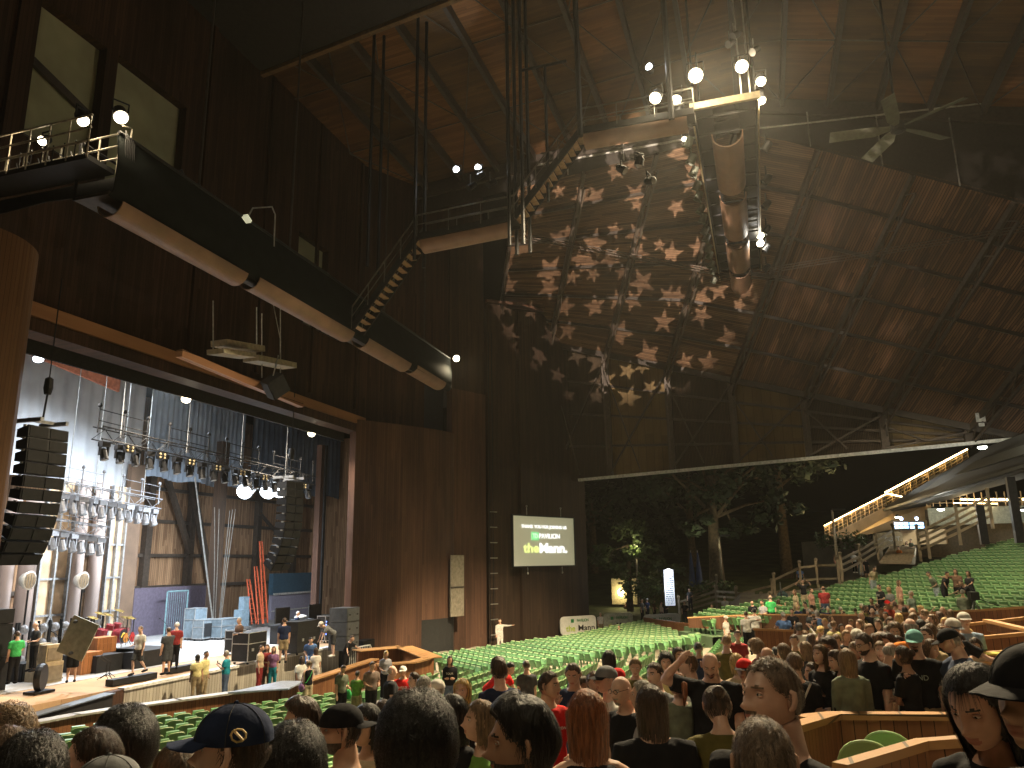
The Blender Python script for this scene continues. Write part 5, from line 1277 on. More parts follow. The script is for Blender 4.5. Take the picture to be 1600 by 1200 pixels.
# blue menu screens
for i, x in enumerate((1408, 1432)):
    p = onD(x, 821, 73); t = thing('menu_screen', ['left blue menu screen under the footbridge', 'right blue menu screen under the footbridge'][i], 'screen', tuple(p), 'blue menu screens')
    q = Matrix.Rotation(H_-pi/2, 3, 'Z'); MB().box((0, 0, 0), (1.25, .1, .62), q).build('screen_case', M_black, t, local=True)
    b = MB()
    for k in range(3):
        for l in range(2): b.box(rt*(-.4+.4*k)+Vector((0, 0, -.14+.28*l))+dn*.4, (.34, .03, .22), q)
    b.build('screen_tiles', emis('menu_blue', (.25, .55, 1), 4), t, local=True)
    MB().sphere(Vector((0, 0, .55))+dn, .13, 8).build('spot_bulb', emis('bulb_blue', (.5, .65, 1), 20), t, local=True)
for i, (x, y, D, r, e, lab) in enumerate([(1535, 699, 50, .19, 500, 'pale lamp on the dark roof edge at the end of the gutter'), (1470, 796, 68, .2, 700, 'pale lamp glaring under the footbridge'), (1402, 808, 72, .14, 900, 'small cool lamp beside the blue menu screens'), (1599, 797, 66, .14, 100, 'pale lamp at the far right edge by the trunk')]):
    p = onD(x, y, D); t = thing('eave_lamp', lab, 'lamp', tuple(p), 'small lamps under the outdoor roofs'); MB().sphere((0, 0, 0), r, 10, (1.3, 1.3, .6)).build('lamp_bulb', emis('eave_bulb', (.9, .93, .8), 30), t, local=True); MB().lathe([(r*1.4, .02), (r*.8, .16), (.05, .2)], (0, 0, .02), 12).build('lamp_hood', M_black, t, local=True)
    lamp('eave_light', 'POINT', tuple(p-Vector((.2, 0, .3))), e*.6, (.95, .95, .82), None, .15)
# posts under the wedge roof at right
for i, (xb, yb, xt, yt, D) in enumerate([(1537, 838, 1530, 790, 58), (1592, 835, 1584, 745, 56)]):
    a = onD(xb, yb, D); tag(MB().beam(a-Vector((0, 0, .5)), (a[0], a[1], onD(xt, yt, D)[2]), .45, .45).build('roof_post', M_black), ['thin dark post beside the upper board fence', 'thick dark post at the right edge behind the seats'][i], 'post')
# stage access path base light on lawn
lamp('lawn_lamp', 'SPOT', tuple(onD(1230, 800, 80)+Vector((0, 0, 4))), 400, (.95, .9, .55), tuple(onD(1190, 915, 82)), .4, 120, .9)
# little notices on the fascia
for i, (x, y, X) in enumerate([(1152, 676, 56), (1532, 652, 52.4)]):
    p = onX(x, y, X); b = MB().box((0, 0, 0), (.08, .5, .55)); b.box((0, 0, -.45), (.08, .3, .2)); t = thing('small_speaker', ['white box speaker hung on the side fascia', 'white box speaker hung near the end of the gutter'][i], 'speaker', tuple(p), 'white box speakers'); b.build('speaker_box', M_white, t, local=True)
# ================================================================== seats
M_seat = mat('seat_green', (.12, .265, .10), .38, 0, .12, 3); M_seatd = mat('seat_green_frame', (.05, .11, .05), .45)
def seat_proto():
    t = thing('stadium_seat', 'green plastic folding stadium seat', 'seat', (0, 0, 0), 'green folding stadium seats')
    # local: seat faces +Y, back towards -Y
    b = MB(); n = 8; rows = [(.44, -.06, .0), (.62, -.12, .02), (.76, -.17, .03), (.82, -.19, .03)]
    vs = []
    W = .248
    for j, (z, y, bul) in enumerate(rows):
        for i in range(n+1):
            u = -1+2*i/n; ww_ = W*(1 if j < 3 else .86); vs.append((u*ww_, y-bul-.05*(1-u*u)+.03, z-(.05*u*u*u*u if j == 3 else 0)))
    m_ = n+1; fr = [(j*m_+i, j*m_+i+1, (j+1)*m_+i+1, (j+1)*m_+i) for j in range(3) for i in range(n)]
    b.add(vs, fr); b.add([(x, y-.025, z) for x, y, z in vs], [tuple(reversed(f)) for f in fr])
    k0 = 3*m_; b.add([vs[k0+i] for i in range(m_)]+[(vs[k0+i][0], vs[k0+i][1]-.025, vs[k0+i][2]) for i in range(m_)], [(i, i+1, m_+i+1, m_+i) for i in range(n)])
    b.build('backrest', M_seat, t, True, local=True)
    b = MB(); b.tube([vs[k0+i] for i in range(m_)], .016, 5); b.build('lip_highlight', mat('seat_lip_highlight', (.45, .56, .30), .35), t, local=True)  # pale tube paints the highlight along the backrest's top edge
    b = MB(); b.prism([(-.2, .02, .44), (.2, .02, .44), (.21, .06, .62), (.17, .1, .8), (-.17, .1, .8), (-.21, .06, .62)], (0, .05, .02)); b.build('seat_pan', M_seat, t, local=True)
    for s_ in (-1, 1):
        b = MB(); b.beam((s_*.26, -.12, 0), (s_*.26, -.02, .62), .035, .06); b.beam((s_*.26, -.1, .62), (s_*.26, .22, .64), .045, .03); b.beam((s_*.26, -.02, .6), (s_*.26, .16, .4), .02, .03); b.build('leg', M_seatd, t, local=True)
    return t
def inpoly(x, y, P):
    c = False; j = len(P)-1
    for i in range(len(P)):
        if (P[i][1] > y) != (P[j][1] > y) and x < (P[j][0]-P[i][0])*(y-P[i][1])/(P[j][1]-P[i][1])+P[i][0]: c = not c
        j = i
    return c
def fill(P, org, ang, sp, rs, zfun, stag=0):
    """seats in straight rows: row direction ang, facing ang+90"""
    t_ = (cos(ang), sin(ang)); n_ = (sin(ang), -cos(ang)); out = []
    for r in range(-4, 40):
        c = 0
        for k in range(-60, 90):
            x = org[0]+n_[0]*r*rs+t_[0]*(k+stag*r)*sp; y = org[1]+n_[1]*r*rs+t_[1]*(k+stag*r)*sp
            if inpoly(x, y, P): out.append((x, y, zfun(x, y), ang, r, c)); c += 1
    rr0 = sorted({o[4] for o in out}); ix = {r: i for i, r in enumerate(rr0)}
    return [(x, y, z, a, ix[r], c) for (x, y, z, a, r, c) in out]
def zrow(x, y): return zf(x, y)
PB = [(37.0, 16.6), (31.7, 12.6), (35.3, 10.1), (42.7, 3.5), (49.6, 5.2), tuple(Z2(1003, 967, -4.25)), (56, 10.5), (46.5, 12.2)]
PA = [(25.5, 14.2), (30.6, 13.6), (32.8, 10.6), (34.4, 7.4), (41.0, 1.9), (40.0, .9), (33, 2.8), (26, 8)]
PL = [(18.6, 19.2), (15.2, 18.8), (12.2, 14.2), (12.4, 11.0), (16.8, 8.8), (20.4, 9.8), (25.0, 14.0), (25.6, 15.8), (22.2, 17.2)]
n_dir = (.53, -.85)
def zD(x, y): nn_ = .53*x-.85*y; return -2.62+.178*(floor((nn_-27.1)/.9)*.9)
PD = []
def pxD(x, y):
    """seat block D plane point"""
    d = ray(x, y); 
    # z = -1.75 + .178*(.53x-.85y-27.1) for seat tops
    k = .178; den = d[2]-k*(.53*d[0]-.85*d[1]); return d*((-1.75-k*27.1)/den)
PD = [tuple(pxD(*p))[:2] for p in ((1068, 962), (1100, 945), (1190, 930), (1275, 915), (1330, 900), (1400, 885), (1450, 872), (1500, 857), (1560, 840), (1640, 820), (1640, 955), (1560, 962), (1440, 962), (1300, 960), (1180, 962))]
SA = fill(PL, (18.5, 18.9), radians(-31), .56, .93, lambda x, y: zf(x, y))
SB = fill(PB, (37.2, 16.3), radians(49), .52, .92, zrow)
SC = fill(PA, (30, 13.4), radians(-5), .52, .92, zrow)
SD = fill(PD, tuple(pxD(1400, 955))[:2], radians(32), .54, .9, zD)
blocks = [('left block', SA), ('bright block by the tower', SB), ('block with rows pointing our way', SC), ('raked right block', SD)]
allS = [(hypot(s[0], s[1]), bi, s) for bi, (nm, L_) in enumerate(blocks) for s in L_]
allS.sort(key=lambda q: q[0])
print('seats', [len(b_[1]) for b_ in blocks])
proto = seat_proto(); first = True; rest = []
pri = [q for q in allS if q[1] in (0, 1, 2)] 
nearS = [q for q in allS if q[1] == 0]+[q for q in allS if q[1] in (1, 2)]+[q for q in allS if q[1] == 3]
for i, (dd, bi, s) in enumerate(nearS):
    if i < 296:
        o = proto if first else copy_tree(proto); first = False
        o.location = (s[0], s[1], s[2]); o.rotation_euler[2] = s[3]
        o['label'] = 'green seat, %s in the %s row of the %s' % (ordinal(s[5]), ordinal(s[4]), blocks[bi][0])
    else: rest.append(s)
# the remaining distant seats as one object
b = MB()
n = 4
for (x, y, z, a, r, c) in rest:
    ca, sa = cos(a), sin(a)
    def T_(p): return (x+p[0]*ca-p[1]*sa, y+p[0]*sa+p[1]*ca, z+p[2])
    vs = []
    for (zz, yy, ws) in ((.44, -.06, 1), (.66, -.13, 1), (.80, -.18, .97), (.83, -.19, .8)):
        for i in range(n+1):
            u = -1+2*i/n; vs.append(T_((u*.25*ws, yy-.05*(1-u*u), zz)))
    m_ = n+1; b.mi = 0
    b.add(vs, [(j*m_+i, j*m_+i+1, (j+1)*m_+i+1, (j+1)*m_+i) for j in range(3) for i in range(n)])
    b.add([(v[0]+sa*.03, v[1]-ca*.03, v[2]) for v in vs], [(j*m_+i, (j+1)*m_+i, (j+1)*m_+i+1, j*m_+i+1) for j in range(3) for i in range(n)])
    b.add([T_(p) for p in ((-.2, .02, .44), (.2, .02, .44), (.18, .12, .78), (-.18, .12, .78), (-.2, .07, .42), (.2, .07, .42), (.18, .17, .77), (-.18, .17, .77))], [(0, 1, 2, 3), (7, 6, 5, 4), (3, 2, 6, 7), (0, 4, 5, 1)])
    b.mi = 1
    for s_ in (-1, 1): b.add([T_(p) for p in ((s_*.26, -.14, 0), (s_*.26, -.04, 0), (s_*.26, .02, .6), (s_*.26, .2, .64), (s_*.26, -.08, .64))], [(0, 1, 2, 3, 4)])
    b.add([T_(p) for p in ((-.2, -.19, .82), (.2, -.19, .82), (.2, -.205, .85), (-.2, -.205, .85))], [(0, 1, 2, 3), (3, 2, 1, 0)]); b.m[-2:] = [2, 2]  # pale strip with the top edge highlight in its colour
    b.mi = 0
o = b.build('far_seats', [M_seat, M_seatd, MATS['seat_lip_highlight']]); tag(o, 'rows of green folding seats filling the farther parts of the pavilion', 'seats', kind='stuff')
# terrace under the right block
b = MB(); org = Vector(tuple(pxD(1400, 955))[:2]+(0,)); tv = Vector((cos(radians(32)), sin(radians(32)), 0)); nv = Vector((.53, -.848, 0))
rowspan = {}
for (x, y, z, a_, r, c) in SD:
    dv = Vector((x, y, 0))-org; k = round(dv.dot(nv)/.9); u_ = dv.dot(tv); lo_, hi_ = rowspan.get(k, (1e9, -1e9)); rowspan[k] = (min(lo_, u_), max(hi_, u_))
k0 = min(rowspan)
for k in sorted(rowspan):
    lo_, hi_ = rowspan[k]
    p = org+nv*(k*.9-.45); z = zD(*(p+nv*.45)[:2])
    a0, a1 = p+tv*(lo_-.9), p+tv*(hi_+.9)
    b.add([(a0.x, a0.y, z), (a1.x, a1.y, z), (a1.x+nv.x*.9, a1.y+nv.y*.9, z), (a0.x+nv.x*.9, a0.y+nv.y*.9, z), (a0.x, a0.y, z-(.4 if k > k0 else 2.2)), (a1.x, a1.y, z-(.4 if k > k0 else 2.2)), (a1.x+nv.x*.9, a1.y+nv.y*.9, z-2.5)], [(0, 1, 2, 3), (4, 5, 1, 0), (1, 5, 6, 2)])
struct(b.build('seat_terrace', mat('terrace_green', (.05, .085, .04), .7, 0, .3, 1)))
# wooden divider walls and boxes
lowwall('divider_wall', 'long low wooden divider wall behind the bright middle seats', [Z2(1005, 966, -4.1), Z2(1060, 974, -3.95), Z2(1130, 983, -3.75), Z2(1190, 992, -3.55)], -5.2, [-4.1, -3.95, -3.75, -3.55], capw=.12, capm=M_wallw)
lowwall('divider_wall', 'wooden box wall behind the man in the blue shirt', [Z2(1188, 994, -3.3), Z2(1240, 990, -3.2)], -4.9, -3.3, capw=.14)
p = perp(1188, 985, 33); q = perp(1225, 985, 33)
zz = -3.1
lowwall('divider_wall', 'wooden wall along the front of the raked right block', m=planks('partition_boards_dark', (.07, .03, .015), (.14, .065, .03), .13, .6, ends=9), pts=[Z2(1075, 966, -3.1), Z2(1190, 961, -2.8), Z2(1300, 962, -2.35), Z2(1430, 964, -2.1), Z2(1545, 968, -1.95), Z2(1640, 972, -1.9)], z0=-3.6, z1=[-3.1, -2.8, -2.35, -2.1, -1.95, -1.9], capw=.12)
# receding box partitions on the right
def boxwall(lab, pts, h=.85, capw=.16):
    w_ = [Vector(perp(x, y, D)) for x, y, D in pts]
    return lowwall('box_partition', lab, [(v.x, v.y) for v in w_], min(v.z for v in w_)-h, [v.z for v in w_], th=.08, capw=capw, group='wooden box partitions at the right')
boxwall('nearest wooden box partition running left to right behind the folding chairs', [(1258, 1129, 7.8), (1302, 1124, 8.1), (1480, 1125, 7.9), (1640, 1128, 7.7)], 1.1)
boxwall('short side return of the nearest wooden box partition', [(1310, 1124, 8.1), (1240, 1146, 6.6), (1150, 1170, 5.2)], 1.1)
boxwall('wooden partition cutting the bottom right corner in front of the folding chairs', [(1640, 1158, 5.3), (1450, 1172, 5.3), (1330, 1210, 4.6)], .8, .1)
boxwall('partition in front of the white trousered leg', [(1378, 1105, 9.0), (1420, 1088, 10.2)], .9)
boxwall('partition top at the elbow of the man in the blue tee', [(1505, 1040, 11.5), (1566, 1039, 11.3)], .9)
boxwall('box partition left of the yellow paper', [(1526, 1026, 12.5), (1610, 1020, 12.2)], .9)
boxwall('box partition crossing right below three green seats', [(1526, 1000, 14.5), (1640, 990, 14)], .9)
boxwall('box partition behind the patterned shirt man', [(1515, 978, 17.5), (1640, 964, 17)], .9)
boxwall('thin rail partition sloping down to the right edge', [(1540, 972, 17), (1640, 996, 14)], .15)
boxwall('farthest box partition by the camera tripod', [(1410, 960, 24), (1520, 956, 22), (1640, 948, 20)], .8)
boxwall('box partition behind the three bright seats in the crowd', [(1180, 985, 25), (1262, 988, 25)], 1.0)
t = thing('yellow_paper', 'yellow paper lying on a box ledge by the outstretched hand', 'paper', tuple(perp(1548, 1024, 12.2))); MB().box((0, 0, .03), (.28, .5, .02)).build('sheet', mat('paper_yellow', (.75, .7, .1), .6), t, local=True)
# folding box chairs with open frames
def folding_chair(lab, p, rz, s_=1.0, up=False, grp='green folding chairs in the boxes'):
    t = thing('folding_chair', lab, 'chair', tuple(p), grp, rz); t.scale = (s_,)*3
    m1 = mat('chair_green', (.22, .40, .15), .35, 0, .08, 3); m2 = mat('chair_green_dark', (.09, .18, .08), .4)
    b = MB(); pts = []
    for k in range(13):
        a = pi*k/12; pts.append((.2*cos(a)*(1.05), -.2-.02*sin(a), .62+.24*sin(a)**.7 if 0 < k < 12 else .62))
    b.prism([(x, y+.012, z-.0) for x, y, z in pts]+[(-.19, -.19, .52), (.19, -.19, .52)], (0, -.03, 0)); b.build('backrest', m1, t, local=True)
    b = MB(); b.tube([(.21, -.1, .0), (.215, -.17, .5)]+pts+[(-.215, -.17, .5), (-.21, -.1, 0)], .016, 6); b.build('back_frame', mat('chair_lip', (.36, .55, .24), .35), t, local=True)
    b = MB(); b.box((0, .05, .45), (.4, .4, .04)) if not up else b.box((0, -.1, .6), (.38, .05, .4)); b.build('seat', m1, t, local=True)
    for sx in (-1, 1): MB().tube([(sx*.2, .22, 0), (sx*.2, .05, .45), (sx*.2, -.15, .5)], .013, 5).build('leg', m2, t, local=True)
    return t
def onpl(x, y, D, zoff): v = perp(x, y, D); return (v[0], v[1], v[2]-zoff)
folding_chair('green folding chair with open seat nearest the bottom right corner', onpl(1352, 1150, 6.3, .86), -.9+H_-1.1, 1.0)
folding_chair('green folding chair directly behind the nearest one in the box', onpl(1388, 1137, 6.9, .86), -1.0+H_-1.1, 1.0)
for i, (x, y, D, lab) in enumerate([(1528, 970, 20, 'left small green chair in the far box'), (1540, 968, 20, 'second small green chair in the far box'), (1573, 963, 18.5, 'large tilted green chair back in the far box'), (1558, 985, 16.5, 'left green chair in the box under the sloping rail'), (1577, 986, 16.5, 'middle green chair in the box under the sloping rail'), (1593, 966, 19.5, 'small green chair at the right frame edge'), (1576, 1002, 13.5, 'lone green chair above the yellow paper box'),
    (1297, 986, 20, 'left of three bright green seats in the crowd'), (1309, 986, 20, 'middle of three bright green seats in the crowd'), (1320, 987, 20, 'right of three bright green seats in the crowd'), (1207, 1003, 22, 'green chair beside the kneeling man in the aisle'), (1216, 1001, 22.5, 'green chair right behind the aisle stroller')]):
    folding_chair(lab, onpl(x, y, D*(1.7 if 7 <= i <= 9 else 1.35), .86), H_-pi/2-(.9 if i != 2 else .1)+.2*(i % 3), 1.0, True)
# camera tripod
p = perp(1525, 960, 30); t = thing('camera_tripod', 'black tripod with a covered camera behind the cameraman', 'tripod', (p[0], p[1], p[2]-.8))
b = MB()
for a in (0, 2.1, 4.2): b.tube([(0, 0, 1.3), (.6*cos(a), .6*sin(a), 0)], .03, 5)
b.build('tripod_legs', M_grey, t, local=True); b = MB(); b.box((0, 0, 1.5), (.6, .3, .3)); b.tube([(0, 0, 1.45), (.2, -.9, 1.1)], .02, 5); b.build('camera_body', M_black, t, local=True)
# stroller at the fence
p = onD(1225, 955, 56); t = thing('folded_equipment', 'folded chairs and poles strapped on a trolley at the fence corner', 'trolley', tuple(p))
b = MB()
for k in range(7): b.tube([(-.5+.15*k, 0, .2), (-.9+.3*k, .1, 1.9-.1*k)], .03, 5)
b.build('poles', M_grey, t, local=True); MB().sphere((0, 0, .9), .6, 12, (1, .6, .7)).build('bag', mat('bag_teal', (.05, .09, .09), .8, 0, .3), t, local=True)
# ================================================================== people
SK = {'l': (.50, .30, .21), 'p': (.58, .37, .28), 'm': (.34, .19, .12), 'd': (.10, .055, .038), 't': (.42, .25, .16)}
HC = {'k': (.012, .010, .009), 'b': (.045, .026, .016), 'n': (.10, .06, .032), 'y': (.48, .33, .13), 'g': (.28, .26, .23), 'r': (.20, .07, .025), 'a': (.17, .11, .06), 'w': (.5, .48, .45), 'm': (.16, .115, .08)}
CC = {'black': (.012, .012, .014), 'navy': (.016, .024, .055), 'white': (.62, .60, .55), 'red': (.50, .02, .018), 'maroon': (.22, .03, .03), 'olive': (.10, .085, .025), 'grey': (.14, .145, .15), 'dgrey': (.05, .052, .055), 'khaki': (.28, .22, .13), 'jeans': (.07, .10, .16), 'ljeans': (.24, .28, .32), 'blue': (.10, .19, .42), 'teal': (.02, .22, .28), 'yellow': (.62, .55, .26), 'green': (.06, .42, .12), 'lime': (.12, .24, .05), 'orange': (.62, .19, .03), 'dorange': (.45, .09, .03), 'beige': (.42, .34, .23), 'sage': (.13, .15, .11), 'army': (.18, .16, .09), 'pink': (.55, .30, .24), 'purple': (.20, .10, .20), 'mint': (.32, .40, .34), 'brown': (.10, .06, .04), 'stripe': (.30, .30, .33), 'skin': None, 'teal2': (.16, .36, .34), 'navy2': (.045, .06, .10), 'bluepat': (.20, .26, .34), 'stripe2': (.17, .13, .11), 'coral': (.55, .10, .06)}
SKM = {k: mat('skin_'+k, v, .45, 0, .14, 14, bump=.12) for k, v in SK.items()}
M_eye = mat('eye_white', (.6, .58, .54), .2); M_iris = mat('eye_dark', (.02, .014, .01), .1); M_lip = {k: mat('lips_'+k, tuple(x*y for x, y in zip(v, (.75, .5, .5))), .45, 0, .05) for k, v in SK.items()}
def hairmat(k):
    nm = 'hair_'+k
    if nm in MATS: return MATS[nm]
    m, nt, b = nmat(nm); c = HC[k]; b.inputs['Roughness'].default_value = .38
    tc = N(nt, 'ShaderNodeTexCoord'); mp = N(nt, 'ShaderNodeMapping'); mp.inputs['Scale'].default_value = (70, 70, 9); nt.links.new(tc.outputs['Object'], mp.inputs[0])
    no = N(nt, 'ShaderNodeTexNoise', i_Scale=1.0, i_Detail=6); nt.links.new(mp.outputs[0], no.inputs['Vector'])
    r = N(nt, 'ShaderNodeValToRGB'); r.color_ramp.elements[0].position = .32; r.color_ramp.elements[1].position = .68
    r.color_ramp.elements[0].color = tuple(x*.45 for x in c)+(1,); r.color_ramp.elements[1].color = tuple(min(1, x*1.7) for x in c)+(1,)
    nt.links.new(no.outputs[0], r.inputs[0]); nt.links.new(r.outputs[0], b.inputs['Base Color'])
    bp = N(nt, 'ShaderNodeBump'); bp.inputs['Strength'].default_value = 1; bp.inputs['Distance'].default_value = .012; nt.links.new(no.outputs[0], bp.inputs['Height']); nt.links.new(bp.outputs[0], b.inputs['Normal']); return m
def clothmat(k):
    nm = 'cloth_'+k
    if nm in MATS: return MATS[nm]
    return mat(nm, CC[k], .9, 0, .22, 11, bump=.5, spec=.12)
def remesh(mb, voxel, sm=3, wrinkle=0, seed=0):
    me = bpy.data.meshes.new('tmp'); me.from_pydata([tuple(v) for v in mb.v], [], mb.f); o = bpy.data.objects.new('tmp', me); col.objects.link(o)
    r = o.modifiers.new('r', 'REMESH'); r.mode = 'VOXEL'; r.voxel_size = voxel; r.use_smooth_shade = True
    s_ = o.modifiers.new('s', 'SMOOTH'); s_.iterations = sm; s_.factor = .5
    dg = bpy.context.evaluated_depsgraph_get(); ev = o.evaluated_get(dg); m2 = bpy.data.meshes.new_from_object(ev)
    bpy.data.objects.remove(o); bpy.data.meshes.remove(me)
    if wrinkle:
        for v in m2.vertices:
            c = v.co; n_ = noise.noise(Vector((c.x*9+seed, c.y*9, c.z*5)))*.6+noise.noise(Vector((c.x*22+seed, c.y*22, c.z*12)))*.4
            v.co = c+v.normal*n_*wrinkle
    m2.polygons.foreach_set('use_smooth', [True]*len(m2.polygons)); return m2
def g(x, s): return math.exp(-(x/s)**2)
def headpt(th, ph):
    """point of a human head, facing +Y; origin at its centre"""
    d = Vector((sin(ph)*sin(th), sin(ph)*cos(th), cos(ph)))
    p = Vector((d.x*.076, d.y*.094, d.z*.118))
    if d.y < 0: p.y *= 1.08
    if p.z > .02: p.x *= 1+.06*min(1, (p.z-.02)/.05)
    if p.z < -.01:                                   # jaw
        k = min(1, (-.01-p.z)/.10); p.x *= 1-.30*k*k
        if d.y < 0: p.y *= 1-.45*k
        else: p.y = p.y*(1+.10*k)+.012*k
    if d.y > 0:
        x, z = p.x, p.z; f = min(1, d.y*2)
        n_ = .021*g(x, .0135)*g(z+.026, .014)+.013*g(x, .010)*(1 if -.02 < z < .025 else g(z-.025 if z > 0 else z+.02, .012))+.006*(g(x-.016, .009)+g(x+.016, .009))*g(z+.028, .009)
        n_ += .007*g(abs(x)-.028, .022)*g(z-.036, .010)-.012*g(abs(x)-.031, .016)*g(z-.014, .013)
        n_ += .0075*g(x, .022)*(g(z+.054, .006)+g(z+.068, .007))-.003*g(x, .022)*g(z+.0605, .003)
        n_ += .013*g(x, .026)*g(z+.096, .018)+.004*g(x, .04)*g(z+.06, .03)+.004*g(abs(x)-.042, .018)*g(z+.012, .02)-.004*g(x, .03)*g(z+.082, .006)
        p += Vector((0, 1, 0))*n_*f
    return p
def head_mesh(b, T, lod, beard=None):
    nu, nv = {0: (72, 60), 1: (36, 30), 2: (16, 12)}[lod]
    ids = []; base = len(b.v)
    vs = [T @ headpt(2*pi*i/nu, max(.02, min(pi-.02, pi*j/nv))) for j in range(nv+1) for i in range(nu)]
    raw = [headpt(2*pi*i/nu, pi*j/nv) for j in range(nv+1) for i in range(nu)]
    for j in range(nv):
        for i in range(nu):
            i2 = (i+1) % nu; q = (j*nu+i, (j+1)*nu+i, (j+1)*nu+i2, j*nu+i2); c = sum((raw[k] for k in q), Vector())/4
            mi = 0
            if c.y > .06 and lod < 2:
                if abs(c.x) < .025-.5*abs(c.z+.061) and -.073 < c.z < -.049: mi = 3
                if abs(abs(c.x)-.03) < .017 and .030 < c.z < .042-.006*abs(abs(c.x)-.03)/.017: mi = 4
            if beard:
                lo = c.z < -.045 and c.y > .0 and mi != 3
                mo = c.y > .07 and abs(c.x) < .03 and -.05 < c.z < -.038
                if beard == 'full' and (lo or mo): mi = 4
                if beard == 'goatee' and (mo or (abs(c.x) < .028 and c.z < -.07 and c.y > .05)): mi = 4
            b.mi = mi; b.add([], []); b.f.append(tuple(base+k for k in q)); b.m.append(mi)
    b.v += [tuple(v) for v in vs]
    b.mi = 0
    for s_ in (-1, 1):                                # ears
        pts = [T @ (Vector((s_*.079, -.005, 0))+Vector((s_*.010*(1 if k in (1, 2, 3) else .2), -.012*sin(k*.9)+.002, .030*cos(k*.75)))) for k in range(5)]
        b.tube(pts, .009, 6, True, [.006, .010, .011, .009, .006])
        b.sphere(T @ Vector((s_*.078, -.006, 0)), .018, 8, (.45, .8, 1.3))
    if lod < 2:
        for s_ in (-1, 1):
            b.mi = 1; b.sphere(T @ Vector((s_*.031, .0725, .013)), .0112, 14 if lod == 0 else 8, (1.15, 1, .72)); b.mi = 2; b.sphere(T @ Vector((s_*.031, .0792, .013)), .0056, 8)
            if lod == 0: b.mi = 0; [b.tube([T @ Vector((s_*.031+.0155*t_, .0825-.007*t_*t_, .013+sg*(.0075-.005*t_*t_))) for t_ in (-1, -.5, 0, .5, 1)], .0028, 6) for sg in (1, -1)]
        b.mi = 0
def V(*a): return Vector(a)
# arm poses: (upper arm dir, forearm dir) for the person's right (+x) and left (-x) side
ARM = {'hang': (V(.12, .02, -1), V(.02, .22, -1)), 'bent': (V(.18, .05, -1), V(-.35, .9, -.1)), 'phone': (V(.12, .25, -1), V(-.35, .75, .55)), 'fold': (V(.15, .15, -1), V(-.95, .35, .08)), 'up': (V(.35, .25, 1), V(-.1, .1, 1)), 'head': (V(.8, .35, .25), V(-.75, .1, .75)),
 'out': (V(1, .1, -.05), V(1, .15, .12)), 'reach': (V(.15, .8, -.55), V(.0, 1, -.3)), 'hip': (V(.75, -.2, -.7), V(-.75, .35, -.55)), 'point': (V(.5, .6, -.5), V(.6, .7, -.25)), 'back': (V(.1, -.4, -1), V(.02, -.1, -1)), 'face': (V(.2, .35, -.9), V(-.35, .55, .95)), 'lean': (V(.2, .5, -.9), V(.1, .35, -1)), 'hug': (V(.95, .2, .05), V(.8, .6, .05))}
BODYC = {}
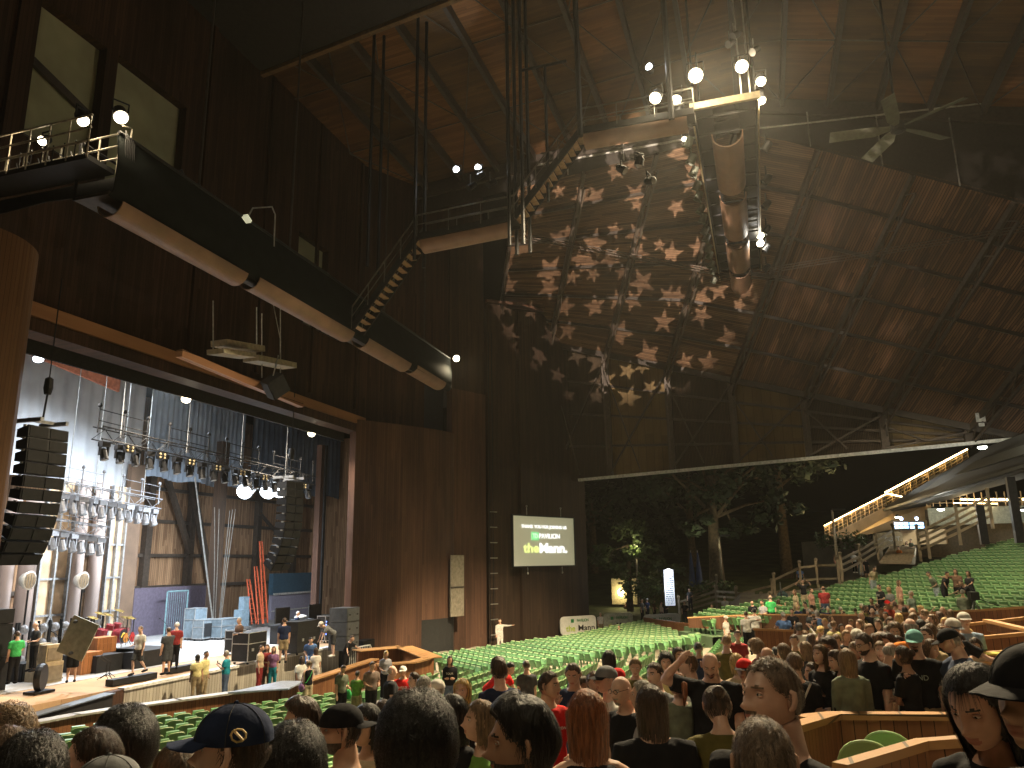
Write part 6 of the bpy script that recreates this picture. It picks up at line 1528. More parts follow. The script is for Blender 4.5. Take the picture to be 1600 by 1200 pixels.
def person(label, px, py, D, yaw=0, arms=('hang', 'hang'), top='black', bot='jeans', skin='l', hair='short', hc='b', sleeve='s', legs='stand', lean=0, hy=0, hp=0, h=1.74, extra=(), beard=None, lod=None, female=False, shorts=False, bulk=1.0, nolegs=False, group='concert goers leaving the seats', feet=None):
    hd = perp(px, py, D); sc = h/1.76
    if lod is None: lod = 0 if D < 3.6 else (1 if D < 13 else 2)
    vox = {0: .013, 1: .02, 2: .034}[lod]
    cd = Vector((-hd[0], -hd[1], 0)).normalized(); base_ang = atan2(cd.y, cd.x)-pi/2      # facing camera
    rz = base_ang-radians(yaw)
    L = Matrix.Translation(V(0, 0, .95)) @ Matrix.Rotation(-radians(lean), 4, 'X') @ Matrix.Translation(V(0, 0, -.95))
    HT = L @ Matrix.Translation(V(0, .012, 1.503)) @ Matrix.Rotation(radians(lean*.4-hp), 4, 'X') @ Matrix.Rotation(radians(-hy), 4, 'Z') @ Matrix.Translation(V(0, .02, .112))
    topz = (HT @ V(0, 0, .12)).z; topx = (Matrix.Rotation(rz, 4, 'Z') @ (HT @ V(0, 0, .1)))
    loc = V(hd[0], hd[1], hd[2]-topz*sc)-V(topx.x, topx.y, 0)*sc
    t = thing('person', label, 'person', tuple(loc), group, rz); t.scale = (sc,)*3
    w_ = bulk*(.9 if female else 1)
    tors = [(V(0, 0, .88), (.150*w_, .115*bulk)), (V(0, 0, .96), (.165*w_, .125*bulk)), (V(0, .0, 1.10), ((.125 if female else .148)*w_, .105*bulk)), (V(0, .005, 1.25), (.168*w_, .120*bulk)), (V(0, 0, 1.33), (.172*w_, .108*bulk)), (V(0, -.005, 1.385), (.140, .092)), (V(0, -.008, 1.425), (.098, .078)), (V(0, -.008, 1.46), (.066, .062))]
    def mk_torso(b, pad, z0=0, z1=9, taper=True):
        T = [(p, (r[0]+pad, r[1]+pad)) for p, r in tors if z0 <= p.z <= z1]
        # tube frame: x axis must be lateral -> build rings by hand
        n = 16; vs = []; 
        for p, r in T: vs += [L @ (p+V(cos(2*pi*k/n)*r[0], sin(2*pi*k/n)*r[1], 0)) for k in range(n)]
        fs = [(i*n+k, i*n+(k+1) % n, (i+1)*n+(k+1) % n, (i+1)*n+k) for i in range(len(T)-1) for k in range(n)]
        b.add(vs, fs+[tuple(reversed(range(n))), tuple((len(T)-1)*n+k for k in range(n))])
    sh = .185*(.9 if female else 1)*(.5+.5*bulk); J = []
    for si, a in zip((1, -1), arms):
        u, f_ = ARM[a]; S = L @ V(si*sh, 0, 1.365)
        LR = Matrix.Rotation(-radians(lean), 3, 'X') if a not in ('lean', 'reach') else Matrix.Identity(3)
        u = LR @ V(u.x*si, u.y, u.z).normalized(); f2 = LR @ V(f_.x*si, f_.y, f_.z).normalized()
        E = S+u*.29; W_ = E+f2*.25; J.append((S, E, W_, f2, si))
    hips = []
    for si in (1, -1):
        if legs == 'stand': K, A_ = V(si*.10, .01, .50), V(si*.115, -.02, .08)
        elif legs == 'walk': K, A_ = (V(si*.09, .16, .52), V(si*.09, .13, .09)) if si > 0 else (V(si*.09, -.04, .5), V(si*.09, -.32, .17))
        elif legs == 'sit': K, A_ = V(si*.12, .42, .92), V(si*.12, .46, .48)
        elif legs == 'kneel': K, A_ = V(si*.13, .35, .70), V(si*.12, .12, .38)
        hips.append((V(si*.085, 0, .90), K, A_, si))
    # ---- body: one continuous surface plus the sculpted head on the same mesh
    key = (arms, skin, sleeve, legs, lean, hy, hp, female, bulk, beard, lod, hc if beard or lod < 2 else 0, shorts, nolegs)
    if key in BODYC: me = BODYC[key]
    else:
        b = MB(); mk_torso(b, 0)
        nk = [L @ V(0, -.005, 1.40), L @ V(0, 0, 1.50), HT @ V(0, -.02, -.06)]; nk_ = .87 if female else 1.08*bulk**.6; b.tube(nk, .06, 12, True, [.07*nk_, .060*nk_, .058*nk_])
        for S, E, W_, f2, si in J:
            k = bulk*(.85 if female else 1)
            b.tube([L @ V(si*.05, -.01, 1.40), L @ V(si*.12, -.005, 1.385), S, S+(E-S)*.5, E, E+(W_-E)*.35, W_], .05, 10, True, [.045, .05, .056*k, .048*k, .039*k, .041*k, .026*k])
            if lod:
                b.tube([W_-f2*.02, W_+f2*.05, W_+f2*.11, W_+f2*.16], .03, 8, True, [.024, .034, .03, .014])
        if not nolegs:
            for Hp, K, A_, si in hips: b.tube([Hp, Hp+(K-Hp)*.5, K, K+(A_-K)*.3, A_], .08, 12, True, [.09*bulk, .08*bulk, .056, .055, .036]); b.tube([A_, A_+V(0, .10, -.05), A_+V(0, .17, -.06)], .035, 8, True, [.036, .036, .028])
        me = remesh(b, vox, 3)
        b2 = MB(); b2.v = [tuple(v.co) for v in me.vertices]; b2.f = [tuple(p.vertices) for p in me.polygons]; b2.m = [0]*len(b2.f)
        head_mesh(b2, HT, lod, beard)
        if lod == 0 or (lod == 1 and any(a != 'hang' for a in arms)):                  # hands with five fingers
            for S, E, W_, f2, si in J:
                sd = f2.cross(V(0, 0, 1)); sd = sd.normalized() if sd.length > .2 else V(1, 0, 0); dn_ = f2.cross(sd)
                b2.tube([W_-f2*.03, W_+f2*.03, W_+f2*.085], .03, 10, True, [.024, (.036), (.034)])
                for q in range(4):
                    o = W_+f2*.08+sd*(-.026+.0175*q); l = (.062, .072, .067, .052)[q]; cv = dn_*(.012+.004*q)*(1 if dn_.dot(V(0, 0, -1)) > 0 else -1)
                    b2.tube([o, o+f2*l*.5+cv*.5, o+f2*l+cv*2], .008, 6, True, [.0085, .008, .006])
                o = W_+f2*.025+sd*(-.03)*si; b2.tube([o, o+f2*.03-sd*.018*si, o+f2*.06-sd*.022*si], .009, 6, True, [.011, .0095, .007])
        bpy.data.meshes.remove(me)
        me = bpy.data.meshes.new('body'); me.from_pydata(b2.v, [], b2.f)
        for m_ in (SKM[skin], M_eye, M_iris, M_lip[skin], hairmat(hc)): me.materials.append(m_)
        me.polygons.foreach_set('material_index', b2.m); me.polygons.foreach_set('use_smooth', [True]*len(me.polygons)); me.validate(); BODYC[key] = me
    o = bpy.data.objects.new('body', me); col.objects.link(o); o.parent = t
    # ---- shirt
    if top:
        k2 = ('top', arms, sleeve, lean, female, bulk, lod)
        if k2 not in BODYC:
            b = MB(); mk_torso(b, .017 if lod < 2 else .026, 0, 1.45)
            for S, E, W_, f2, si in J:
                kk = bulk*(.88 if female else 1)
                if sleeve == 's': b.tube([L @ V(si*.05, -.01, 1.395), L @ V(si*.12, -.005, 1.378), S, S+(E-S)*.45, S+(E-S)*.72], .06, 10, True, [.056, .062, .074*kk, .070*kk, .072*kk])
                elif sleeve == 'l': b.tube([L @ V(si*.05, -.01, 1.395), L @ V(si*.12, -.005, 1.378), S, E, W_-f2*.02], .06, 10, True, [.056, .064, .072*kk, .056*kk, .040*kk])
            if sleeve == '0': pass
            BODYC[k2] = remesh(b, vox*1.05, 3, .009 if lod < 2 else 0, len(BODYC)*1.7)
        m_ = BODYC[k2]
        m_ = m_ if not m_.materials else m_
        if not m_.materials: m_.materials.append(clothmat('black'))
        o = bpy.data.objects.new('shirt' if sleeve != 'l' else 'jacket', m_); col.objects.link(o); o.parent = t; o.material_slots[0].link = 'OBJECT'; o.material_slots[0].material = clothmat(top)
    if bot and not nolegs:
        k3 = ('bot', legs, shorts, bulk, lod)
        if k3 not in BODYC:
            b = MB(); n = 14; vs = []
            rings = [(.82, .155*bulk, .125*bulk), (.90, .175*bulk, .138*bulk), (.99, .168*bulk, .13*bulk), (1.02, .15*bulk, .115*bulk)]
            for z, rx, ry in rings: vs += [V(cos(2*pi*k/n)*rx, sin(2*pi*k/n)*ry, z) for k in range(n)]
            b.add(vs, [(i*n+k, i*n+(k+1) % n, (i+1)*n+(k+1) % n, (i+1)*n+k) for i in range(3) for k in range(n)]+[tuple(reversed(range(n))), tuple(3*n+k for k in range(n))])
            for Hp, K, A_, si in hips:
                if shorts: b.tube([Hp, Hp+(K-Hp)*.6, K+(K-Hp)*.02], .1, 12, True, [.115*bulk, .105*bulk, .10*bulk])
                else: b.tube([Hp, Hp+(K-Hp)*.5, K, A_+V(0, 0, .0)], .1, 12, True, [.112*bulk, .098*bulk, .075, .068])
            BODYC[k3] = remesh(b, vox*1.1, 3, .008 if lod < 2 else 0, len(BODYC)*2.1); BODYC[k3].materials.append(clothmat('black'))
        o = bpy.data.objects.new('shorts' if shorts else 'trousers', BODYC[k3]); col.objects.link(o); o.parent = t; o.material_slots[0].link = 'OBJECT'; o.material_slots[0].material = clothmat(bot)
        for Hp, K, A_, si in hips:
            b = MB(); b.tube([A_+V(0, -.05, -.02), A_+V(0, .04, -.035), A_+V(0, .14, -.05), A_+V(0, .20, -.055)], .045, 8, True, [.042, .047, .045, .03]); o = b.build('shoe', clothmat('black') if si*len(label) % 3 else clothmat('white'), t, True, local=True)
    # ---- hair
    if hair not in ('bald', 'none'):
        capped = any(e[0] == 'cap' for e in extra); k4 = ('hair', hair, lean, hy, hp, lod, capped)
        if k4 not in BODYC:
            nu, nv = {0: (64, 44), 1: (32, 24), 2: (16, 12)}[lod]; b = MB(); thick = {'buzz': .006, 'short': .011, 'quiff': .016, 'curly': .03, 'afro': .05, 'long': .014, 'bob': .015, 'pony': .014, 'bun': .014, 'crop': .011, 'ring': .01}[hair]
            keep = {}; vs = []
            for j in range(nv+1):
                for i in range(nu):
                    th, ph = 2*pi*i/nu, pi*j/nv; p = headpt(th, ph); r_ = p.copy(); d = V(sin(ph)*sin(th), sin(ph)*cos(th), cos(ph))
                    nz_ = noise.noise(p*26+V(3, 7, 1))*.5+noise.noise(p*60)*.3
                    tk = thick*(1+nz_*(.9 if hair in ('curly', 'afro') else .35))
                    if hair == 'quiff' and r_.z > .05: tk += .022*min(1, (r_.z-.05)/.04)*(1 if r_.y > 0 else .4)
                    line = .080+.006*noise.noise(V(th*3, 0, 0))-max(0, abs(r_.x)-.035)*1.2
                    low = {'long': -.13, 'bob': -.13, 'curly': -.07, 'afro': -.07}.get(hair, -.045-(.02 if r_.y < -.07 else 0))
                    ok = (r_.z > line-(.03*max(0, min(1, (.05-r_.y)/.06)))) or (r_.y < (.008 if hair in ('long', 'bob', 'curly', 'afro') else -.02-.03*max(0, -r_.z*12)) and r_.z > low) or (r_.y < .014 and r_.z > .012 and abs(r_.x) > .05)
                    if hair == 'ring': ok = r_.y < -.01 and -.05 < r_.z < .05
                    if 'long' in hair or hair == 'bob': ok = ok or (abs(r_.x) > .055 and r_.y < .035 and r_.z > -.09)
                    keep[(i, j)] = ok; vs.append(HT @ (p+d*((min(tk, .006) if capped and r_.z > .0 else tk) if ok else -.012)))
            fs = []
            for j in range(nv):
                for i in range(nu):
                    i2 = (i+1) % nu
                    if sum(keep[k] for k in ((i, j), (i2, j), (i, j+1), (i2, j+1))) >= 1: fs.append((j*nu+i, (j+1)*nu+i, (j+1)*nu+i2, j*nu+i2))
            b.add(vs, fs)
            if hair in ('long', 'bob'):
                Lh = .34 if hair == 'long' else .13; n = 18; rows = 9; vs = []
                for j in range(rows+1):
                    f = j/rows; z = .03-f*(Lh+.03)
                    for lay in (1, .82):
                        for i in range(n+1):
                            a = radians(-118+236*i/n); rr_ = (.097-.034*f)*lay+.008*noise.noise(V(i*.7, j*.35, 2))+(.01*sin(i*1.9)*f)
                            vs.append(HT @ V(sin(a)*rr_*(.98+.10*f), -cos(a)*rr_*(1.08+.1*f)-.012*f-.01, z+.02*noise.noise(V(i*.9, 5, 1))*f))
                st = 2*(n+1); fs = []
                for j in range(rows):
                    for i in range(n):
                        a = j*st+i; fs.append((a, a+1, a+st+1, a+st)); c = a+n+1; fs.append((c, c+st, c+st+1, c+1))
                fs += [((rows)*st+i, rows*st+i+1, rows*st+n+2+i, rows*st+n+1+i) for i in range(n)]
                for i in (0, n): fs += [(j*st+i, j*st+n+1+i, (j+1)*st+n+1+i, (j+1)*st+i) for j in range(rows)]
                b.add(vs, fs)
            if lod < 2:
                rs_ = random.Random(5); ns = {0: 5200, 1: 1100}[lod]; Ls = {'buzz': .012, 'short': .04, 'quiff': .055, 'curly': .05, 'afro': .04, 'long': .09, 'bob': .09, 'pony': .08, 'bun': .07, 'crop': .022, 'ring': .02}[hair]; wd_ = {0: .0011, 1: .0024}[lod]; made = 0
                while made < ns:
                    th = rs_.uniform(0, 2*pi); ph = math.acos(rs_.uniform(-.75, 1)); i, j = int(th/(2*pi)*nu) % nu, min(nv, int(ph/pi*nv))
                    made += 1
                    if not keep[(i, j)] or (capped and ph < 1.45): continue
                    fr_ = (hair in ('long', 'bob') and cos(th) > .35 and ph > .45) or cos(th) > .1 and (hair in ('quiff', 'buzz', 'crop', 'short', 'pony', 'bun') or ph > .6)
                    pts = []; lo_ = rs_.uniform(.5, 1.15)*Ls; cu_ = rs_.uniform(-1, 1); lift = rs_.uniform(.0, .007)+(.02 if hair in ('curly', 'afro') else 0)
                    for q in range(5):
                        f = q/4; ph2 = ph+(f*lo_/.1)*(-.6 if fr_ else 1); th2 = th+cu_*.18*f/max(.35, sin(ph))+(.25*sin(f*7+cu_*5) if hair in ('curly', 'afro') else 0)
                        if hair in ('long', 'bob') : th2 = th+(.5*f*sin(th)*.3)
                        ph2 = min(ph2, 2.3); pp = headpt(th2, ph2); dd = V(sin(ph2)*sin(th2), sin(ph2)*cos(th2), cos(ph2)); pts.append(HT @ (pp+dd*(thick*1.02+lift*(.3+.7*sin(f*2.6))+(.010*f if fr_ and hair == 'quiff' else 0))))
                    for q in range(4):
                        a_, c_ = pts[q], pts[q+1]; tg = c_-a_; nn_ = (a_-HT.translation); sd_ = tg.cross(nn_)
                        if sd_.length < 1e-7: continue
                        sd_ = sd_.normalized()*wd_*(1-.2*q); b.add([a_-sd_, a_+sd_, c_+sd_*.8, c_-sd_*.8], [(0, 1, 2, 3)])
                if hair in ('long', 'bob'):
                    for _ in range(ns//2):
                        a = radians(rs_.uniform(-120, 120)); f0 = rs_.uniform(-.15, .6); l_ = rs_.uniform(.25, .6); o_ = rs_.uniform(.0, .014); wv = rs_.uniform(-.03, .03); pts = []
                        for q in range(5):
                            f = f0+l_*q/4; z = .03-f*(Lh+.03); rr_ = .098-.034*max(0, f)+o_; aa = a+wv*sin(q*1.7+f0*9)
                            if f < 0: rr_ -= f*f*.6
                            pts.append(HT @ V(sin(aa)*rr_*(.98+.10*f), -cos(aa)*rr_*(1.08+.1*f)-.012*f-.01, z))
                        for q in range(4):
                            a_, c_ = pts[q], pts[q+1]; sd_ = (c_-a_).cross(V(a_.x-HT.translation.x, a_.y-HT.translation.y, 0)).normalized()*wd_; b.add([a_-sd_, a_+sd_, c_+sd_*.8, c_-sd_*.8], [(0, 1, 2, 3)])
            if hair == 'pony': b.tube([HT @ V(0, -.10, .04), HT @ V(0, -.155, .02), HT @ V(0, -.16, -.08), HT @ V(0, -.13, -.2)], .03, 8, True, [.02, .034, .03, .008])
            if hair == 'bun': b.sphere(HT @ V(0, -.12, .05), .045, 10)
            me2 = bpy.data.meshes.new('hair'); me2.from_pydata([tuple(v) for v in b.v], [], b.f); me2.materials.append(hairmat('b')); me2.polygons.foreach_set('use_smooth', [True]*len(me2.polygons)); me2.validate(); BODYC[k4] = me2
        o = bpy.data.objects.new('hair', BODYC[k4]); col.objects.link(o); o.parent = t; o.material_slots[0].link = 'OBJECT'; o.material_slots[0].material = hairmat(hc)
        if not o.data.uv_layers: pass
    for e in extra:
        if e[0] == 'cap':
            back = -1 if len(e) > 2 and e[2] == 'back' else 1; b = MB(); n = 20 if lod < 2 else 12; m_ = 8 if lod < 2 else 4; vs = []
            for j in range(m_+1):
                ph = (pi*.52)*(1-j/m_)
                for i in range(n): th = 2*pi*i/n; vs.append(HT @ V(.096*sin(ph)*sin(th), .116*sin(ph)*cos(th)-.006, .030+.103*cos(ph)**.9 if ph < pi/2 else .028))
            b.add(vs, [(j*n+i, j*n+(i+1) % n, (j+1)*n+(i+1) % n, (j+1)*n+i) for j in range(m_) for i in range(n)])
            o = b.build('cap', clothmat(e[1]), t, True, local=True)
            b = MB(); vs = []
            for i in range(9):
                a = radians(-68+17*i); vs += [HT @ V(.094*sin(a), back*.112*cos(a), .034), HT @ V(.088*sin(a), back*(.112*cos(a)+.078*cos(a)**.5), .024-.012*abs(sin(a)))]
            fs = [(2*i, 2*i+1, 2*i+3, 2*i+2) for i in range(8)]; b.add(vs, fs); b.add([v+V(0, 0, .004) for v in vs], [tuple(reversed(f)) for f in fs]); b.build('brim', clothmat(e[3] if len(e) > 3 else e[1]), o, True, local=True)
            if lod == 0:
                for q in range(6):
                    th = pi/6+q*pi/3; MB().tube([HT @ V(.0965*sin(ph)*sin(th), .1165*sin(ph)*cos(th)-.006, .030+.1035*max(0, cos(ph))**.9) for ph in [pi*.5*k/8 for k in range(9)]], .0013, 4).build('seam', clothmat('dgrey'), o, local=True)
            if lod == 0: MB().sphere(HT @ V(0, -.006, .134), .008, 8).build('cap_button', clothmat(e[1]), o, True, local=True)
            if lod < 1 and 'emblem' in e:
                b = MB(); b.tube([HT @ V(-.108+.001*k, -.045+.022*cos(k), .062+.018*sin(k)) for k in [q*.7 for q in range(10)]], .003, 5, True); b.tube([HT @ V(-.107, -.06, .048), HT @ V(-.109, -.03, .078)], .004, 5); b.build('side_emblem', mat('gold_thread', (.6, .45, .2), .5), o, local=True)
        elif e[0] == 'glasses':
            b = MB(); zz_ = .017 if len(e) < 2 else .085; yy_ = .102 if len(e) < 2 else .085
            for s_ in (-1, 1): b.tube([HT @ V(s_*.032+.022*cos(k*pi/5), yy_, zz_+.016*sin(k*pi/5)) for k in range(11)], .0022, 5); b.tube([HT @ V(s_*.054, yy_, zz_+.004), HT @ V(s_*.084, .0, zz_+.006)], .002, 5)
            b.tube([HT @ V(-.01, yy_, zz_+.003), HT @ V(.01, yy_, zz_+.003)], .002, 5); b.build('glasses', M_black, t, local=True)
        elif e[0] == 'phone':
            S, E, W_, f2, si = J[0]; MB().box(W_+f2*.10+V(-.03, .02, .02), (.075, .012, .15)).build('held_phone', M_black, t, local=True)
        elif e[0] == 'strap':
            b = MB(); b.tube([L @ V(.13, .10, 1.42), L @ V(.02, .148*bulk, 1.25), L @ V(-.14, .125*bulk, 1.0)], .012, 5); b.tube([L @ V(.13, -.08, 1.42), L @ V(.02, -.145*bulk, 1.25), L @ V(-.14, -.125*bulk, 1.0), L @ V(-.15, .0, .98)], .012, 5); b.build('bag_strap', clothmat(e[1]), t, local=True)
        elif e[0] == 'bag':
            b = MB(); b.sphere(V(-.24, .02, .82), .15, 12, (.5, 1.1, 1)); b.tube([V(-.24, .1, .9), V(-.2, .03, 1.3), V(-.24, -.08, .9)], .012, 5); b.build('shoulder_bag', clothmat(e[1]), t, True, local=True)
        elif e[0] == 'logo':
            b = MB(); rr2 = random.Random(len(label)); 
            yb = .150*bulk*e[2] if e[2] > 0 else -.150*bulk
            text_o = text(e[1], clothmat(e[3]), V(0, 0, 0), V(-1 if e[2] > 0 else 1, 0, 0), V(0, 0, 1), e[4], None, None, .0, 'shirt_lettering', .004)
            text_o.parent = t; mw = text_o.matrix_basis.copy(); mw.translation = L @ V(e[5] if len(e) > 5 else 0, yb, e[6] if len(e) > 6 else 1.24); text_o.matrix_basis = mw
    return t
H, P8 = 'hang', person
def Dblock(px, py, h=1.72):
    """view depth at which someone standing on the raked right block has the head at this pixel"""
    D = 26
    while D < 75:
        q = perp(px, py, D)
        if q.z-h <= zD(q.x, q.y)-.05 and False: break
        if q.z-h-(-2.62+.178*(.53*q.x-.85*q.y-27.1)) <= 0: break
        D += .1
    return D if D < 74.9 else 45
NL = dict(nolegs=True)
# ---- nearest heads along the bottom edge
P8('large man with greying buzz cut and black tee turning to the left', 1203, 1029, 2.5, 36, (H, H), 'black', None, 'p', 'buzz', 'm', hy=14, bulk=1.2, beard='goatee', nolegs=True, hp=-4)
P8('short brown haired head right in front of the buzz cut man', 1188, 1125, 2.1, 172, (H, H), 'brown', None, 'l', 'crop', 'm', nolegs=True, h=1.6)
P8('woman with dark wavy hair looking down at the right edge', 1512, 1046, 2.25, 32, (H, H), 'black', None, 'l', 'long', 'k', hp=22, female=True, nolegs=True, h=1.66)
P8('shadowed person in a black cap cut off by the right edge', 1612, 1012, 1.85, 40, (H, H), 'black', None, 'm', 'short', 'k', extra=(('cap', 'black'),), nolegs=True)
P8('man in a big navy cap with gold side emblem facing left', 366, 1106, 2.3, 105, (H, H), 'black', None, 'p', 'crop', 'b', extra=(('cap', 'navy', 'front', 'navy', 'emblem'),), nolegs=True)
P8('big head of bushy black hair at the bottom centre', 652, 1098, 2.35, 176, (H, H), 'black', None, 'm', 'curly', 'k', nolegs=True, bulk=1.1)
P8('dark haired head below the black backwards cap man', 460, 1144, 2.9, 178, (H, H), 'black', None, 'l', 'curly', 'k', nolegs=True)
P8('man with thick dark hair and stubble in left profile at the bottom', 812, 1096, 2.35, 88, (H, H), 'dgrey', None, 'm', 'quiff', 'k', hp=4, beard='full', nolegs=True)
P8('woman seen from behind with very long auburn hair and black top', 916, 1080, 3.6, 172, (H, H), 'black', 'black', 'l', 'long', 'r', female=True, sleeve='0', nolegs=True, h=1.68)
P8('older woman with grey blond bob in a bright green shirt', 752, 1096, 4.6, 80, (H, H), 'lime', None, 'p', 'bob', 'a', female=True, nolegs=True, h=1.64, hp=-4)
P8('smiling woman with black ponytail hair and black jacket', 706, 1087, 4.7, 55, (H, H), 'black', None, 'm', 'long', 'k', female=True, sleeve='l', nolegs=True, h=1.66)
P8('man with dark quiff and grey tee looking left over the seats', 470, 1094, 4.4, 75, (H, H), 'grey', None, 'l', 'quiff', 'b', hp=6, nolegs=True)
P8('bearded man in a backwards black cap and olive jacket', 533, 1103, 4.0, 82, ('bent', H), 'army', None, 'l', 'short', 'b', sleeve='l', extra=(('cap', 'black', 'back'),), beard='full', nolegs=True)
P8('woman with shoulder length black hair and beige top behind the olive jacket', 574, 1102, 4.6, 48, (H, H), 'beige', None, 'l', 'bob', 'k', female=True, nolegs=True, h=1.66)
P8('person with curly sandy hair at the far left edge', 16, 1108, 4.2, 120, (H, H), 'olive', None, 'l', 'curly', 'a', nolegs=True)
P8('man with flat brown hair in the bottom left corner', 12, 1138, 3.0, 60, (H, H), 'brown', None, 'p', 'short', 'n', nolegs=True)
P8('round black haired head beside the bottom left corner', 52, 1160, 2.8, 180, (H, H), 'black', None, 'm', 'curly', 'k', nolegs=True)
P8('dark haired man in left profile with flushed skin low at the left', 148, 1140, 3.0, 92, (H, H), 'dorange', None, 'p', 'short', 'b', nolegs=True)
P8('balding grey haired man behind the flushed profile man', 160, 1130, 4.6, 165, (H, H), 'orange', None, 'l', 'ring', 'g', nolegs=True)
P8('person with tall black afro hair seen from behind', 198, 1122, 3.5, 175, (H, H), 'black', None, 'd', 'afro', 'k', nolegs=True)
P8('grey cap just peeking over the bottom edge at the left', 168, 1186, 2.7, 100, (H, H), 'grey', None, 'l', 'crop', 'g', extra=(('cap', 'grey'),), nolegs=True)
P8('light brown haired head near the brim of the navy cap', 276, 1167, 3.3, 150, (H, H), 'brown', None, 'l', 'bob', 'n', nolegs=True)
P8('brown haired head low between the beige woman and bushy hair', 600, 1094, 7.5, 160, (H, H), 'dgrey', None, 'l', 'short', 'b', nolegs=True)
# ---- second rank, 5 to 12 metres
P8('man in a bright red tee looking right with hands low', 858, 1050, 7.3, -12, (H, 'bent'), 'red', 'jeans', 'l', 'short', 'b', hy=-48, h=1.8, extra=(('logo', 'CREW', 1, 'white', .09, -.09, 1.27),))
P8('dark haired man in navy polo seen from behind near the red tee', 779, 1030, 8.8, 158, (H, H), 'navy', 'khaki', 'p', 'quiff', 'b', h=1.8)
P8('man in a dark blue jacket touching his face while looking down', 894, 1038, 8.7, 12, ('face', H), 'navy', 'jeans', 'l', 'short', 'b', hp=18, sleeve='l')
P8('blond woman with long bright hair facing us', 722, 1061, 8.2, 18, (H, H), 'black', 'jeans', 'p', 'long', 'y', female=True, h=1.66)
P8('man in a cream cap and blue shirt turned away', 683, 1062, 9.6, 150, (H, H), 'blue', 'khaki', 'p', 'crop', 'g', extra=(('cap', 'white'), ('logo', 'STAFF', -1, 'white', .2, 0, 1.3)), h=1.72)
P8('grey haired man in a pale yellow shirt beside the cream cap', 663, 1057, 9.2, -135, (H, H), 'yellow', 'khaki', 'p', 'short', 'g', h=1.76)
P8('woman in left profile with white tee under a dark vest', 647, 1051, 12.5, 70, (H, H), 'white', 'black', 'p', 'pony', 'b', female=True, h=1.66)
P8('man in grey and black cap and white tee looking left', 946, 1042, 7.6, 62, (H, H), 'white', 'jeans', 'p', 'crop', 'g', extra=(('cap', 'grey', 'front', 'black'),), h=1.8)
P8('bald man with glasses and black polo looking down left', 968, 1057, 6.7, 45, (H, 'bent'), 'black', 'jeans', 'p', 'bald', 'g', extra=(('glasses',),), hp=8, beard='goatee', h=1.78)
P8('grey haired man in pale shirt facing left between two long haired people', 1003, 1064, 6.6, 95, (H, H), 'stripe', 'jeans', 'p', 'short', 'g', sleeve='l', h=1.74)
P8('long dark haired person in loose black tee with bare forearms', 1016, 1072, 4.9, 165, (H, 'bent'), 'black', 'black', 'l', 'long', 'b', h=1.76, bulk=1.1)
P8('woman in olive shirt bending with a thin shoulder strap', 1116, 1076, 5.1, 168, ('lean', 'lean'), 'olive', 'black', 'l', 'bun', 'b', female=True, lean=16, hp=20, extra=(('strap', 'black'),), h=1.72, bulk=1.12)
P8('bald man in black tee with one hand raised to his head', 1108, 1022, 7.6, 5, ('head', H), 'black', 'dgrey', 'p', 'bald', 'b', hp=30, bulk=1.2, h=1.8, beard='goatee')
P8('young man with swept brown hair in left profile behind the bald man', 1074, 1022, 8.8, 78, (H, H), 'white', 'jeans', 'p', 'quiff', 'n')
P8('man with sunglasses pushed up on his head wearing a dark shirt', 1022, 1036, 8.4, 38, (H, H), 'grey', 'jeans', 'p', 'short', 'b', extra=(('glasses', 'up'),))
P8('redhead woman with ponytail and olive jacket seen from behind', 1056, 1050, 7.8, 150, (H, H), 'sage', 'black', 'p', 'pony', 'r', female=True, sleeve='l', h=1.68)
P8('person with long straight black hair among the green rows', 951, 1017, 10.5, 175, (H, H), 'dgrey', 'black', 'm', 'long', 'k', female=True, h=1.64)
P8('man in a pink red cap just behind the grey and black cap', 963, 1045, 9.6, 60, (H, H), 'white', 'jeans', 'p', 'crop', 'r', extra=(('cap', 'red'),), h=1.7)
P8('blond woman in dark top left of the buzz cut man', 1150, 1022, 10, 150, (H, H), 'beige', 'jeans', 'p', 'bob', 'y', female=True, h=1.66)
P8('woman in a black and red cap partly behind the buzz cut man', 1162, 1030, 8.2, 20, (H, H), 'black', 'jeans', 'p', 'short', 'b', extra=(('cap', 'red', 'front', 'black'),), h=1.66, female=True)
P8('man in black tee with a white strap seen from behind', 1240, 1020, 8.9, 168, (H, H), 'black', 'black', 'p', 'crop', 'n', extra=(('strap', 'white'),), h=1.78)
P8('woman in an orange top beside the black tee with white strap', 1268, 1036, 9.4, 60, ('bent', 'bent'), 'dorange', 'black', 'l', 'short', 'b', female=True, h=1.64)
P8('woman with long dark hair and light jeans holding a phone', 1302, 1017, 9.0, 62, ('phone', 'bent'), 'dgrey', 'ljeans', 'p', 'long', 'b', female=True, sleeve='0', extra=(('phone',),), hp=18, h=1.66)
P8('woman with straight light brown hair in a dark green jacket', 1322, 1014, 8.7, 160, (H, H), 'sage', 'sage', 'l', 'long', 'a', female=True, sleeve='l', h=1.66, extra=(('bag', 'black'),))
P8('tall bearded man in navy tee with sunglasses looking down', 1345, 990, 9.2, 50, (H, H), 'black', 'khaki', 'p', 'short', 'b', beard='full', hp=16, h=1.88, bulk=1.08, extra=(('glasses',),))
P8('man in a white cap right behind the tall bearded man', 1338, 983, 12, 170, (H, H), 'grey', 'jeans', 'p', 'crop', 'g', extra=(('cap', 'white'),))
P8('man with curly dark hair looking down behind the phone woman', 1291, 998, 10.5, 20, (H, H), 'beige', 'jeans', 'm', 'curly', 'b', hp=20)
P8('woman with parted brown hair between the orange top and curly man', 1280, 1008, 9.2, 40, (H, H), 'black', 'black', 'p', 'long', 'n', female=True, h=1.66)
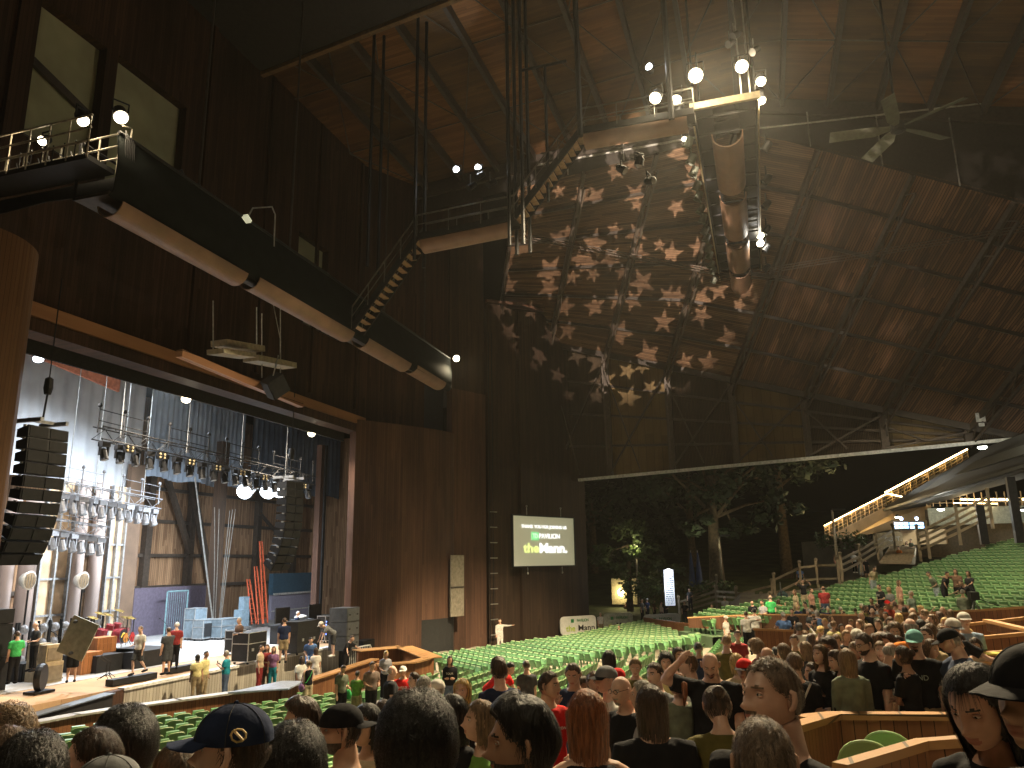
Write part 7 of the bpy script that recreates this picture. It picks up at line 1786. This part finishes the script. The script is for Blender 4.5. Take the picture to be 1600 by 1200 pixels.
P8('small person in black riding low in the aisle by the green chairs', 1211, 1012, 16, 180, (H, H), 'black', 'black', 'm', 'curly', 'k', h=1.3)
P8('woman facing us with long fair brown hair and dark jacket', 1375, 1003, 10.4, 8, (H, H), 'dgrey', 'sage', 'p', 'long', 'a', female=True, sleeve='l', h=1.68)
P8('dark haired woman facing us in black beside the teal cap man', 1402, 994, 11, 15, (H, H), 'black', 'black', 'm', 'bun', 'k', female=True, h=1.66)
P8('goateed man in a pale teal cap and patterned dark shirt', 1427, 985, 8.9, 5, ('phone', H), 'black', 'khaki', 'p', 'short', 'b', extra=(('cap', 'teal2'), ('logo', 'BAND', 1, 'mint', .2)), beard='goatee', hp=6, h=1.8, bulk=1.1)
P8('man with short hair and pale face just right of the teal cap', 1445, 980, 10.4, 30, (H, H), 'khaki', 'jeans', 'p', 'short', 'b')
P8('big man in a black cap and blue grey tee leaning on the ledge', 1476, 984, 8.6, 78, ('reach', 'lean'), 'navy2', 'dgrey', 'p', 'crop', 'g', extra=(('cap', 'black'),), lean=10, hp=12, bulk=1.18, h=1.84)
P8('bald man in an orange shirt behind the teal cap', 1421, 966, 10.5, 165, (H, H), 'orange', 'jeans', 'p', 'ring', 'g', bulk=1.1)
P8('man in a patterned white cap reaching right with grey sleeves', 1489, 967, 10.8, -35, ('hang', 'point'), 'black', 'dgrey', 'p', 'short', 'b', sleeve='s', extra=(('cap', 'white', 'front', 'grey'),), hp=10, h=1.78)
P8('man in a cream cap and patterned blue short sleeved shirt', 1505, 957, 12.5, -20, (H, H), 'bluepat', 'khaki', 'p', 'crop', 'g', extra=(('cap', 'white'),), h=1.8, bulk=1.1)
P8('child in pale top beside the ledge at the right', 1512, 1027, 9.5, 40, (H, H), 'white', 'navy', 'p', 'bob', 'y', h=1.2, female=True)
P8('kid in a grey tee and khaki shorts with a black bag in the rows', 822, 1032, 16.5, 165, (H, H), 'dgrey', 'khaki', 'l', 'short', 'b', shorts=True, h=1.55, extra=(('bag', 'black'),))
P8('person in a red tee bending between the green rows', 800, 1036, 15, -60, ('lean', 'lean'), 'red', 'khaki', 'l', 'short', 'k', lean=48, h=1.7)
P8('woman in a black hoodie with white print among the rows', 703, 1025, 22, 5, ('fold', 'fold'), 'black', 'jeans', 'l', 'long', 'k', female=True, sleeve='l', h=1.66, extra=(('logo', 'TOUR', 1, 'white', .22),))
# ---- group before the pit at centre left
P8('heavy bald man in black tee by the booth wall', 613, 1040, 17, -95, ('bent', H), 'black', 'black', 'p', 'ring', 'g', bulk=1.25)
P8('man in red tee and white cap behind the heavy bald man', 630, 1041, 19, 10, ('phone', H), 'red', 'black', 'm', 'short', 'k', extra=(('cap', 'white'), ('logo', 'PHILLY', 1, 'white', .25)), h=1.72)
P8('man in a plaid brown shirt looking at his hands', 583, 1034, 23, -20, ('bent', 'bent'), 'stripe2', 'black', 'l', 'short', 'b', hp=20, extra=(('glasses',),))
P8('child in a green tee raising a hand to the face', 559, 1048, 23, -150, ('face', H), 'lime', 'khaki', 'l', 'short', 'k', h=1.45, shorts=True)
P8('woman in grey green sweater looking down at a green bag', 538, 1040, 22.5, -30, (H, 'bent'), 'sage', 'black', 'l', 'short', 'b', female=True, hp=28, extra=(('bag', 'green'),), h=1.66)
P8('blond woman in a pale grey tee behind the booth corner', 604, 1017, 27, -15, ('bent', 'bent'), 'stripe', 'black', 'l', 'long', 'y', female=True, hp=20, h=1.68)
P8('woman in black top and shorts with a rainbow bag at the pit wall', 482, 1032, 26.5, 150, (H, H), 'black', 'beige', 'p', 'bun', 'a', female=True, sleeve='0', shorts=True, h=1.66, extra=(('bag', 'purple'), ('strap', 'green')))
P8('man in white shirt with long dark locks behind the pit wall', 472, 1025, 28.5, -35, (H, 'bent'), 'white', 'khaki', 'd', 'long', 'k', group='people standing in the pit')
P8('woman in a white outfit with long dark hair behind the pit wall', 494, 1012, 31, 170, (H, H), 'white', 'white', 'l', 'long', 'b', female=True, h=1.68, group='people standing in the pit')
P8('person in pale tee and red wrap at the stage front', 409, 1008, 29.5, -70, (H, 'bent'), 'beige', 'maroon', 'l', 'short', 'b', h=1.72, group='people standing in the pit')
P8('woman in maroon top in the middle of the stage front trio', 418, 1007, 29.8, 20, (H, H), 'maroon', 'brown', 'l', 'long', 'n', female=True, h=1.7, group='people standing in the pit')
P8('woman in purple top and teal leggings at the stage front', 428, 1010, 29.6, 10, (H, H), 'purple', 'teal', 'l', 'long', 'b', female=True, h=1.62, group='people standing in the pit')
P8('woman in pale yellow tee with black hair by the stage front', 309, 1022, 28.5, 160, (H, H), 'yellow', 'khaki', 'd', 'bob', 'k', female=True, bulk=1.15, h=1.66, group='people standing in the pit')
P8('tall man in a yellow shirt by the stage front', 323, 1017, 28.8, -60, (H, H), 'yellow', 'khaki', 'm', 'short', 'k', h=1.76, group='people standing in the pit')
P8('man in teal shirt and jeans photographing with raised phone', 354, 1016, 28.4, 110, ('phone', 'phone'), 'teal', 'jeans', 'l', 'short', 'g', extra=(('phone',),), h=1.76, group='people standing in the pit')
# ---- stage crew
G = 'crew clearing the stage'
P8('crew member in green and black tee at the left edge of the stage', 28, 986, 26.5, 160, ('bent', H), 'green', 'black', 'l', 'short', 'b', h=1.74, group=G)
P8('bald crew man in a grey tee working on the amplifiers', 55, 972, 28, 60, ('bent', 'bent'), 'dgrey', 'black', 'p', 'ring', 'g', hp=15, h=1.74, group=G)
tt = P8('crew man in black carrying a big pale board on his back', 119, 985, 26.3, 175, ('up', 'bent'), 'black', 'black', 'l', 'short', 'k', shorts=True, h=1.7, bulk=1.1, group=G)
q = perp(122, 997, 25.9); t = thing('carried_board', 'large pale olive board carried across the stage', 'board', tuple(q)); b = MB(); b.box((0, 0, 0), (.95, .05, 1.25), Matrix.Rotation(H_-pi/2, 3, 'Z') @ Matrix.Rotation(.38, 3, 'Y')); b.build('board_panel', mat('board_olive', (.24, .25, .19), .5), t, local=True)
b = MB()
for dx, dz in ((-.3, .55), (.3, .6), (-.35, -.45), (.3, -.55)): b.sphere((dx*.8, -.06, dz), .09, 8, (1.2, .4, .7))
b.build('casters', M_black, t, local=True)
P8('crew man in pale tee and dark shorts walking across the boards', 220, 978, 28.3, 45, ('bent', H), 'white', 'dgrey', 'p', 'short', 'n', shorts=True, legs='walk', h=1.74, group=G)
P8('crew man in black tee and shorts reaching out by the riser', 264, 980, 29.8, 150, ('reach', H), 'dgrey', 'dgrey', 'l', 'short', 'b', shorts=True, h=1.76, bulk=1.15, group=G)
P8('pale haired crew man in dark red behind the reaching one', 277, 972, 30.5, 190, (H, H), 'maroon', 'black', 'p', 'short', 'w', h=1.78, group=G)
P8('crew man in patterned tan shirt behind the silver edged case', 374, 965, 33, 60, (H, 'bent'), 'brown', 'black', 'l', 'short', 'g', bulk=1.15, group=G)
P8('crew man in navy tee and khaki shorts standing at the cases', 445, 965, 32, 175, (H, H), 'navy', 'khaki', 'l', 'short', 'b', shorts=True, h=1.82, group=G)
P8('distant crew man in navy with white hair at the monitor desk', 466, 955, 41, -90, (H, H), 'navy', 'black', 'p', 'short', 'w', group=G)
P8('bending crew man with white cap by the equipment racks', 500, 972, 32.5, 80, ('lean', 'lean'), 'grey', 'dgrey', 'p', 'short', 'g', lean=55, shorts=True, extra=(('cap', 'white'),), group=G)
P8('crouching crew person in pale blue at the stage edge', 486, 996, 31, 0, ('bent', 'bent'), 'blue', 'blue', 'p', 'short', 'k', legs='kneel', lean=30, group=G)
P8('man in black leaning over the stage edge pointing right', 551, 993, 32.5, -60, ('point', 'reach'), 'black', 'black', 'p', 'short', 'b', lean=25, group=G)
# ---- far middle block and tower foot
P8('man in white coveralls with one arm stretched out at the tower foot', 781, 967, 46.5, 0, (H, 'out'), 'white', 'white', 'l', 'short', 'b', h=1.85, sleeve='l')
P8('person in black lounging on the seat backs before the banners', 967, 977, 50, 0, ('out', 'bent'), 'black', 'black', 'l', 'short', 'b', h=1.5, legs='sit')
P8('person in white shirt standing between the two banners', 938, 957, 58, 0, (H, H), 'white', 'khaki', 'l', 'short', 'g')
P8('usher in white cap and white shirt with beige trousers', 1134, 962, 37, -60, (H, H), 'white', 'beige', 'l', 'short', 'b', extra=(('cap', 'white'),), h=1.72)
P8('left man of a hugging pair in white shirts and black trousers', 1165, 955, 31.5, 175, ('hug', H), 'white', 'black', 'l', 'short', 'b', h=1.72)
P8('right man of a hugging pair in white shirts and black trousers', 1178, 950, 32.5, 185, (H, 'hug'), 'white', 'black', 'l', 'short', 'k', h=1.8)
P8('woman in a plaid red top by the wooden divider', 1112, 944, 50, 20, (H, H), 'maroon', 'black', 'l', 'long', 'n', female=True)
P8('woman in a bright red tee seen from behind at the divider', 1130, 950, 45, 170, (H, H), 'red', 'black', 'l', 'long', 'a', female=True)
P8('man in a white hat behind the red tee woman', 1132, 932, 55, 0, (H, H), 'white', 'black', 'l', 'short', 'g', extra=(('cap', 'white'),))
P8('man in black hoodie near the ramp fence', 1175, 938, 42, 0, (H, H), 'black', 'black', 'l', 'short', 'k', sleeve='l')
P8('man in navy and white striped polo beside the green tee', 1190, 938, 40, 40, (H, 'bent'), 'stripe', 'navy', 'l', 'short', 'b')
P8('man in a green tee and black shorts seen from behind', 1203, 930, 40, 180, (H, H), 'green', 'black', 'p', 'ring', 'g', shorts=True, h=1.82)
P8('woman in a coral red dress next to the green tee', 1216, 936, 42, -160, (H, H), 'coral', 'coral', 'l', 'long', 'b', female=True)
P8('man in a blue polo and khaki shorts leaning away', 1223, 956, 31, 165, (H, 'reach'), 'blue', 'khaki', 'p', 'short', 'w', shorts=True, h=1.84, bulk=1.1)
P8('smiling man in a black shirt facing the blue polo', 1237, 951, 33.5, 20, (H, 'bent'), 'black', 'black', 'l', 'short', 'b', h=1.76)
P8('man in black with dark hair behind the smiling man', 1257, 940, 36, 60, (H, H), 'black', 'black', 'l', 'short', 'k', h=1.82)
P8('blond woman in a blue dress with arms spread low', 1276, 953, 30.5, 180, ('hip', 'reach'), 'blue', 'blue', 'p', 'bob', 'w', female=True, sleeve='0')
P8('woman in a light tan jacket raising both arms in the aisle', 1257, 985, 22, 170, ('up', 'up'), 'brown', 'black', 'l', 'short', 'n', h=1.66, sleeve='l')
P8('woman in a white tank top by the fence corner', 1241, 921, Dblock(1241, 921), 60, (H, H), 'beige', 'khaki', 'l', 'long', 'n', female=True)
P8('woman in a black crop top with hands at her hair', 1254, 905, Dblock(1254, 905), 0, ('head', 'head'), 'black', 'beige', 'l', 'short', 'k', female=True)
P8('person in pale pink leaning near the maroon shirt', 1267, 919, Dblock(1267, 919), -60, (H, H), 'pink', 'khaki', 'l', 'short', 'b')
P8('man in a maroon tee turned away beside the green seats', 1286, 916, Dblock(1286, 916), 170, (H, H), 'maroon', 'jeans', 'l', 'ring', 'b', bulk=1.2)
P8('man in a blue shirt and pale cap leaning on the rail fence', 1249, 886, 60, 0, ('lean', 'lean'), 'blue', 'black', 'l', 'short', 'b', lean=15, extra=(('cap', 'white'),))
P8('person in white by the steps fence with a raised arm', 1309, 872, 58, 0, ('up', H), 'pink', 'black', 'm', 'short', 'k')
for (x, y, D, tp, bt, hr, hc_, lab, kw) in [
 (1333, 861, 62, 'white', 'black', 'short', 'g', 'white shirted person lowest on the outdoor steps', {}), (1342, 866, 61, 'beige', 'ljeans', 'long', 'b', 'person in beige with pale jeans on the outdoor steps', dict(female=True)), (1352, 871, 60, 'black', 'black', 'long', 'k', 'woman in a black dress on the outdoor steps', dict(female=True, shorts=True)),
 (1351, 856, 65, 'pink', 'khaki', 'short', 'b', 'person in pale pink midway on the outdoor steps', {}), (1358, 850, 67, 'brown', 'black', 'short', 'k', 'person in brown high on the outdoor steps', {}), (1364, 846, 68, 'beige', 'khaki', 'short', 'b', 'person in beige highest on the outdoor steps', {}), (1347, 848, 68, 'grey', 'black', 'long', 'b', 'grey clad woman near the top of the outdoor steps', dict(female=True)),
 (1349, 817, 74, 'black', 'black', 'short', 'k', 'dark silhouette on the stair landing, left one', {}), (1357, 818, 74, 'black', 'black', 'long', 'k', 'dark silhouette on the stair landing, right one', dict(female=True)),
 (1403, 853, 59, 'orange', 'coral', 'short', 'k', 'man in orange shirt and coral trousers on the stairs', {}), (1416, 846, 61, 'beige', 'black', 'long', 'n', 'woman in beige right behind the orange shirt', dict(female=True)), (1422, 842, 60, 'sage', 'sage', 'bun', 'b', 'tall woman in sage shorts right of the orange shirt', dict(female=True, shorts=True)),
 (1367, 885, Dblock(1367, 885), 'beige', 'ljeans', 'bun', 'k', 'woman in beige bending over the green seats', dict(lean=30, female=True)), (1373, 913, Dblock(1373, 913), 'black', 'black', 'short', 'k', 'man in black tee with white print facing us', dict(extra=(('logo', 'LIVE', 1, 'white', .25),))), (1388, 917, Dblock(1388, 917), 'grey', 'black', 'bob', 'y', 'blond person in grey beside the black printed tee', {}),
 (1404, 906, Dblock(1404, 906), 'pink', 'khaki', 'long', 'n', 'woman with brown hair in a pink sleeveless top', dict(female=True, sleeve='0')), (1423, 923, Dblock(1423, 923), 'mint', 'khaki', 'short', 'w', 'white haired man in a pale blue shirt facing right', dict(bulk=1.1)), (1361, 934, Dblock(1361, 934), 'black', 'black', 'short', 'k', 'small dark haired head left of the black printed tee', {}),
 (1449, 893, Dblock(1449, 893), 'sage', 'ljeans', 'short', 'k', 'person in dark green bending in the raked seats', dict(lean=25)), (1386, 938, 27, 'coral', 'black', 'short', 'b', 'person in a bright red cap amid the crowd', dict(extra=(('cap', 'red'),))),
 (1003, 936, 60, 'grey', 'black', 'short', 'g', 'person in grey outside by the white banners', {}), (1011, 935, 62, 'navy', 'black', 'short', 'w', 'person in navy with a white cap by the banners', dict(extra=(('cap', 'white'),))), (1033, 940, 66, 'beige', 'black', 'short', 'b', 'person in beige beside the lit information tower', {}), (1039, 938, 64, 'black', 'black', 'short', 'k', 'person in black right beside the lit information tower', {}),
 (1069, 939, 58, 'black', 'dgrey', 'short', 'k', 'person in black by the low hedge', dict(h=1.7)), (1077, 919, 62, 'dgrey', 'black', 'bun', 'k', 'person standing against the ramp fence below the umbrellas', {}), (978, 941, 72, 'brown', 'black', 'short', 'k', 'dark figure before the glowing kiosk, left', {}), (986, 940, 73, 'navy', 'black', 'short', 'k', 'dark figure before the glowing kiosk, right', {}), (1022, 938, 68, 'brown', 'black', 'long', 'b', 'woman in brown left of the lit information tower', dict(female=True))]:
    P8(lab, x, y, D, kw.pop('yaw', (x*37) % 140-70), (H, 'bent'), tp, bt, 'l', hr, hc_, **kw)
# camera crew on the right
P8('cameraman in black leaning over the railing with stretched arms', 1500, 906, Dblock(1500, 906), 60, ('reach', 'reach'), 'black', 'black', 'p', 'short', 'b', lean=30, h=1.8)
P8('crew woman in grey green sitting below the cameraman', 1503, 921, Dblock(1503, 921), 170, ('bent', 'bent'), 'sage', 'sage', 'l', 'short', 'g', sleeve='l')
P8('person with brown hair behind the cameraman', 1492, 889, Dblock(1492, 889), 20, ('out', 'bent'), 'brown', 'black', 'l', 'long', 'b')
P8('person in dark clothes right of the cameraman with a pale arm', 1512, 892, Dblock(1512, 892), 30, ('bent', 'reach'), 'black', 'black', 'l', 'long', 'b', female=True)
P8('person in black at far left of the camera crew', 1480, 893, Dblock(1480, 893), -60, ('point', 'bent'), 'black', 'black', 'm', 'short', 'k', lean=20)
# crowd between the boxes: individually placed, each with its own look
rg = random.Random(21)
cols = ['black', 'black', 'dgrey', 'white', 'beige', 'navy', 'dgrey', 'olive', 'grey', 'maroon', 'stripe', 'yellow', 'pink', 'mint', 'brown', 'sage']
cw = {'dgrey': 'charcoal', 'stripe': 'silver', 'olive': 'olive', 'sage': 'sage', 'mint': 'mint'}
hn = {'short': 'short', 'long': 'long', 'bob': 'bobbed', 'curly': 'curly', 'bun': 'tied', 'ring': 'thinning'}
hw = {'k': 'black', 'b': 'brown', 'n': 'chestnut', 'y': 'blond', 'g': 'grey', 'a': 'sandy', 'r': 'auburn'}
used = set()
spots = [(1293, 948, 37), (1302, 952, 35), (1312, 948, 36), (1318, 955, 33), (1327, 946, 38), (1336, 950, 34), (1345, 944, 36), (1352, 952, 31), (1309, 936, 40), (1298, 962, 29), (1330, 968, 26), (1354, 946, 30), (1362, 950, 27), (1369, 943, 31), (1377, 950, 25), (1383, 956, 22), (1391, 946, 27), (1398, 940, 29), (1403, 958, 17), (1413, 948, 25), (1408, 934, 31), (1426, 950, 20), (1437, 946, 22), (1446, 953, 17), (1456, 960, 15), (1466, 955, 19), (1472, 948, 22), (1343, 968, 18), (1358, 975, 14), (1372, 968, 17), (1386, 978, 13), (1397, 975, 12.5), (1314, 975, 22), (1366, 990, 11), (1438, 968, 12.5), (1453, 975, 11), (1427, 958, 15.5), (1476, 965, 15), (1385, 992, 11), (1268, 945, 36), (1285, 943, 40), (1484, 952, 21), (1247, 945, 37), (1228, 940, 42)]
posew = {(H, H): 'arms down', ('bent', H): 'one forearm raised', ('fold', 'fold'): 'folded arms', ('phone', 'bent'): 'hands up', (H, 'bent'): 'bent arm', ('head', H): 'hand at head'}
anch = [(930, 'near the red tee man'), (1000, 'near the glasses man'), (1060, 'by the green rows'), (1150, 'behind the buzz cut man'), (1215, 'left of the phone woman'), (1248, 'behind the blue polo man'), (1290, 'near the blond in blue'), (1322, 'above the bright green chairs'), (1350, 'left of the red cap'), (1385, 'below the black printed tee'), (1415, 'just above the teal cap'), (1445, 'above the black cap man'), (1500, 'near the camera tripod')]
spots2 = [(1135, 992, 14), (1152, 985, 17), (1178, 1000, 12.5), (1196, 1012, 10.5), (1222, 1006, 11.5), (1240, 992, 14), (1256, 1003, 12), (1268, 990, 15), (1282, 978, 19), (1306, 992, 13.5), (1322, 985, 15), (1352, 1008, 9.6), (1362, 1000, 11), (1376, 988, 13), (1392, 1004, 10), (1409, 1010, 8.8), (1413, 990, 12.5), (1456, 1000, 9.2), (1462, 985, 12), (1496, 990, 12), (1512, 982, 14.5), (1522, 998, 11.5), (1451, 968, 15), (1470, 975, 14), (1345, 957, 24), (1325, 976, 19), (1288, 966, 24), (1272, 966, 27), (1302, 970, 22), (1390, 965, 18), (1414, 972, 15), (1334, 1004, 10), (1248, 974, 22), (1262, 952, 33), (1060, 1012, 12), (1040, 1022, 11), (992, 1030, 10.5), (928, 1050, 9), (905, 1060, 9.2), (1090, 1004, 15)]
for (x, y, D) in spots+spots2:
    if D < 15 and (x, y, D) in spots2: pass
    for _ in range(40):
        tp, hr, hc_ = rg.choice(cols), rg.choice(['short', 'long', 'bob', 'short', 'curly', 'bun', 'ring']), rg.choice('kbbnnyga')
        if hr == 'ring': hc_ = 'g'
        if (tp, hr, hc_) not in used and not any(u[0] == tp and u[1] == hr and abs(x-u[3]) < 40 for u in used if len(u) > 3): break
    used.add((tp, hr, hc_)); used.add((tp, hr, hc_, x))
    ar = rg.choice(list(posew)); fm = hr in ('long', 'bob', 'bun')
    place = min(anch, key=lambda a: abs(a[0]-x))[1]
    dk = 'farther' if D > 20 else ('nearer' if D < 13 else 'midway')
    P8('%s %s in %s, %s %s hair, %s, %s' % (dk, 'woman' if fm else 'man', cw.get(tp, tp), hn[hr], hw[hc_], posew[ar], place), x, y, D, rg.choice([-150, -60, -25, 0, 10, 30, 60, 120, 175]), ar, tp, rg.choice(['black', 'jeans', 'khaki', 'dgrey']), rg.choice('lllpmt'), hr, hc_, female=fm, hp=rg.choice([0, 0, 10, 18]), sleeve=rg.choice('ssl'), h=rg.uniform(1.62, 1.84) if not fm else rg.uniform(1.56, 1.72))
# ================================================================== thin smoke haze hanging in the pavilion
b = MB().bx(-12, 150, -110, 120, -7.5, 40)
hz = b.build('haze', []) if False else None
me = bpy.data.meshes.new('haze'); me.from_pydata(b.v, [], b.f); m = bpy.data.materials.new('smoke_haze'); m.use_nodes = True
nt = m.node_tree; nt.nodes.remove(nt.nodes['Principled BSDF']); pv = N(nt, 'ShaderNodeVolumePrincipled')
pv.inputs['Color'].default_value = (.9, .9, .85, 1); pv.inputs["Density"].default_value = .00016; pv.inputs['Anisotropy'].default_value = .45
nt.links.new(pv.outputs[0], nt.nodes['Material Output'].inputs['Volume']); me.materials.append(m)
o = bpy.data.objects.new('haze', me); col.objects.link(o); tag(o, 'thin smoke haze filling the whole pavilion', 'haze', kind='stuff')
